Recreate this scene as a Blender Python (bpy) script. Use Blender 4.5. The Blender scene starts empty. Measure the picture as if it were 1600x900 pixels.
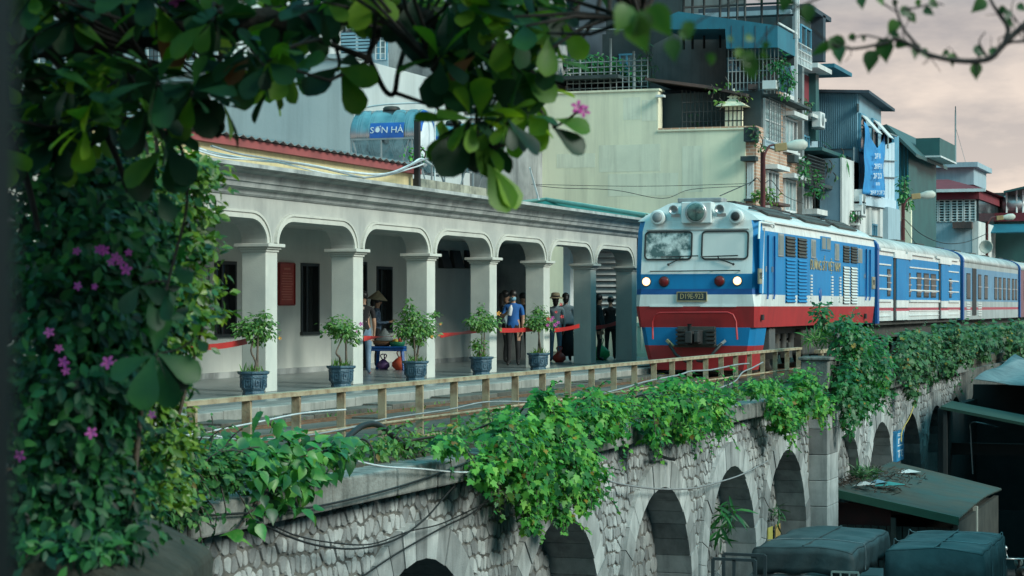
import bpy, bmesh, math, random
import numpy as np
from mathutils import Vector, Matrix, Euler

random.seed(7)
rng = np.random.default_rng(7)
scene = bpy.context.scene
col = scene.collection

# ---------------------------------------------------------------- camera
# world: +Y runs along the railway away from the viewer, +X is towards the street, z = 0 is the rail head
F, TH, HC, HZ = 3400.0, math.atan(1185 / 3400.0), 1.55, 478.0
SN, CS = math.sin(TH), math.cos(TH)
cam_d = bpy.data.cameras.new("camera")
cam = bpy.data.objects.new("camera", cam_d)
col.objects.link(cam)
cam.location = (0, 0, HC)
cam.rotation_euler = (math.pi / 2, 0, TH)
cam_d.sensor_width = 36.0
cam_d.lens = 36.0 * F / 1600.0
cam_d.shift_y = (HZ - 450.0) / 1600.0
cam_d.clip_start = 0.05
cam_d.clip_end = 5000
cam_d.dof.use_dof = True
cam_d.dof.focus_distance = 42.0
cam_d.dof.aperture_fstop = 5.6
scene.camera = cam

# ---------------------------------------------------------------- world + sun
SUN_EL, SUN_AZ = math.radians(31), math.radians(-15)      # azimuth from +X, towards -Y
sd = Vector((math.cos(SUN_EL) * math.cos(SUN_AZ), math.cos(SUN_EL) * math.sin(SUN_AZ), math.sin(SUN_EL)))
sun_d = bpy.data.lights.new("sun", 'SUN')
sun = bpy.data.objects.new("sun", sun_d)
col.objects.link(sun)
sun.rotation_euler = sd.to_track_quat('Z', 'Y').to_euler()
sun_d.energy = 2.0
sun_d.angle = math.radians(20)
sun_d.color = (0.98, 1.0, 0.88)

world = bpy.data.worlds.new("World")
scene.world = world
world.use_nodes = True
wn, wl = world.node_tree.nodes, world.node_tree.links
wn.clear()
w_out = wn.new('ShaderNodeOutputWorld')
w_mix = wn.new('ShaderNodeMixShader')
w_mix.inputs[0].default_value = 0.85
w_sky = wn.new('ShaderNodeTexSky')
w_sky.sky_type = 'NISHITA'
w_sky.sun_disc = False
w_sky.sun_elevation = SUN_EL
w_sky.sun_rotation = math.atan2(sd.x, sd.y)
w_b1 = wn.new('ShaderNodeBackground')
w_b1.inputs[1].default_value = 0.07
wl.new(w_sky.outputs[0], w_b1.inputs[0])
w_b2 = wn.new('ShaderNodeBackground')
w_tc = wn.new('ShaderNodeTexCoord')
w_sep = wn.new('ShaderNodeSeparateXYZ')
wl.new(w_tc.outputs['Generated'], w_sep.inputs[0])
w_ramp = wn.new('ShaderNodeValToRGB')
wl.new(w_sep.outputs[2], w_ramp.inputs[0])
cr = w_ramp.color_ramp
cr.elements[0].position, cr.elements[0].color = 0.0, (0.62, 0.51, 0.44, 1)
cr.elements[1].position, cr.elements[1].color = 1.0, (0.14, 0.64, 0.76, 1)
for p, c4 in ((0.06, (0.51, 0.425, 0.375, 1)), (0.13, (0.31, 0.27, 0.255, 1)), (0.28, (0.15, 0.36, 0.41, 1)), (0.5, (0.13, 0.55, 0.66, 1))):
    e = cr.elements.new(p)
    e.color = c4
# cloud banks, flattened towards the horizon
w_map = wn.new('ShaderNodeMapping')
w_map.inputs['Scale'].default_value = (4.2, 4.2, 13)
wl.new(w_tc.outputs['Generated'], w_map.inputs[0])
w_noise = wn.new('ShaderNodeTexNoise')
w_noise.inputs['Scale'].default_value = 2.3
w_noise.inputs['Detail'].default_value = 7
w_noise.inputs['Roughness'].default_value = 0.55
wl.new(w_map.outputs[0], w_noise.inputs[0])
w_mr = wn.new('ShaderNodeMapRange')
w_mr.inputs[1].default_value, w_mr.inputs[2].default_value = 0.44, 0.62
w_mr.inputs[3].default_value, w_mr.inputs[4].default_value = 0.0, 1.0
wl.new(w_noise.outputs[0], w_mr.inputs[0])
w_cm = wn.new('ShaderNodeMix')
w_cm.data_type = 'RGBA'
w_cm.blend_type = 'MULTIPLY'
w_cm.inputs[0].default_value = 1.0
w_cr2 = wn.new('ShaderNodeValToRGB')
w_cr2.color_ramp.elements[0].color = (0.78, 0.79, 0.82, 1)
w_cr2.color_ramp.elements[1].color = (1.32, 1.28, 1.2, 1)
wl.new(w_mr.outputs[0], w_cr2.inputs[0])
wl.new(w_ramp.outputs[0], w_cm.inputs[6])
wl.new(w_cr2.outputs[0], w_cm.inputs[7])
wl.new(w_cm.outputs[2], w_b2.inputs[0])
w_b2.inputs[1].default_value = 1.0
wl.new(w_b1.outputs[0], w_mix.inputs[1])
wl.new(w_b2.outputs[0], w_mix.inputs[2])
wl.new(w_mix.outputs[0], w_out.inputs[0])

vs = scene.view_settings
vs.view_transform = 'Standard'
vs.look = 'None'
vs.exposure = 0.8
vs.gamma = 1.0
vs.use_curve_mapping = False
scene.cycles.use_denoising = True
scene.cycles.max_bounces = 6
scene.cycles.diffuse_bounces = 3
scene.cycles.glossy_bounces = 2
scene.cycles.transmission_bounces = 3
scene.cycles.transparent_max_bounces = 6

# ---------------------------------------------------------------- measuring: photo pixel (1600 x 900) <-> world
def zc(x, y):
    return -x * SN + y * CS
def at_x(px, X):                       # y where the sight line of column px meets the plane x = X
    t = (px - 800) / F
    Z = X / (t * CS - SN)
    return Z * (t * SN + CS)
def at_y(px, Y):
    t = (px - 800) / F
    Z = Y / (t * SN + CS)
    return Z * (t * CS - SN)
def zof(x, y, py):
    return HC - (py - HZ) / F * zc(x, y)
def at_depth(px, py, Z):
    t = (px - 800) / F
    return Vector((Z * (t * CS - SN), Z * (t * SN + CS), HC - (py - HZ) / F * Z))

# ---------------------------------------------------------------- materials
def lin(c):
    return tuple(((v / 255) / 12.92 if v / 255 <= 0.04045 else ((v / 255 + 0.055) / 1.055) ** 2.4) for v in c)

def material(name, base, base2=None, rough=0.7, scale=3.0, detail=5, bump=0.0, bscale=25.0, metal=0.0,
             streak=0.0, streak_col=(0.04, 0.045, 0.045), streak_scale=(5, 5, 0.35), rnd=0.0, trans=0.0, emit=None, spec=0.5, coat=0.0,
             low=0.35, high=0.65, alpha=None):
    m = bpy.data.materials.new(name)
    m.use_nodes = True
    n, l = m.node_tree.nodes, m.node_tree.links
    b = n['Principled BSDF']
    b.inputs['Roughness'].default_value = rough
    b.inputs['Metallic'].default_value = metal
    b.inputs['Specular IOR Level'].default_value = spec
    b.inputs['Coat Weight'].default_value = coat
    if emit:
        b.inputs['Base Color'].default_value = (*base, 1)
        b.inputs['Emission Color'].default_value = (*base, 1)
        b.inputs['Emission Strength'].default_value = emit
        return m
    if base2 is None:
        base2 = tuple(v * 0.78 for v in base)
    g = n.new('ShaderNodeNewGeometry')
    nz = n.new('ShaderNodeTexNoise')
    nz.inputs['Scale'].default_value = scale
    nz.inputs['Detail'].default_value = detail
    nz.inputs['Roughness'].default_value = 0.6
    l.new(g.outputs['Position'], nz.inputs['Vector'])
    mr = n.new('ShaderNodeMapRange')
    mr.inputs[1].default_value, mr.inputs[2].default_value = low, high
    l.new(nz.outputs[0], mr.inputs[0])
    mx = n.new('ShaderNodeMix')
    mx.data_type = 'RGBA'
    mx.inputs[6].default_value = (*base, 1)
    mx.inputs[7].default_value = (*base2, 1)
    l.new(mr.outputs[0], mx.inputs[0])
    out = mx.outputs[2]
    if rnd > 0:
        at = n.new('ShaderNodeAttribute')
        at.attribute_name = 'rnd'
        oi = n.new('ShaderNodeObjectInfo')
        ad = n.new('ShaderNodeMath'); ad.operation = 'ADD'
        l.new(at.outputs['Fac'], ad.inputs[0]); l.new(oi.outputs['Random'], ad.inputs[1])
        fr = n.new('ShaderNodeMath'); fr.operation = 'FRACT'
        l.new(ad.outputs[0], fr.inputs[0])
        sc = n.new('ShaderNodeMapRange')
        sc.inputs[3].default_value, sc.inputs[4].default_value = 1 - rnd, 1 + rnd
        l.new(fr.outputs[0], sc.inputs[0])
        hs = n.new('ShaderNodeHueSaturation')
        l.new(sc.outputs[0], hs.inputs['Value'])
        hu = n.new('ShaderNodeMapRange')
        hu.inputs[3].default_value, hu.inputs[4].default_value = 0.5 + 0.05 * rnd, 0.5 - 0.06 * rnd
        l.new(fr.outputs[0], hu.inputs[0])
        l.new(hu.outputs[0], hs.inputs['Hue'])
        l.new(out, hs.inputs['Color'])
        out = hs.outputs[0]
    if streak > 0:
        mp = n.new('ShaderNodeMapping')
        mp.inputs['Scale'].default_value = streak_scale
        l.new(g.outputs['Position'], mp.inputs[0])
        n2 = n.new('ShaderNodeTexNoise')
        n2.inputs['Scale'].default_value = 1.0
        n2.inputs['Detail'].default_value = 6
        n2.inputs['Roughness'].default_value = 0.65
        l.new(mp.outputs[0], n2.inputs['Vector'])
        m2 = n.new('ShaderNodeMapRange')
        m2.inputs[1].default_value, m2.inputs[2].default_value = 0.47, 0.75
        m2.inputs[4].default_value = streak
        l.new(n2.outputs[0], m2.inputs[0])
        x2 = n.new('ShaderNodeMix'); x2.data_type = 'RGBA'
        l.new(m2.outputs[0], x2.inputs[0]); l.new(out, x2.inputs[6])
        x2.inputs[7].default_value = (*streak_col, 1)
        out = x2.outputs[2]
    l.new(out, b.inputs['Base Color'])
    if bump > 0:
        n3 = n.new('ShaderNodeTexNoise')
        n3.inputs['Scale'].default_value = bscale
        n3.inputs['Detail'].default_value = 4
        l.new(g.outputs['Position'], n3.inputs['Vector'])
        bp = n.new('ShaderNodeBump')
        bp.inputs['Strength'].default_value = bump
        bp.inputs['Distance'].default_value = 0.03
        l.new(n3.outputs[0], bp.inputs['Height'])
        l.new(bp.outputs[0], b.inputs['Normal'])
    if alpha is not None:
        b.inputs['Alpha'].default_value = alpha
    if trans > 0:
        tr = n.new('ShaderNodeBsdfTranslucent')
        hs2 = n.new('ShaderNodeHueSaturation')
        hs2.inputs['Hue'].default_value = 0.47
        hs2.inputs['Saturation'].default_value = 1.1
        hs2.inputs['Value'].default_value = 1.8
        l.new(out, hs2.inputs['Color'])
        l.new(hs2.outputs[0], tr.inputs[0])
        ms = n.new('ShaderNodeMixShader')
        ms.inputs[0].default_value = trans
        l.new(b.outputs[0], ms.inputs[1]); l.new(tr.outputs[0], ms.inputs[2])
        l.new(ms.outputs[0], n['Material Output'].inputs[0])
    return m

MT = {}
def mat(key, *a, **k):
    if key not in MT:
        MT[key] = material(key, *a, **k)
    return MT[key]

# ---------------------------------------------------------------- mesh building
def rot_to(d):
    return Vector(d).normalized().to_track_quat('Z', 'Y').to_matrix().to_4x4()

class MB:
    def __init__(self):
        self.v, self.f, self.m, self.s = [], [], [], []
    def add(self, vs_, fs_, mi=0, smooth=False, M=None):
        o = len(self.v)
        if M is not None:
            vs_ = [M @ Vector(p) for p in vs_]
        self.v.extend([tuple(p) for p in vs_])
        for f in fs_:
            self.f.append([i + o for i in f]); self.m.append(mi); self.s.append(smooth)
        return self
    def box(self, x0, x1, y0, y1, z0, z1, mi=0, M=None):
        v = [(x0, y0, z0), (x1, y0, z0), (x1, y1, z0), (x0, y1, z0), (x0, y0, z1), (x1, y0, z1), (x1, y1, z1), (x0, y1, z1)]
        return self.add(v, [(0, 3, 2, 1), (4, 5, 6, 7), (0, 1, 5, 4), (1, 2, 6, 5), (2, 3, 7, 6), (3, 0, 4, 7)], mi, False, M)
    def bar(self, a, b, w, h=None, mi=0):
        a, b = Vector(a), Vector(b)
        L = (b - a).length
        h = h or w
        return self.box(-w / 2, w / 2, -h / 2, h / 2, 0, L, mi, Matrix.Translation(a) @ rot_to(b - a))
    def prism(self, pts, axis, a, b, mi=0, smooth=False):
        n = len(pts)
        def P(p, t):
            return {'x': (t, p[0], p[1]), 'y': (p[0], t, p[1]), 'z': (p[0], p[1], t)}[axis]
        v = [P(p, a) for p in pts] + [P(p, b) for p in pts]
        ar = sum(pts[i][0] * pts[(i + 1) % n][1] - pts[(i + 1) % n][0] * pts[i][1] for i in range(n))
        if axis == 'y':
            ar = -ar
        fl = [tuple(range(n))[::-1], tuple(range(n, 2 * n))] + [(i, (i + 1) % n, n + (i + 1) % n, n + i) for i in range(n)]
        if (ar < 0) != (b < a):
            fl = [f[::-1] for f in fl]
        return self.add(v, fl, mi, smooth)
    def tube(self, path, r, n=6, mi=0, smooth=True, cap=True):
        path = [Vector(p) for p in path]
        rs = r if isinstance(r, (list, tuple)) else [r] * len(path)
        v, up = [], Vector((0.12, 0.2, 1)).normalized()
        for i, p in enumerate(path):
            d = (path[min(i + 1, len(path) - 1)] - path[max(i - 1, 0)])
            d = d.normalized() if d.length > 1e-9 else Vector((0, 0, 1))
            u = d.cross(up)
            if u.length < 1e-3:
                u = d.cross(Vector((1, 0, 0)))
            u.normalize()
            w = u.cross(d)
            up = w
            for k in range(n):
                a = 2 * math.pi * k / n
                v.append(p + (u * math.cos(a) + w * math.sin(a)) * rs[i])
        f = []
        for i in range(len(path) - 1):
            for k in range(n):
                f.append((i * n + k, (i + 1) * n + k, (i + 1) * n + (k + 1) % n, i * n + (k + 1) % n))
        f = [q[::-1] for q in f]
        if cap:
            f.append(tuple(range(n))); f.append(tuple(range((len(path) - 1) * n, len(path) * n))[::-1])
        return self.add(v, f, mi, smooth)
    def lathe(self, prof, n=16, mi=0, smooth=True, M=None, a0=0.0):
        v, f = [], []
        for (r, z) in prof:
            for k in range(n):
                a = a0 + 2 * math.pi * k / n
                v.append((r * math.cos(a), r * math.sin(a), z))
        for i in range(len(prof) - 1):
            for k in range(n):
                f.append((i * n + k, i * n + (k + 1) % n, (i + 1) * n + (k + 1) % n, (i + 1) * n + k))
        f.append(tuple(range(n))[::-1]); f.append(tuple(range((len(prof) - 1) * n, len(prof) * n)))
        return self.add(v, f, mi, smooth, M)
    def ball(self, c, r, n=10, mi=0, sz=1.0):
        prof = [(max(1e-4, r * math.sin(math.pi * i / (n // 2 + 2))), -r * sz * math.cos(math.pi * i / (n // 2 + 2))) for i in range(n // 2 + 3)]
        return self.lathe(prof, n, mi, True, Matrix.Translation(c))
    def quad(self, a, b, c, d, mi=0):
        return self.add([a, b, c, d], [(0, 1, 2, 3)], mi)
    def mesh(self, name, mats):
        me = bpy.data.meshes.new(name)
        me.from_pydata(self.v, [], self.f)
        for m_ in (mats if isinstance(mats, (list, tuple)) else [mats]):
            me.materials.append(m_)
        me.polygons.foreach_set('material_index', self.m)
        me.polygons.foreach_set('use_smooth', self.s)
        return me
    def build(self, name, mats, parent=None, bevel=0.0, local=False, segs=2):
        o = link(name, self.mesh(name, mats), parent, local)
        if bevel:
            add_bevel(o, bevel, segs)
        return o

def add_bevel(o, w, segs=2):
    b = o.modifiers.new('bevel', 'BEVEL')
    b.width, b.segments, b.limit_method, b.angle_limit = w, segs, 'ANGLE', math.radians(40)
    b.harden_normals = False

def link(name, data, parent=None, local=False):
    o = bpy.data.objects.new(name, data)
    col.objects.link(o)
    if parent is not None:
        o.parent = parent
        if not local and parent.parent is None:
            o.matrix_parent_inverse = Matrix.Translation(-Vector(parent.location))
    return o

def tag(o, label=None, cat=None, group=None, kind=None):
    if label: o['label'] = label
    if cat: o['category'] = cat
    if group: o['group'] = group
    if kind: o['kind'] = kind
    return o

def thing(name, label, cat, loc=(0, 0, 0), rz=0.0, group=None, kind=None):
    o = bpy.data.objects.new(name, None)
    o.empty_display_size = 0.2
    col.objects.link(o)
    o.location = loc
    o.rotation_euler = (0, 0, rz)
    return tag(o, label, cat, group, kind)

def struct(name, mb, mats, bevel=0.0):
    o = mb.build(name, mats, None, bevel)
    o['kind'] = 'structure'
    return o

def dup(root, loc, rz=0.0, label=None):
    def cp(o, parent):
        c = o.copy()
        col.objects.link(c)
        if parent is not None:
            c.parent = parent
        for ch in kids.get(o.name, ()):
            cp(ch, c)
        return c
    kids = {}
    for o in root.children_recursive:
        kids.setdefault(o.parent.name, []).append(o)
    r = cp(root, None)
    r.location = loc
    r.rotation_euler = (0, 0, rz)
    if label: r['label'] = label
    return r

def np_mesh(name, V, Fc, mats, rnd=None, smooth=False):
    """V (n,3) float, Fc (m,k) int; rnd one value per face"""
    me = bpy.data.meshes.new(name)
    n, (m_, k) = len(V), Fc.shape
    me.vertices.add(n); me.vertices.foreach_set('co', V.astype(np.float32).ravel())
    me.loops.add(m_ * k); me.loops.foreach_set('vertex_index', Fc.astype(np.int32).ravel())
    me.polygons.add(m_)
    me.polygons.foreach_set('loop_start', np.arange(0, m_ * k, k, dtype=np.int32))
    if smooth:
        me.polygons.foreach_set('use_smooth', np.ones(m_, dtype=bool))
    me.update(calc_edges=True)
    if rnd is not None:
        at = me.attributes.new('rnd', 'FLOAT', 'FACE')
        at.data.foreach_set('value', rnd.astype(np.float32))
    me.materials.append(mats)
    return me

# ---------------------------------------------------------------- leaves
# each leaf: x = across, y = along the blade from stalk (0) to tip (1), z = up; quads only
def leaf_shape(rows, fold=0.25, droop=0.15, curl=0.0):
    V, Fq = [], []
    for (y, w) in rows:
        z = -droop * y * y
        V += [(-w, y, z + fold * w - curl * w * w), (0, y, z), (w, y, z + fold * w - curl * w * w)]
    for i in range(len(rows) - 1):
        a = 3 * i
        Fq += [(a, a + 1, a + 4, a + 3), (a + 1, a + 2, a + 5, a + 4)]
    return np.array(V, float), np.array(Fq, int)

LEAF_OBOVATE = leaf_shape([(0, .02), (.12, .05), (.35, .16), (.6, .27), (.8, .29), (.93, .19), (1.0, .03)], .22, .18)
LEAF_SMALL = leaf_shape([(0, .03), (.4, .27), (.75, .2), (1.0, .02)], .3, .12)
LEAF_HEART = leaf_shape([(-.04, .18), (.12, .36), (.38, .38), (.68, .2), (.88, .06), (1.0, .01)], .25, .22)
LEAF_LONG = leaf_shape([(0, .02), (.25, .07), (.6, .07), (1.0, .008)], .3, .35)
def lobed():
    V = [(0, 0, 0)]
    out = [(-.16, -.1), (-.42, .05), (-.3, .22), (-.5, .48), (-.22, .5), (-.16, .72), (0, 1.0), (.16, .72), (.22, .5), (.5, .48), (.3, .22), (.42, .05), (.16, -.1)]
    for (x, y) in out:
        V.append((x, y, -.25 * (x * x + .5 * y * y) + (.05 if abs(x) > .25 else 0)))
    V = [(x, y, z) for (x, y, z) in V]
    Fq = []
    for i in range(1, len(out) - 1, 2):
        Fq.append((0, i, i + 1, i + 2))
    return np.array(V, float), np.array([f[::-1] for f in Fq], int)
LEAF_LOBED = lobed()

def unit(a):
    return a / np.maximum(np.linalg.norm(a, axis=1, keepdims=True), 1e-9)

def leaf_frames(P, Nn, D):
    Nn = unit(Nn)
    D = D - Nn * (D * Nn).sum(1, keepdims=True)
    D = unit(D)
    X = np.cross(D, Nn)
    return X, D, Nn

_leaf_mesh = {}
def foliage(parent, shape, m, P, Nn, D, S, n_obj=0, name='leaf', mass='leaf_mass', bias=None, sname=None):
    """leaves at P with normals Nn, blade directions D and lengths S: the n_obj that show largest are parts, the rest one joined part"""
    P, Nn, D, S = (np.asarray(a, float) for a in (P, Nn, D, S))
    X, D, Nn = leaf_frames(P, Nn, D)
    V0, F0 = shape
    depth = -P[:, 0] * SN + P[:, 1] * CS
    Xc = P[:, 0] * CS + P[:, 1] * SN
    u = 800 + F * Xc / depth
    v = HZ - F * (P[:, 2] - HC) / depth
    inside = (u > -10) & (u < 1610) & (v > -10) & (v < 910)
    score = S / np.maximum(depth, .1) * (1 + .0 * depth) - 1e-3 * (depth - depth.min()) / max(1e-6, np.ptp(depth)) * S.mean()
    score = np.where(inside, score, -1)
    if bias is not None:
        score = score + bias
    order = np.argsort(-score)
    pick = order[:n_obj]
    pick = pick[score[pick] > 0] if bias is None else pick
    key = (sname or name, id(V0), m.name)
    if len(pick) and key not in _leaf_mesh:
        me = np_mesh(name, V0, F0, m, None, True)
        _leaf_mesh[key] = me
    for i in pick:
        M = Matrix(((X[i, 0] * S[i], D[i, 0] * S[i], Nn[i, 0] * S[i], P[i, 0]),
                    (X[i, 1] * S[i], D[i, 1] * S[i], Nn[i, 1] * S[i], P[i, 1]),
                    (X[i, 2] * S[i], D[i, 2] * S[i], Nn[i, 2] * S[i], P[i, 2]), (0, 0, 0, 1)))
        o = link(name, _leaf_mesh[key], parent)
        o.matrix_basis = M
    rest = np.setdiff1d(np.arange(len(P)), pick)
    if len(rest):
        A = P[rest][:, None, :] + S[rest][:, None, None] * (V0[None, :, 0:1] * X[rest][:, None, :] + V0[None, :, 1:2] * D[rest][:, None, :] + V0[None, :, 2:3] * Nn[rest][:, None, :])
        nv = len(V0)
        Fa = (F0[None] + (np.arange(len(rest)) * nv)[:, None, None]).reshape(-1, 4)
        me = np_mesh(mass, A.reshape(-1, 3), Fa, m, np.repeat(rng.random(len(rest)), len(F0)), True)
        o = link(mass, me, parent)
        o['kind'] = 'stuff'
    return pick

def blobs(ells, dens, shell=0.35, clump=0.0):
    """random points in ellipsoids [(c, (rx,ry,rz))], denser towards the surface; returns points and outward directions"""
    Ps, Ds = [], []
    for (c, r) in ells:
        n = max(1, int(dens * (r[0] * r[1] * r[2]) ** (2 / 3.)))
        d = unit(rng.normal(size=(n, 3)))
        rad = rng.random((n, 1)) ** shell
        lump = 1 + clump * np.sin(d[:, 0:1] * 5.1 + c[0] * 3) * np.sin(d[:, 1:2] * 4.3 + c[1] * 2) + clump * .6 * np.sin(d[:, 2:3] * 9 + c[2] * 5)
        Ps.append(np.array(c)[None] + d * rad * lump * np.array(r)[None])
        Ds.append(d)
    return np.concatenate(Ps), np.concatenate(Ds)

def leafy(parent, ells, shape, m, size, dens, n_obj=0, shell=0.3, clump=.2, droop=.6, up=.7, name='leaf', mass='leaf_mass', svar=.3):
    P, Dn = blobs(ells, dens, shell, clump)
    n = len(P)
    Nn = Dn * .6 + np.array([0.25, -.25, up]) + rng.normal(size=(n, 3)) * .45
    D = Dn + np.array([0, 0, -droop]) + rng.normal(size=(n, 3)) * .6
    S = size * (1 - svar + 2 * svar * rng.random(n))
    return foliage(parent, shape, m, P, Nn, D, S, n_obj, name, mass)

# ---------------------------------------------------------------- flat lettering as meshes
def text_mesh(body, size, extrude=0.004, name='lettering'):
    cu = bpy.data.curves.new(name, 'FONT')
    cu.body, cu.size, cu.extrude = body, size, extrude
    cu.align_x, cu.align_y = 'CENTER', 'CENTER'
    cu.resolution_u = 3
    o = bpy.data.objects.new(name, cu)
    col.objects.link(o)
    bpy.context.view_layer.update()
    me = bpy.data.meshes.new_from_object(o.evaluated_get(bpy.context.evaluated_depsgraph_get()))
    bpy.data.objects.remove(o)
    bpy.data.curves.remove(cu)
    return me

TX = {k: text_mesh(*v) for k, v in {
    'tank': ('SƠN HÀ', 0.2), 'tank_end': ('SƠN', 0.26), 'plate': ('D19E-923', 0.2), 'side': ('ĐƯỜNG SẮT VIỆT NAM', 0.46),
    'side_plate': ('923', 0.2), 'sign': ('T E', 0.5)}.items()}

def letters(key, m, parent, M, name='lettering'):
    me = TX[key].copy()
    me.materials.clear()
    me.materials.append(m)
    me.name = name
    me.transform(M)
    return link(name, me, parent)

M_FRONT = Matrix(((1, 0, 0, 0), (0, 0, -1, 0), (0, 1, 0, 0), (0, 0, 0, 1)))          # text facing -Y
M_SIDE = Matrix(((0, 0, 1, 0), (1, 0, 0, 0), (0, 1, 0, 0), (0, 0, 0, 1)))           # text facing +X, reading along +Y
# ================================================================ SETTING: ground, railway, platform
asphalt = mat('asphalt', (.05, .052, .055), (.03, .032, .034), .85, 1.2, bump=.25, bscale=60)
soil = mat('soil', (.085, .075, .055), (.045, .045, .03), .95, 2.5, bump=.6, bscale=18)
conc = mat('concrete', (.36, .35, .32), (.22, .22, .2), .88, 1.6, bump=.25, bscale=30, streak=.35)
ballast = mat('track_paving', (.105, .09, .07), (.05, .047, .04), .9, 3.0, bump=.5, bscale=22)
tile = mat('platform_tile', (.19, .22, .22), (.14, .17, .17), .28, .8, detail=3)
rail_rust = mat('rail_rust', (.24, .125, .07), (.13, .075, .045), .55, 6.0, metal=.3)

mb = MB(); mb.box(-400, 800, -300, 1500, -5.6, -5.0); struct('street', mb, asphalt)
mb = MB(); mb.box(-400, -11.3, 2, 900, -4.99, -.12); struct('ground', mb, soil)
mb = MB(); mb.box(-13.36, -8.96, 2, 150, -.92, -.09); bed = struct('track_bed', mb, ballast)
mb = MB(); mb.box(-46, -13.37, 4, 55.5, -.1, .2); platform = struct('platform', mb, tile)
# kerb stones of the platform edge
kerb_me = None
for i in range(34):
    y = 16 + i * 1.1
    mb = MB(); mb.box(-13.36, -13.06, y + .008, y + 1.092, -.05, .17 + random.uniform(-.01, .01))
    mb.build('kerb_stone', conc, platform, .015)
# concrete slabs between the rails and along the platform
for i in range(36):
    for (xa, xb) in ((-13.04, -12.52), (-12.27, -11.53)):
        y = 15 + i * .95 + (.3 if xa < -12.5 else 0)
        dz = random.uniform(-.015, .02)
        mb = MB(); mb.box(xa, xb - .02, y + .012, y + .938, -.1, (.045 if xa < -12.5 else -.03) + dz)
        o = mb.build('paving_slab', mat('paving_concrete', (.135, .125, .105), (.065, .06, .05), .9, 2.5, bump=.5, bscale=25, rnd=.25) if random.random() < .8 else ballast, bed, .01)
        o.rotation_euler = (0, 0, 0)
# railway track
track = thing('railway_track', 'rusty railway track with two rails running past the platform', 'railway track', kind='structure')
for xr in (-12.4, -11.4):
    mb = MB()
    pr = [(-.06, -.115), (.06, -.115), (.06, -.1), (.012, -.085), (.012, -.03), (.034, -.022), (.034, 0), (-.034, 0), (-.034, -.022), (-.012, -.03), (-.012, -.085), (-.06, -.1)]
    mb.prism([(xr + a, b) for a, b in pr], 'y', 5, 150)
    mb.build('rail', rail_rust, track)
guard = MB()
for xr in (-12.29, -11.51):
    guard.box(xr - .02, xr + .02, 8, 70, -.1, -.012)
guard.build('guard_rail', rail_rust, track)

# strip of soil and weeds between fence and parapet
mb = MB()
nn = 120
for i in range(nn):
    pass
mb.box(-9.9, -8.93, 8, 95, -.3, -.1)
struct('soil_strip', mb, soil)

# ================================================================ VIADUCT
mortar = mat('mortar', (.17, .165, .15), (.08, .08, .075), .95, 3.0, bump=.5, bscale=30, streak=.5)
stone_m = mat('rubble_stone', (.41, .43, .43), (.24, .26, .265), .85, 2.2, bump=.4, bscale=45, streak=.4, streak_scale=(2.0, 2.0, .45), rnd=.4)
dressed = mat('dressed_stone', (.40, .42, .42), (.27, .29, .29), .8, 2.5, bump=.25, bscale=50, streak=.55, streak_scale=(4, 4, .6), rnd=.34)
coping_m = mat('coping_concrete', (.25, .255, .24), (.12, .125, .115), .9, 2.0, bump=.5, bscale=25, streak=.85, streak_scale=(5, 5, .9), streak_col=(.03, .034, .03), rnd=.12)
viaduct = thing('viaduct', 'long railway viaduct of pale rubble stone with blind round arches under the tracks', 'viaduct', (-8.8, 40, -5))
XW = -8.80
ARCH = [(17.0, 1.82, 1.5), (22.0, 1.82, 1.9), (27.0, 1.82, .6), (31.95, 1.82, .5), (36.55, 1.82, .5), (41.0, 1.82, .5),
        (47.3, 1.7, .16), (51.7, 1.7, .5), (56.2, 1.7, .5), (60.7, 1.7, .5), (65.2, 1.7, .5), (69.7, 1.7, .5), (74.2, 1.7, .5)]
ZA, ZB, ZT = -1.2, -5.05, -.42
core = MB()
yprev = 3.0
for (yc, R, dp) in ARCH:
    Rc = R + .06
    zs = ZA - R
    core.box(-11.2, XW, yprev, yc - Rc, ZB, ZT)
    N = 14
    for k in range(N):
        a0, a1 = math.pi * (1 - k / N), math.pi * (1 - (k + 1) / N)
        y0, z0, y1, z1 = yc + Rc * math.cos(a0), zs + Rc * math.sin(a0), yc + Rc * math.cos(a1), zs + Rc * math.sin(a1)
        core.prism([(y0, z0), (y1, z1), (y1, ZT), (y0, ZT)], 'x', -11.2, XW)
    core.box(-11.2, XW - dp, yc - Rc, yc + Rc, ZB, ZA + .1)
    yprev = yc + Rc
core.box(-11.2, XW, yprev, 150, ZB, ZT)
core.box(-11.2, -8.98, 3, 150, ZT, -.13)
core.build('wall_core', mortar, viaduct)

vou = {}
for (yc, R, dp) in ARCH[1:10]:
    zs = ZA - R
    n = 19
    dd = min(dp, 1.0)
    for k in range(n):
        a0, a1 = math.pi * k / n, math.pi * (k + 1) / n
        g = .006 / (R + .2)
        pts = []
        for (r, a) in ((R, a0 + g), (R + .42, a0 + g * .8), (R + .42, a1 - g * .8), (R, a1 - g)):
            pts.append((yc + r * math.cos(a), zs + r * math.sin(a)))
        mb = MB(); mb.prism(pts, 'x', XW - dd - .02, XW + .08 + random.uniform(-.012, .014))
        mb.build('voussoir', dressed, viaduct)
    # carved keystone tablet
    mb = MB(); mb.box(XW + .05, XW + .085, yc - .1, yc + .1, ZA + .06, ZA + .34)
    mb.build('keystone_tablet', stone_m, viaduct, .01)
    if yc > 25:
        for s in (-1, 1):
            for j in range(4):
                z1 = zs - j * .46 - .001
                ya, yb = (yc + s * R, yc + s * (R + .4 + .08 * (j % 2)))
                mb = MB(); mb.box(XW - dd, XW + .07 + random.uniform(-.003, .003), min(ya, yb), max(ya, yb), z1 - .458, z1)
                mb.build('jamb_stone', dressed, viaduct)

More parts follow.
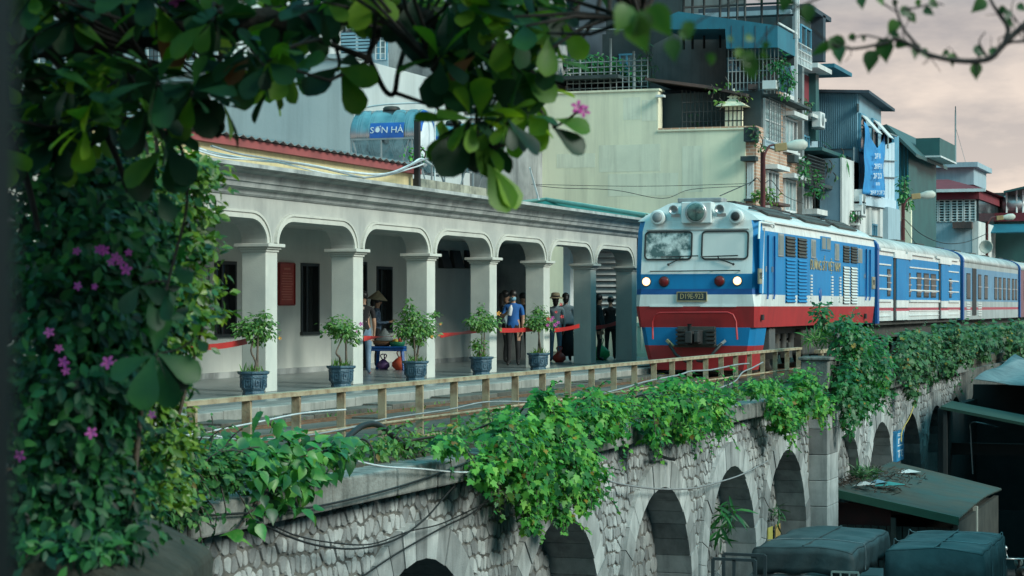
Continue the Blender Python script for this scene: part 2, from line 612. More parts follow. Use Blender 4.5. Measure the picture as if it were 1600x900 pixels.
# rubble stones: jittered cells, each clipped against its neighbours
def cells(y0, y1, z0, z1, sy, sz, keep):
    pts, grid = [], {}
    nj = int((z1 - z0) / sz) + 2
    for i in range(-1, int((y1 - y0) / sy) + 2):
        for j in range(-1, nj):
            y = y0 + (i + .5 * (j % 2) + random.uniform(-.27, .27)) * sy
            z = z0 + (j + random.uniform(-.27, .27)) * sz
            grid[(i, j)] = (y, z)
    out = []
    for (i, j), (y, z) in grid.items():
        if not keep(y, z):
            continue
        poly = [(y - sy, z - sz), (y + sy, z - sz), (y + sy, z + sz), (y - sy, z + sz)]
        for di in (-2, -1, 0, 1, 2):
            for dj in (-2, -1, 0, 1, 2):
                q = grid.get((i + di, j + dj))
                if q is None or (di == 0 and dj == 0):
                    continue
                mx, mz, nx, nz = (y + q[0]) / 2, (z + q[1]) / 2, q[0] - y, q[1] - z
                new = []
                for a in range(len(poly)):
                    p, r = poly[a], poly[(a + 1) % len(poly)]
                    da = (p[0] - mx) * nx + (p[1] - mz) * nz
                    db = (r[0] - mx) * nx + (r[1] - mz) * nz
                    if da <= 0: new.append(p)
                    if (da < 0) != (db < 0):
                        t = da / (da - db)
                        new.append((p[0] + (r[0] - p[0]) * t, p[1] + (r[1] - p[1]) * t))
                poly = new
                if len(poly) < 3: break
            if len(poly) < 3: break
        if len(poly) >= 4:
            out.append((y, z, poly))
    return out

def stone_geo(poly, x0, h, gap=.016):
    cy, cz = sum(p[0] for p in poly) / len(poly), sum(p[1] for p in poly) / len(poly)
    rad = sum(math.hypot(p[0] - cy, p[1] - cz) for p in poly) / len(poly)
    # cut the corners so that stones read as rounded
    rp = []
    n = len(poly)
    for a in range(n):
        p, q = poly[a], poly[(a + 1) % n]
        L = math.hypot(p[0] - q[0], p[1] - q[1])
        if L < rad * .35:
            rp.append(((p[0] + q[0]) / 2, (p[1] + q[1]) / 2))
        else:
            rp.append((p[0] * .82 + q[0] * .18, p[1] * .82 + q[1] * .18)); rp.append((p[0] * .18 + q[0] * .82, p[1] * .18 + q[1] * .82))
    poly, n = rp, len(rp)
    V, Fc = [], []
    tl = (random.uniform(-.012, .012), random.uniform(-.012, .012))
    for (s, x) in ((1 - gap / rad, 0), (1 - (gap + .004) / rad, h * .6), (.9 - gap / rad, h)):
        for p in poly:
            dy, dz = (p[0] - cy) * s, (p[1] - cz) * s
            V.append((x0 + x + (dy * tl[0] + dz * tl[1]) / rad * (x > 0), cy + dy, cz + dz))
    for r in range(2):
        for k in range(n):
            Fc.append((r * n + k, r * n + (k + 1) % n, (r + 1) * n + (k + 1) % n, (r + 1) * n + k))
    Fc.append(tuple(range(2 * n, 3 * n)))
    return V, Fc

def in_arch(y, z, pad):
    for (yc, R, dp) in ARCH:
        if abs(y - yc) < R + pad and (z < ZA - R or (y - yc) ** 2 + (z - ZA + R) ** 2 < (R + pad) ** 2):
            return True
    return False
def seen(y, z, x=XW):
    Z = zc(x, y)
    py = HZ - F * (z - HC) / Z
    px = 800 + F * (x * CS + y * SN) / Z
    return py < 925 and px > 60
stones = []
for (y, z, poly) in cells(12.5, 66, -5, -.36, .118, .185, lambda y, z: z > -5 and z < -.36 and not in_arch(y, z, .36) and seen(y, z) and not (43.3 < y < 44.75)):
    stones.append((y, z, poly, XW - .005, random.uniform(.014, .03)))
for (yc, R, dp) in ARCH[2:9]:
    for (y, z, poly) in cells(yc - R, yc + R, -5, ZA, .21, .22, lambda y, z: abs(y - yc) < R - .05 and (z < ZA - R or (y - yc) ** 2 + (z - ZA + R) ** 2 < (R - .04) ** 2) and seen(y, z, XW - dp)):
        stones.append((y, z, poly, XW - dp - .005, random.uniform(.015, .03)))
stones.sort(key=lambda s: zc(s[3], s[0]) + (0 if s[3] > XW - .1 else 50))
rest_v, rest_f, rest_r, rest_m = [], [], [], []
shade_stone = mat('shaded_dirty_stone', (.32, .34, .34), (.16, .175, .18), .9, 1.6, bump=.4, bscale=40, streak=.5, streak_scale=(2.5, 2.5, .4), rnd=.4)  # darker stone for arch recesses: their shade, with some dirt, painted in
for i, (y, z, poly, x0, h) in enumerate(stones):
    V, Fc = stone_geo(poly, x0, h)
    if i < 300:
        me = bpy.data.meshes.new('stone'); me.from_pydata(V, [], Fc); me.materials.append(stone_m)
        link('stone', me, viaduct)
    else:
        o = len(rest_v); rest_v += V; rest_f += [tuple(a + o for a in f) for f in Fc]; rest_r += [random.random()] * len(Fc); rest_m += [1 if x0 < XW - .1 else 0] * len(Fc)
me = bpy.data.meshes.new('rubble_stones'); me.from_pydata(rest_v, [], rest_f); me.materials.append(stone_m); me.materials.append(shade_stone); me.polygons.foreach_set('material_index', rest_m)
me.attributes.new('rnd', 'FLOAT', 'FACE').data.foreach_set('value', rest_r)
o = link('rubble_facing', me, viaduct); o['kind'] = 'stuff'

# coping stones, ashlar pilaster
y = 10.5
while y < 66:
    L = random.uniform(1.05, 1.7)
    dx = random.uniform(-.02, .02); dz = random.uniform(-.012, .012)
    mb = MB(); mb.box(-8.96, -8.52 + dx, y + .012, y + L - .012, -.415, -.13 + dz)
    mb.build('coping_stone', coping_m, viaduct, .025)
    y += L
for j in range(9):
    z1 = -.42 - j * .52
    mb = MB(); mb.box(-8.97, -8.42 - random.uniform(0, .008), 43.46, 44.62, z1 - .512, z1)
    mb.build('pilaster_stone', dressed, viaduct, .012)
mb = MB(); mb.box(-8.95, -8.4, 43.4, 44.65, -.125, .45); mb.box(-9.0, -8.35, 43.35, 44.7, .452, .52)
mb.build('parapet_block', coping_m, viaduct, .02)

# ================================================================ FENCE
fence_m = mat('fence_paint', (.40, .33, .22), (.19, .115, .065), .75, 5.0, bump=.2, bscale=60, streak=.35, streak_col=(.16, .09, .05), streak_scale=(9, 9, 1.2), low=.45, high=.7)
fence = thing('track_fence', 'low rusty cream steel fence of square posts along the edge of the viaduct', 'fence', (-9.7, 30, -.1))
post_me = None
for i in range(27):
    y = 16.25 + i * 1.175
    mb = MB()
    mb.box(-9.728, -9.672, y - .034, y + .034, -.14, .635)
    mb.box(-9.75, -9.65, y - .05, y - .04, -.14, .63)
    mb.build('post', fence_m, fence, .006)
mb = MB()
mb.box(-9.76, -9.64, 15.2, 46.9, .635, .65); mb.box(-9.76, -9.75, 15.2, 46.9, .597, .635); mb.box(-9.648, -9.64, 15.2, 46.9, .602, .634)
mb.build('top_rail', fence_m, fence)
mb = MB(); mb.tube([(-9.635, 15.2, .2), (-9.635, 25, .2), (-9.635, 46.9, .2)], .018, 6); mb.build('lower_rail', fence_m, fence)
mb = MB(); mb.box(-9.71, -9.68, 15.2, 33, -.05, -.01); mb.build('bottom_rail', fence_m, fence)
# the short second run of fence beyond the parapet block
fence2 = thing('track_fence', 'short second run of rusty fence half hidden by bushes beside the first carriage', 'fence', (-9.4, 50, -.1))
for i in range(6):
    y = 48 + i * 1.2
    mb = MB(); mb.box(-9.5, -9.4, y - .05, y + .05, -.14, .5); mb.build('post', fence_m, fence2)
mb = MB(); mb.box(-9.52, -9.38, 47.6, 54.4, .502, .58); mb.build('top_rail', fence_m, fence2)

# ================================================================ STATION BUILDING
plaster = mat('plaster', (.58, .585, .53), (.47, .48, .445), .85, 1.3, bump=.12, bscale=40, streak=.22, streak_col=(.2, .21, .2), streak_scale=(3, 3, .35))
plaster_in = mat('gallery_plaster', (.62, .635, .59), (.53, .55, .52), .85, .9, bump=.08, bscale=40, streak=.12, streak_col=(.22, .22, .2))
cornice_m = mat('cornice_render', (.46, .48, .47), (.3, .32, .32), .88, 2.2, bump=.25, bscale=35, streak=.6, streak_col=(.035, .04, .04), streak_scale=(2.2, 2.2, .8))
yellow = mat('yellow_render', (.66, .55, .30), (.55, .46, .26), .85, 1.5, bump=.1, streak=.35, streak_col=(.22, .18, .12))
redpaint = mat('red_fascia', (.30, .07, .07), (.22, .055, .055), .7, 2.0)
rooftin = mat('roof_tin', (.22, .22, .22), (.13, .13, .13), .6, 2.0, metal=.3)
dark_glass = mat('dark_glass', (.015, .02, .022), (.03, .035, .035), .12, 1.5)
dark_wood = mat('dark_frame', (.02, .028, .03), None, .5, 4.0)
station = thing('station_building', 'long low station building with cream columns, rounded arches and a stained grey cornice', 'station building', (-15, 36, .2))
XF = -14.85
cols = [30.9 + 3.45 * i for i in range(-4, 7)]
for y in cols:
    mb = MB(); mb.box(XF - .42, XF, y, y + .42, .2, 2.40)
    c = mb.build('column', plaster, station, .012)
    mb = MB()
    for (e, z0, z1) in ((.02, 2.40, 2.44), (.05, 2.441, 2.475), (.095, 2.476, 2.53)):
        mb.box(XF - .42 - e, XF + e, y - e, y + .42 + e, z0, z1)
    mb.build('capital', plaster, c, .008)
arc = MB()
arc.box(XF - .42, XF, 14, cols[0] + .42, 2.53, 3.24)
def sweep(mb, path, o0, o1, x0, x1):
    n = len(path)
    nr = []
    for i in range(n):
        a, b = path[max(i - 1, 0)], path[min(i + 1, n - 1)]
        d = Vector((b[0] - a[0], b[1] - a[1])).normalized()
        nr.append((-d.y, d.x))
    V = []
    for (p, m_) in zip(path, nr):
        for (o_, x) in ((o0, x0), (o1, x0), (o1, x1), (o0, x1)):
            V.append((x, p[0] + m_[0] * o_, p[1] + m_[1] * o_))
    Fc = []
    for i in range(n - 1):
        for k in range(4):
            Fc.append((i * 4 + k, i * 4 + (k + 1) % 4, i * 4 + 4 + (k + 1) % 4, i * 4 + 4 + k))
    Fc += [(3, 2, 1, 0), tuple(range(4 * n - 4, 4 * n))]
    mb.add(V, Fc)
for i in range(len(cols)):
    ya = cols[i] + .42
    arc.box(XF - .42, XF, cols[i], ya, 2.53, 3.24)
    if i == len(cols) - 1:
        break
    yb = cols[i + 1]
    path = []
    ry, rz, zsp = .56, .37, 2.53
    for k in range(9):
        a = math.pi - k / 8 * math.pi / 2
        path.append((ya + ry + ry * math.cos(a), zsp + rz * math.sin(a)))
    for k in range(9):
        a = math.pi / 2 - k / 8 * math.pi / 2
        path.append((yb - ry + ry * math.cos(a), zsp + rz * math.sin(a)))
    for k in range(len(path) - 1):
        (y0, z0), (y1, z1) = path[k], path[k + 1]
        if y1 - y0 > 1e-5:
            arc.prism([(y0, z0), (y1, z1), (y1, 3.24), (y0, 3.24)], 'x', XF - .42, XF)
    mb = MB()
    sweep(mb, path, 0.002, .085, XF - .05, XF + .028)
    sweep(mb, path, .087, .125, XF - .05, XF + .05)
    mb.build('arch_moulding', plaster, station)
arc.build('arcade_wall', mat('arcade_plaster', (.47, .48, .45), (.36, .375, .36), .85, 1.0, bump=.12, bscale=40, streak=.45, streak_col=(.14, .15, .15), streak_scale=(1.6, 1.6, .5)), station)
mb = MB()
mb.prism([(XF - .4, 3.242), (XF + .02, 3.242), (XF + .05, 3.27), (XF + .07, 3.33), (XF + .17, 3.36), (XF + .19, 3.43), (XF + .22, 3.44), (XF + .24, 3.55), (XF + .38, 3.585),
          (XF + .40, 3.61), (XF + .5, 3.62), (XF + .5, 3.68), (XF - .75, 3.68), (XF - .75, 3.5), (XF - .4, 3.5)], 'y', 14, 52.6)
mb.build('cornice', cornice_m, station)
mb = MB(); mb.box(-18.55, XF - .42, 14, 52.1, 3.1, 3.239); mb.build('gallery_ceiling', plaster_in, station)
mb = MB(); mb.box(-30, XF - .76, 14, 52.4, 3.242, 3.66); mb.build('roof_slab', cornice_m, station)
# inner wall with window and door openings
opens = [(36.3, 37.2, .99, 2.39), (40.1, 41.0, .99, 2.42), (42.55, 43.5, .2, 2.5), (44.05, 44.95, .99, 2.42), (32.5, 33.4, .99, 2.39), (28.7, 29.6, .99, 2.39)]
opens.sort()
mb = MB(); yp = 14
for (a, b, z0, z1) in opens:
    mb.box(-18.8, -18.5, yp, a, .2, 3.1)
    mb.box(-18.8, -18.5, a, b, z1, 3.1)
    if z0 > .25: mb.box(-18.8, -18.5, a, b, .2, z0)
    yp = b
mb.box(-18.8, -18.5, yp, 51.7, .2, 3.1)
mb.build('inner_wall', plaster_in, station)
mb = MB(); mb.box(-18.5, -18.46, 14, 42.5, .2, .31); mb.box(-18.5, -18.46, 43.55, 51.7, .2, .31); mb.build('skirting', cornice_m, station)
for (a, b, z0, z1) in opens:
    door = z0 < .25
    mb = MB()
    w = .06
    mb.box(-18.7, -18.48, a, a + w, z0, z1); mb.box(-18.7, -18.48, b - w, b, z0, z1); mb.box(-18.7, -18.48, a + w, b - w, z1 - w, z1)
    if not door: mb.box(-18.7, -18.44, a - .03, b + .03, z0 - .03, z0 + .03)
    mb.box(-18.66, -18.56, (a + b) / 2 - .03, (a + b) / 2 + .03, z0 + .03, z1 - w)
    wd = mb.build('door' if door else 'window', dark_wood, station)
    for (p, q) in ((a + w, (a + b) / 2 - .03), ((a + b) / 2 + .03, b - w)):
        mb = MB(); mb.box(-18.64, -18.6, p, q, z0 + .03, z1 - w); mb.build('pane' if not door else 'door_leaf', dark_glass, wd)
mb = MB(); mb.box(-18.8, -17.35, 51.702, 52.0, .2, 3.09); mb.build('end_wall', cornice_m, station)
# upper part: yellow wall, red fascia, tin roof
mb = MB(); mb.box(-15.75, -15.62, 14, 39.0, 3.682, 4.09); mb.build('upper_wall', yellow, station)
mb = MB(); mb.box(-15.72, -15.5, 14, 39.15, 4.092, 4.22); mb.build('fascia', redpaint, station)
mb = MB()
ny = 340
V = []; Fc = []
for k in range(ny + 1):
    yy = 14 + 25.2 * k / ny
    dz = .022 * math.sin(k * math.pi / 2 * 1.0)
    V += [(-15.42, yy, 4.245 + dz), (-22, yy, 4.62 + dz), (-15.42, yy, 4.26 + dz), (-22, yy, 4.635 + dz)]
for k in range(ny):
    a = 4 * k
    Fc += [(a, a + 1, a + 5, a + 4), (a + 2, a + 6, a + 7, a + 3), (a, a + 4, a + 6, a + 2)]
mb.add(V, Fc); mb.build('tin_roof', rooftin, station)
mb = MB(); mb.box(-16.9, -15.55, 39.25, 44.6, 3.702, 4.02); mb.build('roof_plinth', mat('plinth_render', (.4, .38, .3), (.2, .19, .15), .9, 3, bump=.3, streak=.8), station)
# ================================================================ TRAIN
t_blue = mat('train_blue', (.010, .215, .47), (.010, .18, .41), .5, 1.2, streak=.22, streak_col=(.02, .09, .18), streak_scale=(4, 4, .7), spec=.25)
t_dblue = mat('train_dark_blue', (.006, .10, .33), (.006, .085, .27), .4, 1.5)
t_white = mat('train_white', (.74, .78, .77), (.6, .65, .65), .42, 1.0, streak=.4, streak_col=(.28, .27, .24), streak_scale=(4, 4, .6), coat=.2)
t_red = mat('train_red', (.46, .03, .035), (.36, .026, .03), .45, 1.2, streak=.4, streak_col=(.12, .03, .03), streak_scale=(4, 4, .6))
t_pink = mat('train_stripe_red', (.42, .06, .09), None, .5, 2)
t_roof = mat('train_roof', (.52, .54, .53), (.33, .35, .35), .5, 1.2, metal=.1, streak=.6, streak_col=(.2, .19, .17), streak_scale=(2.2, 2.6, 2.2), bump=.15, bscale=6)
t_dark = mat('train_black', (.015, .016, .018), (.03, .03, .03), .6, 4)
t_under = mat('train_underframe', (.03, .032, .032), (.07, .065, .055), .75, 5)
t_grey = mat('train_grey', (.3, .32, .33), (.2, .21, .22), .5, 3, streak=.3)
t_glass_a = mat('windscreen_reflections', (.07, .12, .12), (.66, .7, .68), .1, 4.6, detail=9, low=.42, high=.6)  # pale blotches are foliage reflections painted into the glass colour
t_glass_b = mat('windscreen_curtained', (.66, .68, .65), (.56, .58, .57), .15, 1.0)
t_glass = mat('train_glass', (.1, .15, .15), (.17, .22, .21), .35, 2, spec=.2)
t_steel = mat('train_steel', (.5, .52, .53), (.35, .36, .37), .35, 4, metal=.6)
lamp_on = mat('lamp_glow', (1.0, .60, .30), emit=1.25)
lamp_hot = mat('lamp_core', (1.0, .86, .66), emit=5.0)
lamp_red = mat('lamp_red', (.16, .012, .015), None, .2, 5)
gold = mat('gold_letters', (.46, .38, .2), None, .5, 8)
plate_m = mat('plate_blue', (.03, .05, .06), None, .5, 8)

loco = thing('locomotive', 'blue, white and red diesel locomotive with both lower headlights lit', 'locomotive', (-11.87, 46.3, -.1))
CX, YF, YR = -11.87, 46.3, 60.85
HWX = 1.41
def solid_bands(name, bands, parent, mats, cap=True):
    """bands: list of (outline at z0, outline at z1, material) with outlines as lists of (x,y,z)"""
    mb = MB()
    for (A, B, mi) in bands:
        n = len(A)
        for k in range(n - 1):
            mm = mi[k] if isinstance(mi, (list, tuple)) else mi
            mb.quad(A[k], A[k + 1], B[k + 1], B[k], mm)
    return mb.build(name, mats, parent)
# side and front shell: outline in plan (left rear -> left front -> chamfer -> right front -> right rear)
def outline(z, hw, yf, ch):
    return [(CX - hw, YR, z), (CX - hw, yf + ch, z), (CX - hw + ch * .75, yf, z), (CX + hw - ch * .75, yf, z), (CX + hw, yf + ch, z), (CX + hw, YR, z)]
lv = [(1.08, 1.34, YF + .10, .1), (1.54, 1.40, YF, .14), (1.80, HWX, YF, .2), (1.925, HWX, YF, .22), (2.25, HWX, YF, .21), (3.20, HWX, YF + .12, .22), (3.42, 1.37, YF + .16, .23)]
MATS = [t_red, t_white, t_dblue, t_blue]
bm_ = [(2 if False else 0,) * 5, (1,) * 5, (3, 2, 2, 2, 3), (3,) * 5, (3, 3, 1, 3, 3), (1, 3, 1, 3, 1)]
bm_[1] = (1,) * 5
bands = []
for i in range(len(lv) - 1):
    bands.append((outline(*lv[i]), outline(*lv[i + 1]), bm_[i]))
solid_bands('body', bands, loco, MATS)
# white corner strip between front and side
for s in (-1, 1):
    mb = MB(); mb.tube([(CX + s * (HWX + .004), YF + .27, 1.82), (CX + s * (HWX + .004), YF + .31, 2.45), (CX + s * (HWX + .004), YF + .44, 3.25)], .022, 6)
    mb.build('corner_strip', t_white, loco)
# roof
rs = [(-1.372, 3.42), (-1.2, 3.55), (-.72, 3.80), (-.62, 3.83), (.62, 3.83), (.72, 3.80), (1.2, 3.55), (1.372, 3.42)]
mb = MB()
fr = [(CX + x, YF + .18 + (z - 3.42) * .35, z) for x, z in rs]
rr = [(CX + x, YR, z) for x, z in rs]
mb.add(fr + rr, [(i, i + 1, 8 + i + 1, 8 + i) for i in range(7)] + [tuple(range(8))[::-1], tuple(range(8, 16))], 0)
mb.build('roof', t_white, loco)
mb = MB()
mb.box(CX - .5, CX + .5, YF + .3, YF + .8, 3.832, 3.93); mb.build('roof_hatch', t_grey, loco, .02)
mb = MB()
for i in range(4):
    y0 = YF + 1.2 + i * 3.35
    mb.box(CX - .62, CX + .62, y0, y0 + 2.9, 3.832, 3.87)
    for k in range(9):
        mb.box(CX - .55, CX + .55, y0 + .15 + k * .3, y0 + .3 + k * .3, 3.871, 3.9)
mb.build('roof_grille', t_dark, loco)
mb = MB()
M_sl = None
for (ya, yb) in ((YF + 2.0, YF + 4.6), (YF + 6.2, YF + 9.4), (YF + 10.6, YF + 13.2)):
    for s in (-1, 1):
        mb.add([(CX + s * .78, ya, 3.79), (CX + s * 1.15, ya, 3.595), (CX + s * 1.15, yb, 3.595), (CX + s * .78, yb, 3.79), (CX + s * .8, ya, 3.83), (CX + s * 1.17, ya, 3.635), (CX + s * 1.17, yb, 3.635), (CX + s * .8, yb, 3.83)],
               [(4, 5, 6, 7), (0, 1, 5, 4), (1, 2, 6, 5), (2, 3, 7, 6), (3, 0, 4, 7)])
mb.build('roof_vent', t_under, loco)
mb = MB()
for s in (-1, 1):
    mb.tube([(CX + s * .98, YF + .9, 3.72), (CX + s * .98, YR - .5, 3.72)], .03, 6)
mb.build('roof_rail', t_dark, loco)
# front face details: everything follows the front plane, which leans back above z = 2.42
def yfront(z):
    return YF if z < 2.25 else YF + (z - 2.25) * (.12 / .95)
def front_rrect(x0, x1, z0, z1, r, off, n=4):
    P = []
    for (cx_, cz_, a0) in ((x1 - r, z1 - r, 0), (x0 + r, z1 - r, 90), (x0 + r, z0 + r, 180), (x1 - r, z0 + r, 270)):
        for k in range(n + 1):
            a = math.radians(a0 + 90 * k / n)
            z = cz_ + r * math.sin(a)
            P.append((CX + cx_ + r * math.cos(a), yfront(z) - off, z))
    return P
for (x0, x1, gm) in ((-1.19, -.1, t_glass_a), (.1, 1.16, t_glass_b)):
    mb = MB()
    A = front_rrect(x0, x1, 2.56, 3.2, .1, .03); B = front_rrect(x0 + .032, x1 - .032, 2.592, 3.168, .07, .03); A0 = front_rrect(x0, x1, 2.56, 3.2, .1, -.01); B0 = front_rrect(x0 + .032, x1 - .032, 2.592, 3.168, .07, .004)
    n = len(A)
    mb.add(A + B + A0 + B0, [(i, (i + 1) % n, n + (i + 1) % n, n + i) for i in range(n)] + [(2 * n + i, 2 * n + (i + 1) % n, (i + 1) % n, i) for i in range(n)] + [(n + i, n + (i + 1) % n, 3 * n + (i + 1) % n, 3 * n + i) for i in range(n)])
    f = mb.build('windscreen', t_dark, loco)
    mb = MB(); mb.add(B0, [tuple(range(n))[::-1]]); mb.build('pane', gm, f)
mb = MB(); mb.box(CX - .1, CX + .1, yfront(3.2) - .02, yfront(3.2), 3.21, 3.25); mb.box(CX - 1.15, CX + 1.15, yfront(3.22) - .035, yfront(3.22) + .02, 3.225, 3.25); mb.build('rain_strip', t_white, loco)
for s, xe in ((1, -.55), (1, .5)):
    pass
for (xa, xb) in ((-.62, -.12), (.84, .2)):
    mb = MB()
    mb.tube([(CX + xa, YF - .03, 2.46), (CX + (xa + xb) / 2, yfront(2.6) - .07, 2.58), (CX + (xa + xb) / 2 + (xb - xa) * .05, yfront(2.6) - .06, 2.63)], .016, 5)
    sgn = 1 if xb > xa else -1
    mb.tube([(CX + (xa + xb) / 2 - .42, yfront(2.6) - .06, 2.625), (CX + (xa + xb) / 2 + .42, yfront(2.6) - .06, 2.645)], .014, 5)
    mb.ball((CX + xa, YF - .03, 2.46), .03, 6)
    mb.build('wiper', t_dark, loco)
mb = MB(); mb.tube([(CX - 1.02, YF - .06, 2.31), (CX + .98, YF - .06, 2.32)], .013, 5)
for x in (-1.02, -.35, .36, .98):
    mb.tube([(CX + x, YF - .06, 2.315), (CX + x, YF + .02, 2.315)], .012, 5)
mb.build('handrail', t_dark, loco)
def disc(parent, name, x, y, z, r, d, m, n=20, rim=None):
    M = Matrix.Translation((x, y, z)) @ Matrix.Rotation(math.pi / 2, 4, 'X')
    mb = MB()
    mb.lathe([(r, -.02), (r, d), (r * .86, d + .012)], n, 0, True, M)
    return mb.build(name, m, parent)
for (x, z, r, m, nm) in ((-1.12, 2.085, .105, lamp_on, 'headlight'), (.93, 2.095, .105, lamp_on, 'headlight'), (-.72, 2.085, .12, lamp_red, 'marker_light'), (.53, 2.095, .12, lamp_red, 'marker_light')):
    b = disc(loco, nm, CX + x, YF, z, r, .03, t_dark)
    disc(b, 'lens', CX + x, YF - .035, z, r * .86, .01, m)
    if m is lamp_on: disc(b, 'bulb', CX + x, YF - .05, z, r * .52, .01, lamp_hot)
# top lamp box, side lamps, horns
zt = 3.60
mb = MB(); mb.box(CX - .34, CX + .34, YF + .0, YF + .5, 3.36, 3.83); b = mb.build('headlight_housing', t_white, loco, .02)
disc(b, 'rim', CX, YF + .0, 3.6, .24, .03, t_steel); disc(b, 'lens', CX, YF - .035, 3.6, .2, .012, mat('lamp_glass', (.01, .04, .04), (.12, .2, .18), .06, 6, spec=.8))
for s in (-1, 1):
    b = disc(loco, 'signal_lamp', CX + s * .88, YF + .17, 3.5, .165, .16, t_white)
    disc(b, 'rim', CX + s * .88, YF + .01, 3.5, .12, .008, t_grey); disc(b, 'lens', CX + s * .88, YF + .0, 3.5, .095, .01, t_dark if s > 0 else t_grey)
    M = Matrix.Translation((CX + s * .52, YF + .22, 3.66)) @ Matrix.Rotation(math.pi / 2, 4, 'X')
    mb = MB(); mb.lathe([(.03, -.3), (.035, -.05), (.06, .1), (.11, .2), (.09, .19), (.02, .05)], 14, 0, True, M); mb.box(CX + s * .52 - .1, CX + s * .52 + .1, YF + .2, YF + .5, 3.52, 3.58)
    mb.build('horn', t_steel, loco)
# number plate
mb = MB(); mb.box(CX - .42, CX + .24, YF - .03, YF, 1.66, 1.85); pl = mb.build('number_plate', plate_m, loco)
mb = MB()
for (a, b, c, d) in ((-.43, .25, 1.845, 1.86), (-.43, .25, 1.65, 1.665)):
    mb.box(CX + a, CX + b, YF - .036, YF, c, d)
for a in (-.43, .236): mb.box(CX + a, CX + a + .014, YF - .036, YF, 1.66, 1.85)
mb.build('plate_border', gold, pl)
letters('plate', gold, pl, Matrix.Translation((CX - .09, YF - .036, 1.755)) @ M_FRONT @ Matrix.Diagonal((.66, .82, 1, 1)))
# pilot below the buffer beam
mb = MB()
for (z0, z1, w0, w1, y0, y1, mi) in ((.14, .68, 1.12, 1.24, YF + .22, YF + .14, 0), (.68, 1.08, 1.24, 1.3, YF + .14, YF + .1, 1)):
    A = [(CX - w0, YF + 1.2, z0), (CX - w0, y0 + .12, z0), (CX - w0 + .12, y0, z0), (CX + w0 - .12, y0, z0), (CX + w0, y0 + .12, z0), (CX + w0, YF + 1.2, z0)]
    B = [(CX - w1, YF + 1.2, z1), (CX - w1, y1 + .12, z1), (CX - w1 + .12, y1, z1), (CX + w1 - .12, y1, z1), (CX + w1, y1 + .12, z1), (CX + w1, YF + 1.2, z1)]
    for k in range(5): mb.quad(A[k], A[k + 1], B[k + 1], B[k], mi)
mb.build('pilot', [t_red, t_blue], loco)
mb = MB(); mb.box(CX - .42, CX + .42, YF - .02, YF + .15, .68, 1.1); mb.box(CX - .5, CX + .52, YF + .02, YF + .14, .64, .7); mb.build('coupler_plate', t_under, loco, .01)
mb = MB()
mb.box(CX - .14, CX + .16, YF - .4, YF, .72, 1.02); mb.box(CX - .1, CX + .06, YF - .62, YF - .38, .74, 1.0); mb.box(CX + .1, CX + .2, YF - .6, YF - .3, .76, .98); mb.tube([(CX - .02, YF - .5, .7), (CX - .02, YF - .5, 1.16)], .05, 8)
mb.build('coupler', t_dark, loco, .02)
for s in (-1, 1):
    mb = MB()
    for k in range(4): mb.box(CX + s * .34 - .1, CX + s * .34 + .1, YF - .08, YF - .02, .72 + k * .09, .77 + k * .09)
    mb.build('coupler_step', t_dark, loco)
    mb = MB(); mb.tube([(CX + s * .6, YF + .04, .76), (CX + s * .56, YF - .12, .68), (CX + s * .4, YF - .2, .48), (CX + s * .18, YF - .2, .34), (CX + s * .05, YF - .1, .36)], .035, 7)
    mb.build('brake_hose', t_dark, loco)
    mb = MB(); mb.bar((CX + s * .5, YF - .06, .66), (CX + s * .66, YF + .0, .8), .06); mb.build('hose_tap', t_steel if s > 0 else gold, loco)
mb = MB(); mb.tube([(CX - .98, YF + .0, .82), (CX - .98, YF - .04, 1.2), (CX - .93, YF - .06, 1.34), (CX - .8, YF - .06, 1.4), (CX + .72, YF - .06, 1.41), (CX + .84, YF - .06, 1.36), (CX + .9, YF - .04, 1.22), (CX + .92, YF + .0, .82)], .022, 6)
mb.build('uncoupling_bar', t_red, loco)
mb = MB()
for (a, b) in ((-1.05, -.3), (.1, .9)): mb.box(CX + a, CX + b, YF - .02, YF + .01, 1.53, 1.56)
mb.build('step_edge', t_white, loco)
# side (track face x = XS): features measured off the photograph
XS = CX + HWX
def sy(px): return at_x(px, XS)
def sbox(name, px0, px1, z0, z1, d, m, parent=loco, d0=-.01):
    mb = MB(); mb.box(XS + d0, XS + d, sy(px0), sy(px1), z0, z1); return mb.build(name, m, parent)
for px in (1197, 1207, 1351, 1357):
    mb = MB(); mb.tube([(XS + .03, sy(px), 1.7), (XS + .045, sy(px), 1.8), (XS + .045, sy(px), 3.1)], .022, 6); mb.build('door_handrail', t_dblue, loco)
for (a, b) in ((1187, 1196), (1199, 1206), (1342.5, 1350)):
    mb = MB(); mb.box(XS - .02, XS + .014, sy(a), sy(b), 1.82, 3.16); d = mb.build('cab_door', t_blue, loco, .01)
    mb = MB(); mb.box(XS + .014, XS + .05, sy(b) - .12, sy(b) - .08, 2.3, 2.42); mb.build('handle', t_steel, d)
mb = MB(); mb.tube([(XS + .03, sy(1183.5), 3.0), (XS + .04, sy(1184), 3.36), (XS + .04, sy(1206), 3.36), (XS + .02, sy(1208), 3.3)], .025, 6); mb.build('door_gutter', t_white, loco)
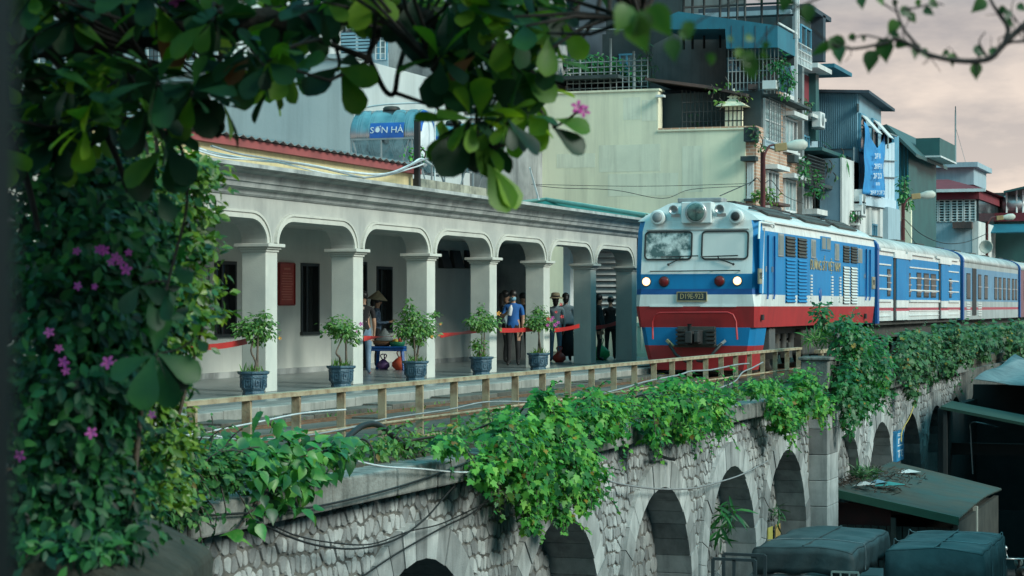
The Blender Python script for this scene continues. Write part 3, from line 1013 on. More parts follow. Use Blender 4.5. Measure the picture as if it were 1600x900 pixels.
def louvre(px0, px1, z0, z1, n, slat_m, back_m, tilt=.035):
    mb = MB(); mb.box(XS - .02, XS + .006, sy(px0), sy(px1), z0, z1)
    o = mb.build('louvre', back_m, loco)
    mb = MB(); h = (z1 - z0) / n
    for k in range(n):
        zz = z0 + k * h
        mb.add([(XS + .008, sy(px0) + .03, zz + h * .9), (XS + .008 + tilt, sy(px0) + .03, zz + h * .25), (XS + .008 + tilt, sy(px1) - .03, zz + h * .25), (XS + .008, sy(px1) - .03, zz + h * .9), (XS + .008, sy(px0) + .03, zz + h * .1), (XS + .008, sy(px1) - .03, zz + h * .1)], [(0, 1, 2, 3), (1, 4, 5, 2)])
    mb.build('slat', slat_m, o)
for (a, b, up, lo, lm) in ((1227, 1242, (2.68, 3.15), (1.62, 2.65), t_blue), (1246, 1260, (2.68, 3.15), (1.62, 2.65), t_blue), (1317, 1327, (2.68, 3.12), (1.6, 2.58), t_white), (1329, 1339, (2.68, 3.12), (1.6, 2.58), t_white)):
    louvre(a, b, *up, 6, t_under, t_dark)
    louvre(a, b, *lo, 13, lm, t_blue if lm is t_blue else t_dark)
for (a, b, z0, z1) in ((1215.5, 1224, 2.66, 3.19), (1267, 1274, 2.7, 3.16), (1304, 1310.5, 2.7, 3.14), (1340, 1346.5, 2.7, 3.1)):
    f = sbox('side_window', a, b, z0, z1, .02, t_grey); add_bevel(f, .03)
    sbox('pane', a + .9, b - .9, z0 + .05, z1 - .05, .026, t_glass, f)
f = sbox('side_window', 1282, 1297, 2.93, 3.27, .02, t_blue)
sbox('pane', 1283, 1289, 2.96, 3.24, .026, t_glass, f); sbox('pane', 1290.5, 1296.5, 2.96, 3.24, .026, t_glass, f)
for px in (1266.5, 1299, 1311.5):
    mb = MB()
    for k in range(9): mb.box(XS - .01, XS + .03, sy(px - .8), sy(px + 1.6), 1.66 + k * .075, 1.7 + k * .075)
    mb.build('step_rungs', t_white, loco)
M = Matrix.Translation((XS, sy(1281), 1.83)) @ Matrix.Rotation(math.pi / 2, 4, 'Y')
mb = MB(); mb.lathe([(.17, -.01), (.17, .02), (.1, .025)], 14, 0, True, M @ Matrix.Diagonal((1, .9, 1, 1))); mb.build('sand_filler', t_dblue, loco)
yl = (sy(1264) + sy(1314)) / 2
letters('side', gold, loco, Matrix.Translation((XS + .012, yl, 2.53)) @ M_SIDE @ Matrix.Diagonal((.80, .74, 1, 1)))
sbox('side_plate', 1184.6, 1189, 2.03, 2.36, .03, mat('side_plate_brass', (.3, .28, .2), None, .5, 8))
o = sbox('side_plate', 1361.5, 1366, 2.03, 2.36, .03, mat('side_plate_brass'))
for yy in (sy(1186.8), sy(1363.7)):
    letters('side_plate', plate_m, loco, Matrix.Translation((XS + .034, yy, 2.2)) @ M_SIDE @ Matrix.Diagonal((.8, 1, 1, 1)))
mb = MB(); mb.box(XS - .03, XS + .012, sy(1191) + .0, sy(1191) + .16, 1.24, 1.36); mb.box(XS - .03, XS + .012, sy(1352), sy(1352) + .2, 1.2, 1.34); mb.build('jacking_pocket', t_dark, loco)
mb = MB(); mb.box(XS - .04, XS + .03, YF + .4, YR, 3.395, 3.43); mb.build('eave_gutter', t_white, loco)
mb = MB()
mb.add([(CX - 1.33, YR, 1.08), (CX + 1.33, YR, 1.08), (CX + HWX, YR, 3.42), (CX - HWX, YR, 3.42)], [(0, 1, 2, 3)]); mb.build('rear_wall', t_blue, loco)
# underframe, fuel tank, bogies
def bogie(parent, yc, nax, sp, r=.46):
    mb = MB()
    L = sp * (nax - 1) / 2 + .7
    for s in (-1, 1):
        mb.box(CX + s * .88 - .07, CX + s * .88 + .07, yc - L, yc + L, .5, .72)
        for k in range(nax):
            y = yc + (k - (nax - 1) / 2) * sp
            mb.box(CX + s * .98 - .1, CX + s * .98 + .1, y - .2, y + .2, .32, .68)
            for q in (-.42, .42):
                mb.tube([(CX + s * .98, y + q, .5), (CX + s * .98, y + q, .9)], .09, 8)
    b = mb.build('bogie', t_under, parent)
    for k in range(nax):
        y = yc + (k - (nax - 1) / 2) * sp
        mb = MB()
        for s in (-1, 1):
            M = Matrix.Translation((CX + s * .56, y, r)) @ Matrix.Rotation(math.pi / 2, 4, 'Y')
            mb.lathe([(.1, -.07), (r + .03, -.07), (r + .03, -.03), (r, -.02), (r - .01, .07), (r - .1, .07), (r - .14, .03), (.12, .05)], 20, 0, True, M)
        mb.tube([(CX - .6, y, r), (CX + .6, y, r)], .09, 8)
        mb.build('wheelset', t_under, b)
bogie(loco, YF + 3.2, 3, 1.6); bogie(loco, YR - 2.6, 3, 1.6)
mb = MB(); mb.box(CX - .95, CX + .95, YF + .5, YR, .78, 1.1); mb.build('underframe', t_dark, loco)
mb = MB(); mb.box(CX - 1.15, CX + 1.15, YF + 6.0, YF + 9.2, .35, .98); mb.build('fuel_tank', t_under, loco, .06)
mb = MB(); mb.box(CX + .95, CX + 1.25, YF + 1.75, YF + 2.35, .5, 1.05); mb.box(CX + .95, CX + 1.28, YF + 9.5, YF + 10.3, .5, 1.05); mb.build('equipment_box', mat('equipment_grey', (.1, .105, .105), None, .6, 3), loco, .02)

# ---------------------------------------------------------------- carriages
def carriage(label, y0, y1, kind):
    c = thing('passenger_carriage' if kind != 'van' else 'luggage_carriage', label, 'carriage', (CX, y0, -.1))
    hw = 1.40
    X = CX + hw
    prof = []
    if kind == 'van': zz = [(1.12, 1), (1.40, 2), (1.50, 1), (1.72, 3), (3.0, 1), (3.16, None)]
    elif kind == 'blue': zz = [(1.05, 1), (1.40, 2), (1.50, 1), (1.72, 4), (2.95, 1), (3.16, None)]
    else: zz = [(1.05, 4), (3.16, None)]
    grey_blue = mat('carriage_grey_blue', (.1, .27, .42), (.08, .21, .34), .45, 1.2, streak=.35, streak_col=(.12, .16, .18))
    maroon = mat('carriage_maroon', (.2, .09, .11), None, .5, 2)
    dull = mat('carriage_dull_white', (.4, .43, .43), (.3, .33, .33), .55, 1.2, streak=.5, streak_col=(.18, .18, .17))
    mats = [t_roof, t_white if kind == 'van' else dull, t_pink, t_blue, grey_blue if kind != 'maroon' else maroon]
    mb = MB()
    for s in (-1, 1):
        for i in range(len(zz) - 1):
            z0, mi = zz[i]; z1 = zz[i + 1][0]
            x = CX + s * hw
            mb.quad((x, y0, z0), (x, y1, z0), (x, y1, z1), (x, y0, z1), mi)
    for y in (y0, y1):
        mb.quad((CX - hw, y, 1.05), (CX + hw, y, 1.05), (CX + hw, y, 3.16), (CX - hw, y, 3.16), 4)
    mb.build('body', mats, c)
    mb = MB()
    pr = [(CX + (hw + .02) * math.cos(a), 3.14 + .52 * math.sin(a) ** .8 if math.sin(a) > 0 else 3.14) for a in [math.pi * k / 16 for k in range(17)]]
    mb.prism(pr, 'y', y0 + .02, y1 - .02, 0, True)
    r = mb.build('roof', t_roof, c)
    mb = MB()
    pr2 = [(CX + (x - CX) * 1.012, 3.14 + (z - 3.14) * 1.03 + .004) for x, z in pr]
    mb.prism(pr2 , 'y', y0 - .06, y0 + .24)
    mb.box(CX + hw - .05, CX + hw + .025, y0 - .06, y0 + .24, 1.05, 3.139); mb.box(CX - hw - .025, CX - hw + .05, y0 - .06, y0 + .24, 1.05, 3.139)
    mb.build('end_frame', t_dblue, c)
    mb = MB(); mb.box(CX - .95, CX + 1.1, y0 + .4, y1 - .4, .62, 1.0); mb.box(CX - 1.3, CX + 1.3, y0 + .1, y1 - .1, 1.0, 1.115); mb.build('underframe', t_under, c)
    bogie(c, y0 + 2.6, 2, 2.1, .42); bogie(c, y1 - 2.6, 2, 2.1, .42)
    mb = MB(); mb.box(CX - .55, CX + .55, y0 - .35, y0 + .02, 1.1, 3.1); mb.build('gangway', t_dark, c)
    mb = MB()
    for k in range(4):
        ya = y0 + 1.2 + k * (y1 - y0 - 3) / 3.3
        mb.box(CX - .35, CX + .35, ya, ya + 1.6, 3.64, 3.72)
    mb.build('roof_vent', t_under, c)
    return c, X
def cwin(c, X, ya, yb, z0, z1, bars=3, glass=mat('carriage_glass', (.02, .03, .032), (.06, .075, .075), .35, 1.5, spec=.15), frame=t_dark, dep=.012):
    mb = MB(); mb.box(X - .03, X + dep, ya, yb, z0, z1); w = mb.build('window', frame, c)
    n = 1
    mb = MB(); mb.box(X - .03, X + dep + .005, ya + .05, yb - .05, z0 + .05, z1 - .05); mb.build('pane', glass, w)
    mb = MB()
    for k in range(bars):
        z = z0 + (z1 - z0) * (k + .8) / (bars + .6)
        mb.box(X, X + dep + .03, ya - .02, yb + .02, z - .016, z + .016)
    if bars: mb.build('bar', t_steel, w)
c1, X1 = carriage('blue luggage carriage with white and red stripes coupled behind the locomotive', 61.3, 78.7, 'van')
def cy(px): return at_x(px, X1)
for (a, b) in ((1371.5, 1392), (1420, 1467), (1481, 1498)):
    for z in (2.72, 2.4, 2.02):
        mb = MB(); mb.box(X1 - .01, X1 + .022, cy(a + .6), cy(b - .6), z, z + .04); mb.build('body_rib', t_white, c1)
    for z in (1.7,):
        mb = MB(); mb.box(X1 - .01, X1 + .05, cy(a), cy(b), z - .03, z + .04); mb.build('waist_rail', t_white, c1)
    for z in (1.24, 1.385):
        mb = MB(); mb.box(X1 - .01, X1 + .022, cy(a + .6), cy(b - .6), z, z + .03); mb.build('body_rib', t_white, c1)
for (a, b) in ((1399, 1418), (1469, 1480)):
    mb = MB(); mb.box(X1 - .01, X1 + .045, cy(a), cy(b), 1.13, 1.40); mb.box(X1 - .01, X1 + .045, cy(a), cy(b), 1.5, 1.72)
    mb.build('door', t_white, c1)
    mb = MB(); mb.box(X1 - .01, X1 + .045, cy(a), cy(b), 1.722, 2.96); mb.build('door', t_blue, c1)
    mb = MB(); mb.box(X1 - .01, X1 + .02, cy(a) - .38, cy(a) - .02, 1.13, 2.96); mb.build('door_gap', t_dark, c1)
    mb = MB(); mb.box(X1 - .01, X1 + .07, cy(a) - .45, cy(b + 4), 2.962, 3.12); mb.build('door_track', t_white, c1)
for (a, b, z0, z1, n) in ((1386, 1391, 1.83, 2.62, 3), (1418, 1422.5, 1.83, 2.56, 3), (1432, 1439, 1.82, 2.6, 3), (1443, 1451, 1.82, 2.6, 3), (1454, 1462, 1.82, 2.6, 3), (1483, 1486.5, 1.83, 2.5, 3)):
    cwin(c1, X1, cy(a), cy(b), z0, z1, n)
for (a, b) in ((61.6, 66), (66.4, 72), (72.6, 78)):
    mb = MB(); mb.box(X1 - .02, X1 + .06, a, b, 3.122, 3.2); mb.build('eave_gutter', t_white, c1)
c2, X2 = carriage('grey blue passenger carriage with a thin red stripe coupled second behind the locomotive', 79.4, 97.6, 'blue')
for (a, b, z0, z1, n) in ((1510, 1516, 1.8, 2.75, 0), (1528, 1533, 1.8, 2.75, 1), (1538, 1543, 1.8, 2.75, 1), (1553.5, 1558, 1.8, 2.72, 1), (1560, 1564.5, 1.8, 2.72, 1), (1567, 1571, 1.8, 2.72, 1), (1574, 1578, 1.8, 2.72, 1), (1581, 1584.5, 1.8, 2.72, 1), (1586, 1589, 1.8, 2.72, 1)):
    cwin(c2, X2, cy(a), cy(b), z0, z1, n)
mb = MB(); mb.box(X2 - .02, X2 + .02, cy(1519), cy(1525), 1.2, 2.95); mb.build('door', t_dark, c2)
for px in (1510, 1528):
    mb = MB()
    for k in range(6): mb.box(X2 - .01, X2 + .03, cy(px), cy(px + 5), 1.18 + k * .09, 1.225 + k * .09)
    mb.build('vent_slats', t_white, c2)
c3, X3 = carriage('dull maroon passenger carriage, the farthest one at the right edge', 98.3, 116.5, 'maroon')
for k in range(9):
    cwin(c3, X3, 100 + k * 1.7, 101 + k * 1.7, 1.8, 2.7, 1)
# ================================================================ BUILDINGS BEHIND THE RAILWAY
w_grey = mat('wall_pale_grey', (.50, .53, .53), (.43, .47, .48), .88, .35, bump=.1, bscale=12, streak=.4, streak_col=(.2, .22, .22), streak_scale=(1.6, 1.6, .1))
w_mottle = mat('wall_stained_concrete', (.36, .37, .37), (.17, .18, .185), .92, .55, bump=.25, bscale=14, streak=.85, streak_col=(.06, .065, .07), streak_scale=(1.2, 1.2, .25))
w_cream = mat('wall_cream', (.82, .80, .60), (.72, .71, .55), .85, .35, bump=.08, bscale=10, streak=.55, streak_col=(.3, .3, .24), streak_scale=(1.2, 1.2, .08))
w_dark = mat('wall_dark_concrete', (.055, .08, .085), (.028, .042, .046), .92, .6, bump=.2, streak=.5)
w_navy = mat('wall_slate', (.05, .075, .1), (.03, .045, .06), .8, .7)
w_teal = mat('sheet_teal', (.015, .17, .24), (.012, .12, .18), .55, .8, streak=.3, streak_col=(.02, .07, .1))
w_blue = mat('sheet_blue_grey', (.2, .37, .46), (.15, .30, .38), .5, .7, streak=.3, streak_col=(.07, .13, .16), streak_scale=(2, 2, .15))
w_lblue = mat('wall_light_blue', (.34, .46, .52), (.27, .38, .44), .8, .6, streak=.4, streak_col=(.12, .16, .18))
w_white = mat('wall_white', (.66, .68, .66), (.5, .52, .52), .85, .8, streak=.5, streak_col=(.2, .22, .22), streak_scale=(2.5, 2.5, .2))
w_maroon = mat('tiles_maroon', (.2, .025, .04), (.15, .02, .03), .9, 1.0, streak=.3)
w_green = mat('sheet_green', (.025, .11, .11), (.02, .08, .085), .55, 1.0)
w_rust = mat('sheet_rust', (.12, .07, .06), (.05, .04, .04), .8, 1.4)
f_white = mat('frame_white', (.66, .7, .7), (.5, .54, .55), .6, 2)
f_blue = mat('frame_blue', (.1, .32, .45), (.07, .24, .36), .55, 2)
f_dark = mat('grille_dark', (.02, .025, .027), None, .6, 3)
f_grey = mat('grille_grey', (.2, .24, .25), None, .6, 3)
g_sky = mat('window_pane', (.07, .13, .15), (.16, .24, .26), .08, .8, spec=.8)
g_dark = mat('window_pane_dark', (.02, .035, .04), (.04, .06, .065), .1, 1.0)
g_curt = mat('window_curtain', (.35, .46, .47), (.12, .22, .24), .4, 2.2, streak=.5, streak_col=(.05, .1, .11), streak_scale=(6, 6, .2))
brick_m = bpy.data.materials.new('brick_wall'); brick_m.use_nodes = True
def _brick():
    n, l = brick_m.node_tree.nodes, brick_m.node_tree.links
    g = n.new('ShaderNodeNewGeometry'); s = n.new('ShaderNodeSeparateXYZ'); l.new(g.outputs['Position'], s.inputs[0])
    a = n.new('ShaderNodeMath'); l.new(s.outputs[0], a.inputs[0]); l.new(s.outputs[1], a.inputs[1])
    c = n.new('ShaderNodeCombineXYZ'); l.new(a.outputs[0], c.inputs[0]); l.new(s.outputs[2], c.inputs[1])
    b = n.new('ShaderNodeTexBrick'); l.new(c.outputs[0], b.inputs[0])
    b.inputs['Color1'].default_value = (.42, .24, .16, 1); b.inputs['Color2'].default_value = (.33, .2, .145, 1); b.inputs['Mortar'].default_value = (.42, .38, .32, 1)
    b.inputs['Scale'].default_value = 1.0; b.inputs['Brick Width'].default_value = .3; b.inputs['Row Height'].default_value = .12; b.inputs['Mortar Size'].default_value = .015
    nz = n.new('ShaderNodeTexNoise'); nz.inputs['Scale'].default_value = .9; nz.inputs['Detail'].default_value = 6; l.new(g.outputs['Position'], nz.inputs[0])
    m = n.new('ShaderNodeMix'); m.data_type = 'RGBA'; m.blend_type = 'MULTIPLY'; m.inputs[0].default_value = .7
    l.new(b.outputs[0], m.inputs[6]); l.new(nz.outputs[0], m.inputs[7])
    v = n.new('ShaderNodeHueSaturation'); v.inputs['Value'].default_value = 1.7; l.new(m.outputs[2], v.inputs['Color'])
    l.new(v.outputs[0], n['Principled BSDF'].inputs['Base Color']); n['Principled BSDF'].inputs['Roughness'].default_value = .85
_brick()

def fy(parent, name, px0, px1, py0, py1, Y, d, m, d0=0.0, bevel=0):
    xa, xb = at_y(px0, Y), at_y(px1, Y)
    xm = (xa + xb) / 2
    mb = MB(); mb.box(xa, xb, Y - d, Y + d0 if d0 else Y, zof(xm, Y, py1), zof(xm, Y, py0))
    return mb.build(name, m, parent, bevel)
def fx(parent, name, px0, px1, py0, py1, X, d, m, d0=0.0, bevel=0):
    ya, yb = at_x(px0, X), at_x(px1, X)
    ym = (ya + yb) / 2
    mb = MB(); mb.box(X - d0, X + d, ya, yb, zof(X, ym, py1), zof(X, ym, py0))
    return mb.build(name, m, parent, bevel)
def win(parent, face, px0, px1, py0, py1, C_, fm, pm, nv=2, nh=1, grille=None, sill=None, w=.07, name='window'):
    """window on the plane y = C_ ('y') or x = C_ ('x'): frame bars standing proud of the pane, sill and grille"""
    if face == 'y':
        u0, u1 = at_y(px0, C_), at_y(px1, C_); um = (u0 + u1) / 2
        z0, z1 = zof(um, C_, py1), zof(um, C_, py0)
        B = lambda mb, a, b, c, d, e, f: mb.box(a, b, C_ - f, C_ - e, c, d)
    else:
        u0, u1 = at_x(px0, C_), at_x(px1, C_); um = (u0 + u1) / 2
        z0, z1 = zof(C_, um, py1), zof(C_, um, py0)
        B = lambda mb, a, b, c, d, e, f: mb.box(C_ + e, C_ + f, a, b, c, d)
    mb = MB()
    B(mb, u0 - .01, u1 + .01, z0 - .01, z0 + w, -.02, .09); B(mb, u0 - .01, u1 + .01, z1 - w, z1, -.02, .09)
    for k in range(nv + 1):
        c = u0 + (u1 - u0 - w) * k / nv
        B(mb, c, c + w, z0 + w, z1 - w, -.02, .085)
    for k in range(1, nh):
        c = z0 + (z1 - z0 - w) * k / nh
        B(mb, u0 + w, u1 - w, c, c + w * .8, -.02, .08)
    wd = mb.build(name, fm, parent)
    for k in range(nv):
        a = u0 + (u1 - u0 - w) * k / nv + w; b = u0 + (u1 - u0 - w) * (k + 1) / nv
        mb = MB(); B(mb, a, b, z0 + w, z1 - w, -.01, .03); mb.build('pane', pm if not isinstance(pm, list) else pm[k % len(pm)], wd)
    if sill is not None:
        mb = MB(); B(mb, u0 - .15, u1 + .15, z1 + .04, z1 + .2, -.02, .45); mb.build('canopy', sill, wd)
        mb = MB(); B(mb, u0 - .1, u1 + .1, z0 - .1, z0 - .015, -.02, .16); mb.build('sill', sill, wd)
    if grille is not None:
        mb = MB(); n = max(3, int((z1 - z0) / .2))
        for k in range(n + 1):
            z = z0 + (z1 - z0) * k / n; B(mb, u0, u1, z - .012, z + .012, .2, .224)
        m_ = max(2, int((u1 - u0) / .35))
        for k in range(m_ + 1):
            u = u0 + (u1 - u0) * k / m_; B(mb, u - .014, u + .014, z0, z1, .226, .25)
        mb.build('grille', grille, wd)
    return wd
def block(parent, name, x0, x1, y0, y1, z0, z1, m):
    mb = MB(); mb.box(x0, x1, y0, y1, z0, z1); return mb.build(name, m, parent)

# A: pale rendered building straight behind the station
A = thing('rendered_building', 'tall pale grey rendered building with a stained blank wall behind the two steel tanks', 'building', (-35, 62, 0))
xa = at_y(553, 60)
block(A, 'wall', -70, xa, 60, 78, -.1, 9.0, w_grey)
block(A, 'upper_wall', -70, at_y(330, 60), 60.4, 78, 9.0, 18, w_grey)
fy(A, 'cornice', 100, 334, 119, 131, 60, .35, w_grey); fy(A, 'cornice', 100, 340, 112, 118.5, 60, .55, w_grey)
fy(A, 'drain_pipe', 318, 324, 125, 300, 60, .15, w_grey)
win(A, 'y', 240, 292, 160, 208, 60, f_white, [w_rust, g_sky], 4, 1)
win(A, 'y', 230, 310, 40, 100, 60.4, f_white, g_sky, 4, 2, grille=f_dark)
win(A, 'y', 60, 150, 40, 100, 60.4, f_white, g_sky, 4, 2)
mb = MB(); mb.box(at_y(334, 60), xa + .05, 59.92, 60.6, 8.98, 9.12); mb.build('parapet_cap', w_grey, A)
# B: stained concrete building
Bd = thing('stained_building', 'stained raw concrete building with small bright blue windows behind the tanks', 'building', (-26, 72, 0))
xb0, xb1 = at_y(540, 70), at_y(775, 70)
block(Bd, 'wall', xb0, xb1, 70, 84, -.1, 17, w_mottle)
fy(Bd, 'rendered_patch', 556, 607, 84, 136, 70, .06, w_lblue)
fy(Bd, 'louvre_panel', 508, 580, 50, 84, 70, .1, w_navy)
for k in range(6): fy(Bd, 'louvre_slat', 508, 580, 52 + k * 5.3, 55.5 + k * 5.3, 70, .16, w_blue, -.0)
win(Bd, 'y', 545, 580, 10, 46, 70, f_dark, g_dark, 3, 2, grille=f_grey)
win(Bd, 'y', 591, 606, 46, 94, 70, f_blue, g_sky, 1, 1, grille=f_white)
win(Bd, 'y', 615, 626, 148, 174, 70, f_blue, g_sky, 1, 3)
win(Bd, 'y', 645, 657, 122, 160, 70, f_blue, g_sky, 1, 3)
win(Bd, 'y', 604, 618, -10, 30, 70, f_blue, g_sky, 1, 2)
win(Bd, 'y', 690, 702, 60, 110, 70, f_blue, g_sky, 1, 3)
win(Bd, 'y', 716, 726, 60, 92, 70, f_blue, g_sky, 1, 2)
mb = MB(); mb.tube([(at_y(560, 70), 69.9, 5), (at_y(560, 70), 69.9, 16)], .06, 6); mb.build('drain_pipe', f_white, Bd)
# C: slate tower
Cd = thing('slate_building', 'dark slate building with pale upper balconies just left of the cream wall', 'building', (-28, 80, 0))
xc0, xc1 = at_y(700, 78), at_y(905, 78)
block(Cd, 'wall', xc0, xc1, 78, 92, -.1, 17, w_navy)
fy(Cd, 'balcony_wall', 800, 862, 44, 72, 78, .9, w_lblue)
win(Cd, 'y', 806, 838, 14, 43, 78, f_blue, g_sky, 3, 2)
fy(Cd, 'panel', 838, 870, 60, 76, 78, .4, w_white); fy(Cd, 'panel', 848, 892, 108, 150, 78, .3, w_white)
fy(Cd, 'beam', 800, 900, 96, 106, 78, .6, w_dark)
win(Cd, 'y', 776, 808, 90, 150, 78, f_blue, g_dark, 2, 2)
win(Cd, 'y', 812, 836, 205, 222, 78, f_white, g_sky, 2, 1)
fy(Cd, 'fascia_board', 905, 780, -10, -2, 78, .3, w_teal)
win(Cd, 'y', 906 - 50, 906 - 10, 6, 36, 78, f_blue, g_dark, 2, 2)
# D: cream gable
Dd = thing('cream_building', 'building with a large blank cream side wall stepping down in two levels above the locomotive', 'building', (-21, 77, 0))
x1165 = at_y(1165, 75)
zlo, zhi = zof(x1165, 75, 202), zof(at_y(950, 75), 75, 144)
x1028 = at_y(1028, 75); x840 = at_y(838, 75)
mb = MB(); mb.prism([(x840, -.1), (x1165, -.1), (x1165, zlo), (x1028, zlo), (x1028, zhi), (x840, zhi)], 'y', 75, 75.6); mb.box(x840, x1165, 75.6, 82, -.1, zlo - .6); mb.build('wall', w_cream, Dd)
mb = MB(); mb.box(x840 - .03, x1028 + .06, 74.95, 75.7, zhi, zhi + .07); mb.build('coping', w_cream, Dd)
mb = MB(); mb.box(x1028 + .01, x1165 + .04, 74.95, 75.7, zlo, zlo + .06); mb.build('coping', w_cream, Dd)
reflection_m = mat('cream_reflection', (.76, .77, .62), (.62, .64, .52), .85, .5, bump=.1, bscale=14, streak=.4, streak_col=(.3, .3, .24))  # window reflections on the wall, painted as thin off-colour panels
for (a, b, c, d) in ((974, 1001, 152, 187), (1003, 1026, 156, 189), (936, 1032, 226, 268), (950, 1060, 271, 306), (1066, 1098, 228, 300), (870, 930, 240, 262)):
    fy(Dd, 'reflection_panel', a, b, c, d, 75, .004, reflection_m)
fy(Dd, 'ledge', 1028, 1040, 149, 152.5, 75, .3, f_white)
# E: cluttered dark upper storeys on top of the cream building
Ed = thing('terraced_building', 'cluttered dark upper storeys with a teal sheet awning and plants rising behind the cream wall', 'building', (-20, 80, 6))
block(Ed, 'wall', at_y(880, 81), at_y(1180, 81), 81, 92, zlo - 1.2, zof(-20, 81, 46), w_dark)
block(Ed, 'upper_wall', at_y(905, 81.5), at_y(1068, 81.5), 81.5, 92, zof(-20, 81, 46), 17, w_dark)
win(Ed, 'y', 968, 992, 84, 130, 81, f_blue, g_sky, 2, 2)
win(Ed, 'y', 905, 940, 60, 100, 81, f_dark, g_dark, 2, 2)
fy(Ed, 'terrace_floor', 884, 1030, 141, 146, 81, 5.6, w_dark)
mb = MB()
xt0, xt1 = at_y(886, 75.9), at_y(1012, 75.9)
ztr = zhi + .1
for k in range(6): mb.tube([(xt0, 75.9, ztr + .15 + k * .19), (xt1, 75.9, ztr + .15 + k * .19)], .022, 5)
for k in range(14):
    x = xt0 + (xt1 - xt0) * k / 13; mb.tube([(x, 75.9, ztr - .05), (x, 75.9, ztr + 1.2)], .02, 5)
mb.build('railing', f_grey, Ed)
mb = MB()
for px, top in ((906, 45), (954, 60), (990, 80)):
    x = at_y(px, 76.2); mb.tube([(x, 76.2, ztr), (x, 76.2, zof(x, 76.2, top))], .05, 6)
mb.tube([(at_y(900, 76.2), 76.2, zof(-22, 76.2, 42)), (at_y(1000, 76.2), 76.2, zof(-20, 76.2, 44))], .04, 6)
mb.build('awning_post', f_grey, Ed)
# leaning dark gable sheet
P4 = [(1012, 140), (1020, 70), (1062, 48), (1133, 45), (1140, 140)]
mb = MB(); mb.prism([(at_y(a, 79.5), zof(at_y(a, 79.5), 79.5, b)) for a, b in P4], 'y', 79.5, 79.9); mb.build('gable_sheet', mat('gable_concrete', (.125, .14, .145), (.07, .085, .09), .9, .7, streak=.6), Ed)
# teal awning
xt = at_y(1215, 76)
yt = at_x(1244, xt)
P4 = [(1040, 46), (1040, 26), (1060, 18), (1215, 40), (1215, 74), (1135, 76), (1133, 45)]
mb = MB(); mb.prism([(at_y(a, 76), zof(at_y(a, 76), 76, b)) for a, b in P4], 'y', 76, yt); mb.build('awning', w_teal, Ed)
mb = MB(); mb.box(xt + .01, xt + .06, 75.98, yt, zof(xt, 77, 43), zof(xt, 77, 40)); mb.build('awning_trim', f_white, Ed)
for k in range(9):
    px = 1050 + k * 18.5
    fy(Ed, 'awning_seam', px, px + .8, 44 if px < 1135 else 40, 46 if px < 1135 else 74, 76, .02, w_navy)
# roof terrace frame on top
mb = MB()
zr0 = zof(-18, 78, 22)
for px in (1068, 1082, 1100, 1125, 1138, 1152, 1164, 1190, 1215):
    x = at_y(px, 78); mb.tube([(x, 78, zr0 - 1.2), (x, 78, zr0 + (1.6 if px < 1145 else 2.6 if px in (1152, 1164) else .5))], .05, 5)
for (z, a, b) in ((zr0 + .35, 1068, 1240), (zr0 + 1.0, 1068, 1140), (zr0 + 1.35, 1068, 1140), (zr0 - .1, 1068, 1240)):
    mb.tube([(at_y(a, 78), 78, z), (at_y(b, 78), 78, z)], .045, 5)
mb.build('roof_frame', f_dark, Ed)
mb = MB()
for k in range(12):
    x = at_y(1066 + k * 6.4, 78); mb.box(x, x + .1, 77, 80, zr0 + 1.42, zr0 + 1.5)
mb.build('pergola', f_dark, Ed)
block(Ed, 'roof_parapet', at_y(1150, 79), at_y(1244, 79), 79, 79.3, zr0 - 1.8, zr0 + .0, w_dark)
# terrace roof in front and shaded terrace below
P4 = [(1008, 125), (1008, 121), (1105, 133), (1166, 146), (1166, 150), (1105, 138)]
mb = MB(); mb.prism([(at_y(a, 75.2), zof(at_y(a, 75.2), 75.2, b)) for a, b in P4], 'y', 75.2, 79); mb.build('terrace_roof', w_rust, Ed)
fy(Ed, 'terrace_back', 1028, 1168, 140, 204, 78, .1, w_navy)
win(Ed, 'y', 1030, 1062, 152, 203, 77.8, f_blue, g_dark, 3, 1)
mb = MB()
for k in range(15):
    x = at_y(1066 + k * 6.6, 75.4); mb.tube([(x, 75.4, zlo), (x, 75.4, zof(x, 75.4, 140 + k * .6))], .022, 5)
for z in (zlo + .35, zlo + .7, zlo + 1.05): mb.tube([(at_y(1066, 75.4), 75.4, z), (at_y(1164, 75.4), 75.4, z)], .02, 5)
mb.build('terrace_grille', f_dark, Ed)
# small shrine lantern on the terrace
xs = at_y(1146, 75.5)
mb = MB(); mb.box(xs - .38, xs + .38, 75.35, 75.75, zlo + .06, zlo + .12); mb.box(xs - .3, xs + .3, 75.4, 75.72, zlo + .12, zlo + .85)
mb.lathe([(.75, zlo + .85), (.55, zlo + .95), (.3, zlo + 1.05), (.22, zlo + 1.15), (.28, zlo + 1.2), (.06, zlo + 1.32), (.03, zlo + 1.5)], 4, 0, False, Matrix.Translation((xs, 75.56, 0)), math.pi / 4)
sh = tag(mb.build('shrine', w_cream), 'small cream shrine with upturned roof standing on the terrace edge above the cream wall', 'shrine')
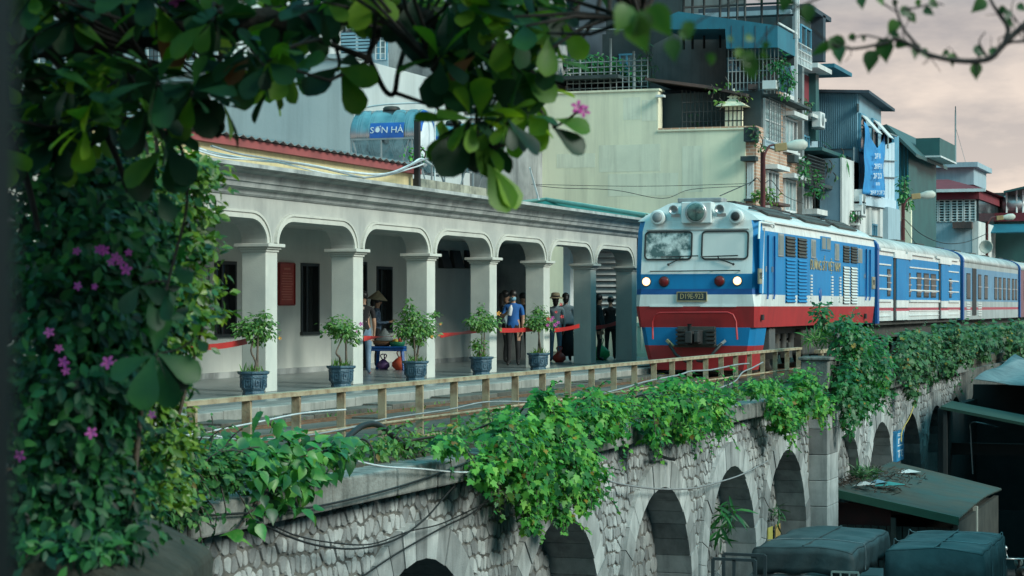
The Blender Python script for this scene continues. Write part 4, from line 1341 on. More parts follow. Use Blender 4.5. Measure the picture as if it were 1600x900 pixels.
# upper right: balconies cage of the same building
XE = at_y(1215, 76) + .02
xe1 = at_y(1160, 77)
block(Ed, 'balcony_slab', at_y(1166, 76.2), at_y(1216, 76.2), 76.2, 82, zof(-16.8, 76, 150), zof(-16.8, 76, 146), w_dark)
fy(Ed, 'balcony_back', 1135, 1216, 74, 148, 79.2, .1, w_dark)
mb = MB()
for k in range(14):
    x = at_y(1138 + k * 6, 76.2); mb.tube([(x, 76.2, zof(x, 76.2, 146)), (x, 76.2, zof(x, 76.2, 74))], .02, 5)
for py in (92, 110, 128, 140): mb.tube([(at_y(1138, 76.2), 76.2, zof(-16.8, 76.2, py)), (at_y(1216, 76.2), 76.2, zof(-16.8, 76.2, py))], .018, 5)
mb.build('balcony_grille', f_grey, Ed)
fy(Ed, 'planter_box', 1197, 1218, 128, 141, 76.1, .6, f_white); fy(Ed, 'planter_box', 1172, 1184, 133, 141, 76.1, .4, w_rust)
win(Ed, 'y', 1137, 1156, 90, 112, 79.1, f_blue, [g_sky, g_dark], 2, 2)
for k, px in enumerate((1240, 1243, 1246)):
    fx(Ed, 'corner_post', px, px + 1.2, -40, 160 if k == 1 else 60, XE, .05, f_white if k else f_grey, .05)

# F: brick apartment house
Fd = thing('brick_apartment', 'narrow apartment house with bare brick facade and white framed windows behind the red lamp pole', 'apartment house', (-18, 79, 0))
XF2 = at_y(1181, 75)
yF1 = at_x(1249, XF2)
zF = zof(XF2, 78, 150)
block(Fd, 'wall', XF2 - 7, XF2, 75.05, yF1, -.1, zof(XF2, 75, 196) , brick_m)
block(Fd, 'upper_wall', XF2 - 6.8, XF2 - .02, 75.9, yF1, zof(XF2, 75, 196) - .0, zF, w_dark)
xW = XF2 - .02
fx(Fd, 'facade_panel', 1217, 1249, 150, 260, xW, .03, brick_m, .1)
fx(Fd, 'spandrel', 1222, 1247, 150, 172, xW, .1, w_white, .1)
win(Fd, 'x', 1192, 1217, 158, 222, xW, f_white, g_curt, 3, 2, grille=f_grey)
fx(Fd, 'apron', 1191, 1218, 222, 232, xW, .1, w_lblue, .05)
win(Fd, 'x', 1224, 1243, 186, 236, xW + .03, f_white, [g_curt, g_curt, g_dark], 3, 1, sill=w_white)
win(Fd, 'x', 1197, 1214, 268, 322, XF2, f_white, [g_dark, g_curt, g_dark], 3, 1, sill=f_white)
win(Fd, 'x', 1224, 1241, 282, 332, XF2, f_white, g_curt, 3, 1, sill=f_white)
win(Fd, 'y', 1168, 1178, 254, 310, 75.05, f_white, [g_curt, g_dark], 2, 1, sill=w_dark)
fx(Fd, 'meter_box', 1229, 1236, 243, 254, XF2, .3, w_dark); fx(Fd, 'shelf_bracket', 1236, 1245, 246, 250, XF2, .3, f_white)
fx(Fd, 'flower_trough', 1196, 1214, 318, 322, XF2, .5, w_rust)
fx(Fd, 'drain_pipe', 1245.5, 1248.5, 90, 360, XF2, .2, f_grey)
fy(Fd, 'balcony_box', 1166, 1186, 200, 222, 75.04, .4, w_dark)
# G: slim set-back section with balconies
Gd = thing('balcony_house', 'slim house with stacked balconies between the brick apartment and the blue corrugated house', 'house', (-18, 84, 0))
XG = XF2 - .35
yG1 = at_x(1278, XG)
block(Gd, 'wall', XG - 6, XG, yF1 + .01, yG1, -.1, zof(XG, 84, 22), w_lblue)
fx(Gd, 'roof_slab', 1246, 1280, 18, 25, XG, .5, w_navy, 4)
fx(Gd, 'side_fin', 1267, 1271, 25, 97, XG, .5, w_navy, .2)
fx(Gd, 'recess', 1248, 1266, 30, 96, XG, .02, w_dark); win(Gd, 'x', 1249, 1265, 42, 82, XG + .02, f_blue, g_dark, 2, 1)
fx(Gd, 'balcony_floor', 1246, 1269, 105, 112, XG, .8, w_white)
def rail_x(parent, px0, px1, py0, py1, X, m, n=8, nh=2):
    ya, yb = at_x(px0, X), at_x(px1, X); ym = (ya + yb) / 2
    z0, z1 = zof(X, ym, py1), zof(X, ym, py0)
    mb = MB()
    for k in range(n + 1):
        y = ya + (yb - ya) * k / n; mb.tube([(X, y, z0), (X, y, z1)], .02, 5)
    for k in range(nh + 1):
        z = z0 + (z1 - z0) * k / nh; mb.tube([(X, ya, z), (X, yb, z)], .024, 5)
    return mb.build('balcony_rail', m, parent)
rail_x(Gd, 1247, 1268, 72, 105, XG + .75, f_white, 9, 3)
fx(Gd, 'awning', 1269, 1298, 108, 114, XG, .9, w_teal, .5)
fx(Gd, 'door', 1248, 1262, 116, 164, XG, .05, w_maroon); fx(Gd, 'side_fin', 1263, 1268, 114, 220, XG, .3, w_green, .1)
rail_x(Gd, 1247, 1268, 158, 182, XG + .5, f_dark, 8, 2); fx(Gd, 'balcony_floor', 1246, 1268, 182, 187, XG, .6, w_white)
win(Gd, 'x', 1253, 1262, 212, 238, XG, f_blue, g_sky, 2, 1)
fx(Gd, 'balcony_floor', 1247, 1288, 292, 297, XG, .9, w_dark); fx(Gd, 'balcony_back', 1247, 1285, 242, 292, XG, .04, w_dark)
rail_x(Gd, 1262, 1288, 246, 292, XG + .88, f_dark, 14, 9)
fx(Gd, 'balcony_roof', 1247, 1290, 238, 243, XG, .95, w_green)
win(Gd, 'x', 1252, 1262, 300, 336, XG, f_white, g_dark, 2, 1); win(Gd, 'x', 1266, 1276, 302, 336, XG, f_white, g_dark, 2, 1)
fx(Gd, 'lower_canopy', 1249, 1285, 330, 338, XG, .7, w_white)
def ac_unit(px, py, X, sz=.75):
    y = at_x(px, X); z = zof(X, y, py)
    t = thing('air_conditioner', None, 'air conditioner', (X, y, z - .3))
    mb = MB(); mb.box(X + .05, X + .4, y - sz / 2, y + sz / 2, z - .3, z + .3); mb.build('casing', f_white, t, .02)
    M = Matrix.Translation((X + .4, y, z)) @ Matrix.Rotation(math.pi / 2, 4, 'Y')
    mb = MB(); mb.lathe([(.24, -.01), (.24, .012), (.05, .02)], 14, 0, True, M); mb.build('fan_grille', f_grey, t)
    mb = MB(); mb.box(X, X + .42, y - .3, y - .26, z - .36, z - .31); mb.box(X, X + .42, y + .26, y + .3, z - .36, z - .31); mb.build('bracket', f_grey, t)
    return t
ac_unit(1270, 188, XG + .3, .9)['label'] = 'white air conditioner hung beside the drain on the slim balcony house'
# H: blue corrugated house with grey-blue lower wall
Hd = thing('corrugated_house', 'blue grey house clad in corrugated sheet with a shallow overhanging roof and two open windows', 'house', (-17, 93, 0))
XH = at_y(1341, 90)
x0H = at_y(1272, 90)
yH1 = at_x(1376, XH)
zHt = zof(XH, 90, 146)
zHm = zof(XH, 90, 232)
mb = MB(); mb.box(x0H - 3, XH - .02, 90.06, yH1, -.1, zHt); mb.build('wall', w_lblue, Hd)
V = []; Fc = []
nr = 30
z_l = zof(x0H, 90, 141)
for k in range(nr * 4 + 1):
    x = x0H - .5 + (XH - x0H + .5) * k / (nr * 4)
    y = 90.0 - (.05 if k % 4 in (1, 2) else 0)
    V += [(x, y, zHm), (x, y, zHt + (z_l - zHt) * 0 + .05)]
for k in range(nr * 4): Fc.append((2 * k, 2 * k + 2, 2 * k + 3, 2 * k + 1))
mb = MB(); mb.add(V, Fc); mb.build('corrugated_cladding', w_blue, Hd)
fx(Hd, 'gable_wall', 1342, 1376, 150, 330, XH, .02, w_blue, .1)
mb = MB(); mb.add([(x0H - 2.5, 89.7, zHt + .32), (XH + .5, 89.7, zHt + .1), (XH + .5, yH1 + .8, zHt - .12), (x0H - 2.5, yH1 + .8, zHt + .1)] + [(x0H - 2.5, 89.7, zHt + .2), (XH + .5, 89.7, zHt - .02), (XH + .5, yH1 + .8, zHt - .24), (x0H - 2.5, yH1 + .8, zHt - .02)],
                  [(0, 1, 2, 3), (4, 7, 6, 5), (0, 4, 5, 1), (1, 5, 6, 2), (2, 6, 7, 3), (3, 7, 4, 0)]); mb.build('roof', w_navy, Hd)
for (a, b, c, d) in ((1342, 1350, 178, 238), (1361, 1369, 186, 240)):
    wd = win(Hd, 'x', a, b, c, d, XH + .02, f_blue, g_dark, 1, 1)
    ya, yb = at_x(a, XH), at_x(b, XH); zt = zof(XH, ya, c + 2); 
    mb = MB(); mb.add([(XH + .1, ya, zt), (XH + .1, yb, zt), (XH + .75, yb, zt - .75), (XH + .75, ya, zt - .75), (XH + .14, ya, zt + .02), (XH + .14, yb, zt + .02), (XH + .79, yb, zt - .73), (XH + .79, ya, zt - .73)], [(0, 3, 2, 1), (4, 5, 6, 7), (0, 1, 5, 4), (1, 2, 6, 5), (2, 3, 7, 6), (3, 0, 4, 7)])
    mb.build('open_casement', f_white, wd)
fx(Hd, 'vent_slot', 1338.6, 1341, 162, 174, XH, .03, w_dark)
# lower front blocks of H
yq = 86.3
xq0, xq1 = at_y(1281, yq), at_y(1313, yq)
block(Hd, 'front_block', xq0, xq1, yq, 90, -.1, zof(xq1, yq, 247), mat('wall_blue_render', (.17, .29, .37), (.13, .23, .3), .85, .6, streak=.3))
block(Hd, 'front_block_edge', xq1 + .001, xq1 + .08, yq - .02, 90, -.1, zof(xq1, yq, 246), w_white)
block(Hd, 'lower_wall', xq1 + .08, XH, 88.9, 90, -.1, zHm - .02, w_white)
win(Hd, 'y', 1316, 1327, 300, 330, 88.9, f_blue, g_sky, 2, 1)
win(Hd, 'y', 1317, 1330, 246, 268, 88.9, f_dark, g_dark, 3, 3)
for py, lb in ((308, 'upper of two stacked air conditioners beside the hanging blue banner'), (326, 'lower of two stacked air conditioners beside the hanging blue banner')):
    ac_unit(1335, py, XH - .02, .8)['label'] = lb
fy(Hd, 'balcony_floor', 1314, 1346, 349, 353, 88.9, .9, w_white)
mb = MB()
for k in range(8):
    x = at_y(1315 + k * 4.2, 88.05); mb.tube([(x, 88.05, zof(x, 88, 350)), (x, 88.05, zof(x, 88, 330))], .018, 5)
mb.tube([(at_y(1315, 88.05), 88.05, zof(-16.5, 88, 330)), (at_y(1345, 88.05), 88.05, zof(-16.5, 88, 330))], .02, 5)
mb.build('balcony_rail', f_dark, Hd)
# I: white-blue advertising boards and banner on the track face
Id = thing('billboard_house', 'pale house carrying a large white billboard frame above a plain white storey', 'house', (-16, 96, 0))
XI = XH + .25
yI0, yI1 = at_x(1345, XI), at_x(1398, XI)
block(Id, 'wall', XI - 5, XI - .3, yH1 + .02, yI1 - .3, -.1, zof(XI, 97, 262), w_white)
block(Id, 'lower_wall', XI - .29, XI - .1, at_x(1347, XI), at_x(1378, XI), -.1, zof(XI, 94, 322), w_white)
block(Id, 'lower_wall', XI - .29, XI + .25, at_x(1378.5, XI), yI1, -.1, zof(XI, 99, 330), w_lblue)
win(Id, 'x', 1361, 1368, 350, 372, XI - .1, f_blue, g_sky, 2, 1)
fx(Id, 'pilaster', 1354, 1358, 324, 380, XI - .1, .12, w_white); fx(Id, 'pilaster', 1371, 1375, 326, 380, XI - .1, .12, w_white)
mb = MB()
def Ipt(px, py, d=0.0):
    y = at_x(px, XI); return (XI + d, y, zof(XI, y, py))
def Iquad(name, pts, d, m):
    mb = MB(); a = [Ipt(px, py, d) for px, py in pts]; b = [Ipt(px, py, d + .1) for px, py in pts]; n = len(pts)
    mb.add(a + b, [tuple(range(n)), tuple(range(n, 2 * n))[::-1]] + [(i, n + i, n + (i + 1) % n, (i + 1) % n) for i in range(n)]); return mb.build(name, m, Id)
board_m = mat('billboard_white', (.52, .66, .74), (.42, .56, .65), .5, 1.0, streak=.3, streak_col=(.2, .36, .5))
for (a, b) in ((1375, 1380.3), (1380.8, 1386), (1386.5, 1391.5), (1392, 1396)):
    Iquad('billboard_panel', [(a, 229 - (a - 1375) * .3), (b, 229 - (b - 1375) * .3), (b, 311 + (b - 1375) * .22), (a, 311 + (a - 1375) * .22)], -.05, board_m)
Iquad('billboard_column', [(1396.5, 212), (1404, 212.5), (1404, 330), (1396.5, 327)], -.08, f_blue)
Iquad('billboard_base', [(1342, 304), (1396, 313.5), (1396, 327), (1342, 320)], .02, board_m)
for z_ in (250, 276):
    Iquad('billboard_bar', [(1375, z_), (1396, z_ + 1), (1396, z_ + 2), (1375, z_ + 1)], .06, f_grey)
mb = MB(); mb.tube([Ipt(1343, 196, .1), Ipt(1362, 200, .1), Ipt(1397, 213, .1)], .04, 5); mb.tube([Ipt(1384, 205, .1), Ipt(1384, 232, .1)], .04, 5); mb.tube([Ipt(1360, 200, .1), Ipt(1360, 226, .1)], .04, 5); mb.build('billboard_frame', f_grey, Id)
# the banner hangs on the billboard frame
ban = thing('banner', 'crumpled bright blue banner with white lettering sagging from the billboard frame', 'banner', Ipt(1343, 305))
ban_m = mat('banner_blue', (.03, .26, .55), (.02, .18, .44), .7, 2.0, bump=.3, bscale=3)
mb = MB(); V = []; Fc = []
nu, nv = 16, 22
for j in range(nv + 1):
    for i in range(nu + 1):
        u, v = i / nu, j / nv
        px = 1342 + 33 * u
        top = 186 + 46 * math.sin(math.pi * min(1, u * .78)) ** 1.5 if u > .15 else 190 + u * 60
        py = top + (303 + u * 6 - top) * v
        p = Ipt(px, py, .2 + .035 * math.sin(u * 15 + v * 4) + .03 * math.sin(v * 11 + u * 5))
        V.append(p)
for j in range(nv):
    for i in range(nu):
        a = j * (nu + 1) + i; Fc.append((a, a + 1, a + nu + 2, a + nu + 1))
mb.add(V, Fc, 0, True); o = mb.build('cloth', ban_m, ban)
sm = o.modifiers.new('solid', 'SOLIDIFY'); sm.thickness = .01
ban_w = mat('banner_white', (.6, .72, .8), None, .6, 3)
for k, (py, txt) in enumerate(((246, 'CHO'), (262, 'THUÊ'), (278, 'NHÀ'), (292, 'LIÊN'), (301, 'HỆ'))):
    pass
mb = MB()
random.seed(11)
for row, (py, px0, px1, h) in enumerate(((240, 1353, 1366, 8), (256, 1352, 1367, 8), (271, 1351, 1367, 8), (285, 1355, 1364, 5), (298, 1346, 1371, 6))):
    n = int((px1 - px0) / 3.4)
    for k in range(n):
        a = px0 + k * 3.4
        for (q0, q1, r0, r1) in (((0, .9, 0, 1), (1.9, 2.6, 0, 1), (.9, 1.9, random.choice((0, .4)), .0)), ((0, .8, 0, 1), (.8, 2.5, 0, .2), (.8, 2.3, .45, .62)), ((0, 2.5, .82, 1), (0, 2.5, 0, .2), (1.6, 2.5, .2, .8)))[random.randrange(3)]:
            if r1 <= r0: continue
            p = [Ipt(a + q0, py + h * r1, .37), Ipt(a + q1, py + h * r1, .37), Ipt(a + q1, py + h * r0, .37), Ipt(a + q0, py + h * r0, .37)]
            mb.quad(*p)
o = mb.build('lettering', ban_w, ban); o['kind'] = 'stuff'
# J: green roofed house
Jd = thing('green_roofed_house', 'narrow dark house with a green corrugated gable roof just right of the billboard', 'house', (-16, 106, 0))
yJ = 104
xj0, xj1 = at_y(1392, yJ), at_y(1420, yJ)
block(Jd, 'wall', xj0 - 3, xj1, yJ, yJ + 9, -.1, zof(xj1, yJ, 226), w_green)
mb = MB()
zr_, ze = zof(xj1, yJ, 199), zof(xj1, yJ, 226)
mb.prism([(xj0 - 3, ze), (xj0 - 3, ze + .15), (xj1 - .9, zr_ + .1), (xj1 + .5, ze - .5), (xj1 + .5, ze - .65), (xj1 - .9, zr_ - .1)], 'y', yJ - 1, yJ + 9.5); mb.build('roof', mat('roof_green_grey', (.05, .1, .1), (.03, .07, .075), .55, 1), Jd)
block(Jd, 'dormer_box', xj1 - .05, xj1 + 1.1, yJ + 2.5, yJ + 8, zof(xj1, yJ, 238), zof(xj1, yJ, 210), w_green)
mb = MB(); mb.box(xj1 - .1, xj1 + 1.16, yJ + 2.4, yJ + 8.1, zof(xj1, yJ, 241), zof(xj1, yJ, 238.4)); mb.build('dormer_trim', f_white, Jd)
for k in range(5):
    px = 1396 + k * 5.5; fy(Jd, 'wall_rib', px, px + 1, 228, 300, yJ, .06, w_teal)
yJ2 = 106
fy(Jd, 'lower_wall', 1402, 1425, 312, 380, 103.6, .3, w_cream); win(Jd, 'y', 1404, 1411, 345, 372, 103.3, f_grey, g_sky, 1, 1)
# K: maroon roof house
Kd = thing('maroon_roofed_house', 'grey blue house with maroon hipped roof and a band of white window grilles', 'house', (-17, 128, 0))
yK = 124
def ky(px): return at_y(px, yK)
def kz(py, px=1475): return zof(ky(px), yK, py)
xk0, xk1 = ky(1422), ky(1528)
block(Kd, 'wall', xk0, xk1, yK, yK + 12, -.1, kz(346), w_lblue)
block(Kd, 'grille_storey', xk0, xk1, yK + .4, yK + 12, kz(346), kz(312), g_dark)
block(Kd, 'fascia', xk0 - .1, xk1 + .1, yK - .3, yK + 12.2, kz(312), kz(299), w_maroon)
block(Kd, 'corner_pier', ky(1519), xk1 + .02, yK - .02, yK + 12, -.1, kz(346.4), w_white)
mb = MB(); zt, zb = kz(274), kz(297)
mb.add([(xk0 - .3, yK - .6, zb), (xk1 + .4, yK - .6, zb), (xk1 + .4, yK + 13, zb), (xk0 - .3, yK + 13, zb), (xk0 - .3, yK + 4, zt), (xk1 - 2.2, yK + 4, zt), (xk1 - 2.2, yK + 8, zt), (xk0 - .3, yK + 8, zt)], [(0, 1, 5, 4), (1, 2, 6, 5), (2, 3, 7, 6), (3, 0, 4, 7), (4, 5, 6, 7), (3, 2, 1, 0)])
mb.build('roof', w_maroon, Kd)
mb = MB(); mb.box(xk0 - .4, xk1 + .5, yK - .7, yK - .55, zb - .15, zb + .02); mb.build('gutter', f_white, Kd)
block(Kd, 'roof_house', ky(1420), ky(1500), yK + 6, yK + 12, kz(280), kz(252), w_lblue); block(Kd, 'roof_house_slab', ky(1418), ky(1508), yK + 5.5, yK + 12.5, kz(252), kz(244), w_lblue)
for k in range(5):
    a = 1428 + k * 19.6
    mb = MB(); xa, xb_ = ky(a), ky(a + 18)
    for q in range(9):
        z = kz(346) + (kz(313) - kz(346)) * q / 8; mb.box(xa, xb_, yK - .04, yK + .0, z - .03, z + .03)
    for q in range(3):
        x = xa + (xb_ - xa) * q / 2; mb.box(x - .04, x + .04, yK - .1, yK - .045, kz(346), kz(313))
    mb.build('window_grille', f_white, Kd)
    mb = MB(); mb.box(xa + .2, xb_ - .2, yK + .36, yK + .39, kz(344), kz(316)); mb.build('pane', [g_sky, g_dark, g_curt, g_dark, g_sky][k], Kd)
fy(Kd, 'balcony_planter', 1490, 1520, 347, 357, yK, .5, w_rust)
mb = MB(); xk = ky(1459); mb.tube([(xk, yK + 9, kz(246)), (xk, yK + 9, kz(246) + 3.2), (xk, yK + 9, zof(xk, yK + 9, 166))], [.06, .05, .03], 6)
mb.tube([(xk, yK + 9, zof(xk, yK + 9, 198)), (ky(1478), yK + 9, kz(246))], .012, 4)
tag(mb.build('antenna_mast', f_grey), 'thin tall antenna mast rising from the flat roof behind the maroon roof', 'mast')
# L: far right
Ld = thing('green_fronted_house', 'low house with dark green front and red band at the far right edge', 'house', (-12, 135, 0))
yL = 132
def ly(px): return at_y(px, yL)
def lz(py): return zof(ly(1570), yL, py)
block(Ld, 'wall', ly(1529), ly(1640), yL, yL + 8, -.1, lz(346), w_green)
block(Ld, 'fascia', ly(1529), ly(1640), yL - .4, yL + 8, lz(346), lz(333), w_maroon)
block(Ld, 'roof_wall', ly(1528), ly(1566), yL + 3, yL + 8, lz(334), lz(297), w_dark)
mb = MB(); mb.prism([(ly(1565), lz(300)), (ly(1565), lz(297)), (ly(1640), lz(281)), (ly(1640), lz(285))], 'y', yL + 1, yL + 8); mb.build('canopy', w_green, Ld)
for px in (1568, 1584, 1594, 1606):
    x = ly(px); mb = MB(); mb.tube([(x, yL + 1.5, lz(334)), (x, yL + 1.5, lz(296))], .06, 5); mb.build('canopy_post', f_white, Ld)
mb = MB(); mb.add([(ly(1530), yL - .4, lz(352)), (ly(1640), yL - .4, lz(352)), (ly(1640), yL - 2.2, lz(366)), (ly(1524), yL - 2.2, lz(366))], [(0, 1, 2, 3)]); o = mb.build('awning', w_teal, Ld); o.modifiers.new('s', 'SOLIDIFY').thickness = .06
xm_ = ly(1579)
M = Matrix.Translation((xm_, yL + 2, lz(334) + .62)) @ Matrix.Rotation(math.pi / 2, 4, 'Y')
mb = MB(); mb.lathe([(.05, -.75), (.35, -.72), (.55, -.6), (.58, 0), (.55, .6), (.35, .72), (.05, .75)], 18, 0, True, M)
tk = tag(mb.build('water_tank', t_steel), 'small steel tank lying on the red banded roof at the far right', 'water tank')

# low shed with white louvres beyond the station end
Sd = thing('louvred_shed', 'small cream shed with a wall of white louvre slats behind the last station column', 'shed', (-18.5, 60, 0))
xs0, xs1 = at_y(900, 59), at_y(990, 59)
block(Sd, 'wall', xs0, xs1, 59.05, 63, -.1, 1.25, w_cream)
block(Sd, 'louvre_back', xs0, xs1, 59.2, 63, 1.25, 3.6, w_dark)
for k in range(13):
    z = 1.27 + k * .165
    mb = MB(); mb.add([(xs0, 59.0, z), (xs1, 59.0, z), (xs1, 59.14, z + .15), (xs0, 59.14, z + .15), (xs0, 59.03, z), (xs1, 59.03, z), (xs1, 59.17, z + .15), (xs0, 59.17, z + .15)], [(0, 1, 2, 3), (7, 6, 5, 4), (0, 4, 5, 1), (3, 2, 6, 7)]); mb.build('louvre_slat', w_white, Sd)
green_tin = mat('green_tin', (.015, .15, .125), (.01, .11, .09), .5, 3.0)
mb = MB(); V = []; Fc = []
ya, yb, ze, zr = 55.6, 64.5, 3.9, 4.5
for k in range(61):
    yy = ya + (yb - ya) * k / 60; f_ = min(1, min(k, 60 - k) / 16); dz = .018 if k % 2 else 0
    V += [(-15.6, yy, ze + dz), (-19.2, yy, ze + (zr - ze) * f_ + dz), (-23, yy, ze + dz)]
for k in range(60):
    q = 3 * k; Fc += [(q, q + 3, q + 4, q + 1), (q + 1, q + 4, q + 5, q + 2)]
mb.add(V, Fc); o = mb.build('roof', green_tin, Sd); o.modifiers.new('t', 'SOLIDIFY').thickness = .03
mb = MB(); mb.tube([(-15.6, ya, ze + .04), (-19.2, ya + 2.4, zr + .04), (-19.2, yb - 2.4, zr + .04), (-15.6, yb, ze + .04)], .06, 6); mb.tube([(-23, ya, ze + .04), (-19.2, ya + 2.4, zr + .04)], .06, 6); mb.build('roof_ridge', mat('pale_tin', (.3, .5, .42), None, .5), Sd)
block(Sd, 'upper_beam', xs0, xs1, 59.02, 63, 3.6, 3.98, w_dark)
mb = MB(); mb.box(at_y(880, 58), at_y(891, 58), 58, 58.3, 0, 3.6); tag(mb.build('white_post', f_white), 'slim white post seen through the arcade behind the woman in grey', 'post')
mb = MB(); x = at_y(988, 56); mb.box(x - .4, x + .5, 56, 56.2, .2, 1.1); mb.box(x - .45, x + .55, 55.95, 56.25, .2, .32)
bal = MB()
bal.box(x - .4, x + .7, 55.98, 56.12, 1.0, 1.1); bal.box(x - .4, x + .7, 55.98, 56.12, .2, .3)
for k in range(7): bal.box(x - .38 + k * .17, x - .3 + k * .17, 56.01, 56.09, .3, 1.0)
tag(bal.build('balustrade', w_cream), 'short cream balustrade between the last column and the locomotive', 'balustrade')
# ================================================================ THINGS ON AND AROUND THE STATION
def pp(px, py, X, dx=0.0):
    y = at_x(px, X); return Vector((X + dx, y, zof(X, y, py)))
def smooth_path(P, n=6):
    P = [Vector(p) for p in P]
    out = []
    for i in range(len(P) - 1):
        p0, p1, p2, p3 = P[max(i - 1, 0)], P[i], P[i + 1], P[min(i + 2, len(P) - 1)]
        for k in range(n):
            t = k / n
            out.append(.5 * ((2 * p1) + (p2 - p0) * t + (2 * p0 - 5 * p1 + 4 * p2 - p3) * t * t + (3 * p1 - p0 - 3 * p2 + p3) * t ** 3))
    out.append(P[-1])
    return out
def cable(name, label, cat, pts, r, m, X=None, n=6, sides=5, group=None):
    P = [pp(a, b, X) for a, b in pts] if X is not None else pts
    mb = MB(); mb.tube(smooth_path(P, n), r, sides)
    return tag(mb.build(name, m), label, cat, group)
black = mat('black_rubber', (.012, .013, .014), None, .6, 5)
grey_cable = mat('grey_cable', (.28, .3, .31), (.2, .21, .22), .6, 5)
white_pipe = mat('white_pipe', (.62, .65, .66), (.45, .48, .5), .5, 4)
stainless = mat('stainless', (.42, .47, .5), (.24, .29, .32), .24, 1.5, metal=.9, streak=.2, streak_col=(.12, .15, .17))
tank_blue = mat('tank_label_blue', (.02, .12, .45), None, .45, 3)
tank_white = mat('tank_label_white', (.7, .74, .78), None, .45, 3)

def tank(label, yc, lean=0.0):
    x1, L, R, zc_ = -18.4, 1.62, .6, 5.47
    t = thing('water_tank', label, 'water tank', (x1 - L / 2, yc, 3.7))
    M = Matrix.Translation((x1 - L, yc, zc_)) @ Matrix.Rotation(math.pi / 2, 4, 'Y')
    prof = [(.02, -.1), (.3, -.085), (R * .86, -.02), (R, .04)]
    z = .04
    for g0 in (.22, .52, 1.05, 1.38):
        for q in range(3):
            a = g0 + q * .05 - .05
            prof += [(R, a - .012), (R + .014, a), (R + .014, a + .016), (R, a + .028)]
    prof += [(R, L - .06), (R + .012, L - .04), (R, L)]
    mb = MB(); mb.lathe(prof, 40, 0, True, M); mb.build('shell', stainless, t)
    mb = MB(); mb.lathe([(R - .01, L), (R * .93, L + .045), (R * .8, L + .075), (R * .72, L + .07), (R * .66, L + .1), (R * .4, L + .14), (.02, L + .15)], 40, 0, True, M); cap = mb.build('end_cap', tank_white, t)
    mb = MB(); V = []; Fc = []
    for k in range(21):
        a = math.radians(-90 + 10 + 160 * k / 20) + math.pi / 2
        for (r, x) in ((R * .985, L + .02), (R * .90, L + .065), (R * .68, L + .1)):
            V.append((x1 - L + x + .004, yc - r * math.cos(a), zc_ + r * math.sin(a)))
    for k in range(20):
        for q in range(2): Fc.append((k * 3 + q, k * 3 + q + 1, k * 3 + q + 4, k * 3 + q + 3))
    mb.add(V, Fc, 0, True); mb.build('end_label', tank_blue, cap)
    for k, chx in enumerate('SƠN'):
        pass
    letters('tank_end', tank_white, cap, Matrix.Translation((x1 + .12, yc, zc_ + .44)) @ M_SIDE @ Matrix.Diagonal((.9, .75, 1, 1)))
    # label panel wrapped round the shell
    mb = MB(); V = []; Fc = []
    xa, xb = x1 - L + .52, x1 - L + 1.36
    n = 10; a0, a1 = math.radians(-8), math.radians(26)
    for k in range(n + 1):
        a = a0 + (a1 - a0) * k / n
        for x in (xa, xb): V.append((x, yc - (R + .02) * math.cos(a), zc_ + (R + .02) * math.sin(a)))
    for k in range(n): Fc.append((2 * k, 2 * k + 1, 2 * k + 3, 2 * k + 2))
    mb.add(V, Fc, 0, True); lab = mb.build('label_panel', tank_blue, t)
    me = TX['tank'].copy(); me.materials.clear(); me.materials.append(tank_white)
    for v in me.vertices:
        x, zz, o = v.co
        a = (a0 + a1) / 2 + zz * 1.0 / R
        v.co = ((xa + xb) / 2 + x * 1.12, yc - (R + .028 + o) * math.cos(a), zc_ + (R + .028 + o) * math.sin(a))
    link('lettering', me, lab)
    mb = MB(); mb.lathe([(.2, 0), (.2, .06), (.16, .1), (.02, .12)], 16, 0, True, Matrix.Translation((x1 - L / 2, yc, zc_ + R - .01))); mb.build('lid', t_under, t)
    mb = MB()
    ya, yb = yc - R - .03, yc + R + .03
    for yy in (ya, yb):
        mb.bar((x1 - L + .05, yy, zc_ - .1), (x1 - .02, yy, zc_ - .1), .04)
        for x in (x1 - L + .06, x1 - L / 2, x1 - .06): mb.bar((x, yy, 3.7), (x, yy, zc_ - .12), .035)
        mb.bar((x1 - L + .1, yy, zc_ - .12), (x1 - L + .4, yy, 4.3), .03); mb.bar((x1 - .12, yy, zc_ - .12), (x1 - .45, yy, 4.3), .03)
    for x in (x1 - L + .15, x1 - .2): mb.bar((x, ya, zc_ - R - .03), (x, yb, zc_ - R - .03), .05)
    mb.build('stand', t_grey, t)
    mb = MB()
    mb.tube(smooth_path([(x1 - L + .2, yc, zc_ + R + .1), (x1 - L / 2, yc - .1, zc_ + R + .14), (x1 + .25, yc - .1, zc_ + R + .1), (x1 + .3, yc - .1, zc_ + .3), (x1 + .3, yc - .1, 3.8)]), .02, 6); mb.build('pipe', white_pipe, t)
tank('nearer large stainless steel water tank with a blue label lying on the station roof', 46.65)
tank('farther stainless steel water tank half hidden by hanging leaves behind the nearer one', 50.7)
y_ = at_x(652, -15.45)
mb = MB(); mb.box(-15.5, -15.4, y_ - .05, y_ + .05, 3.70, zof(-15.45, y_, 188)); tag(mb.build('steel_post', black), 'black square steel post standing on the station roof in front of the tanks', 'post')
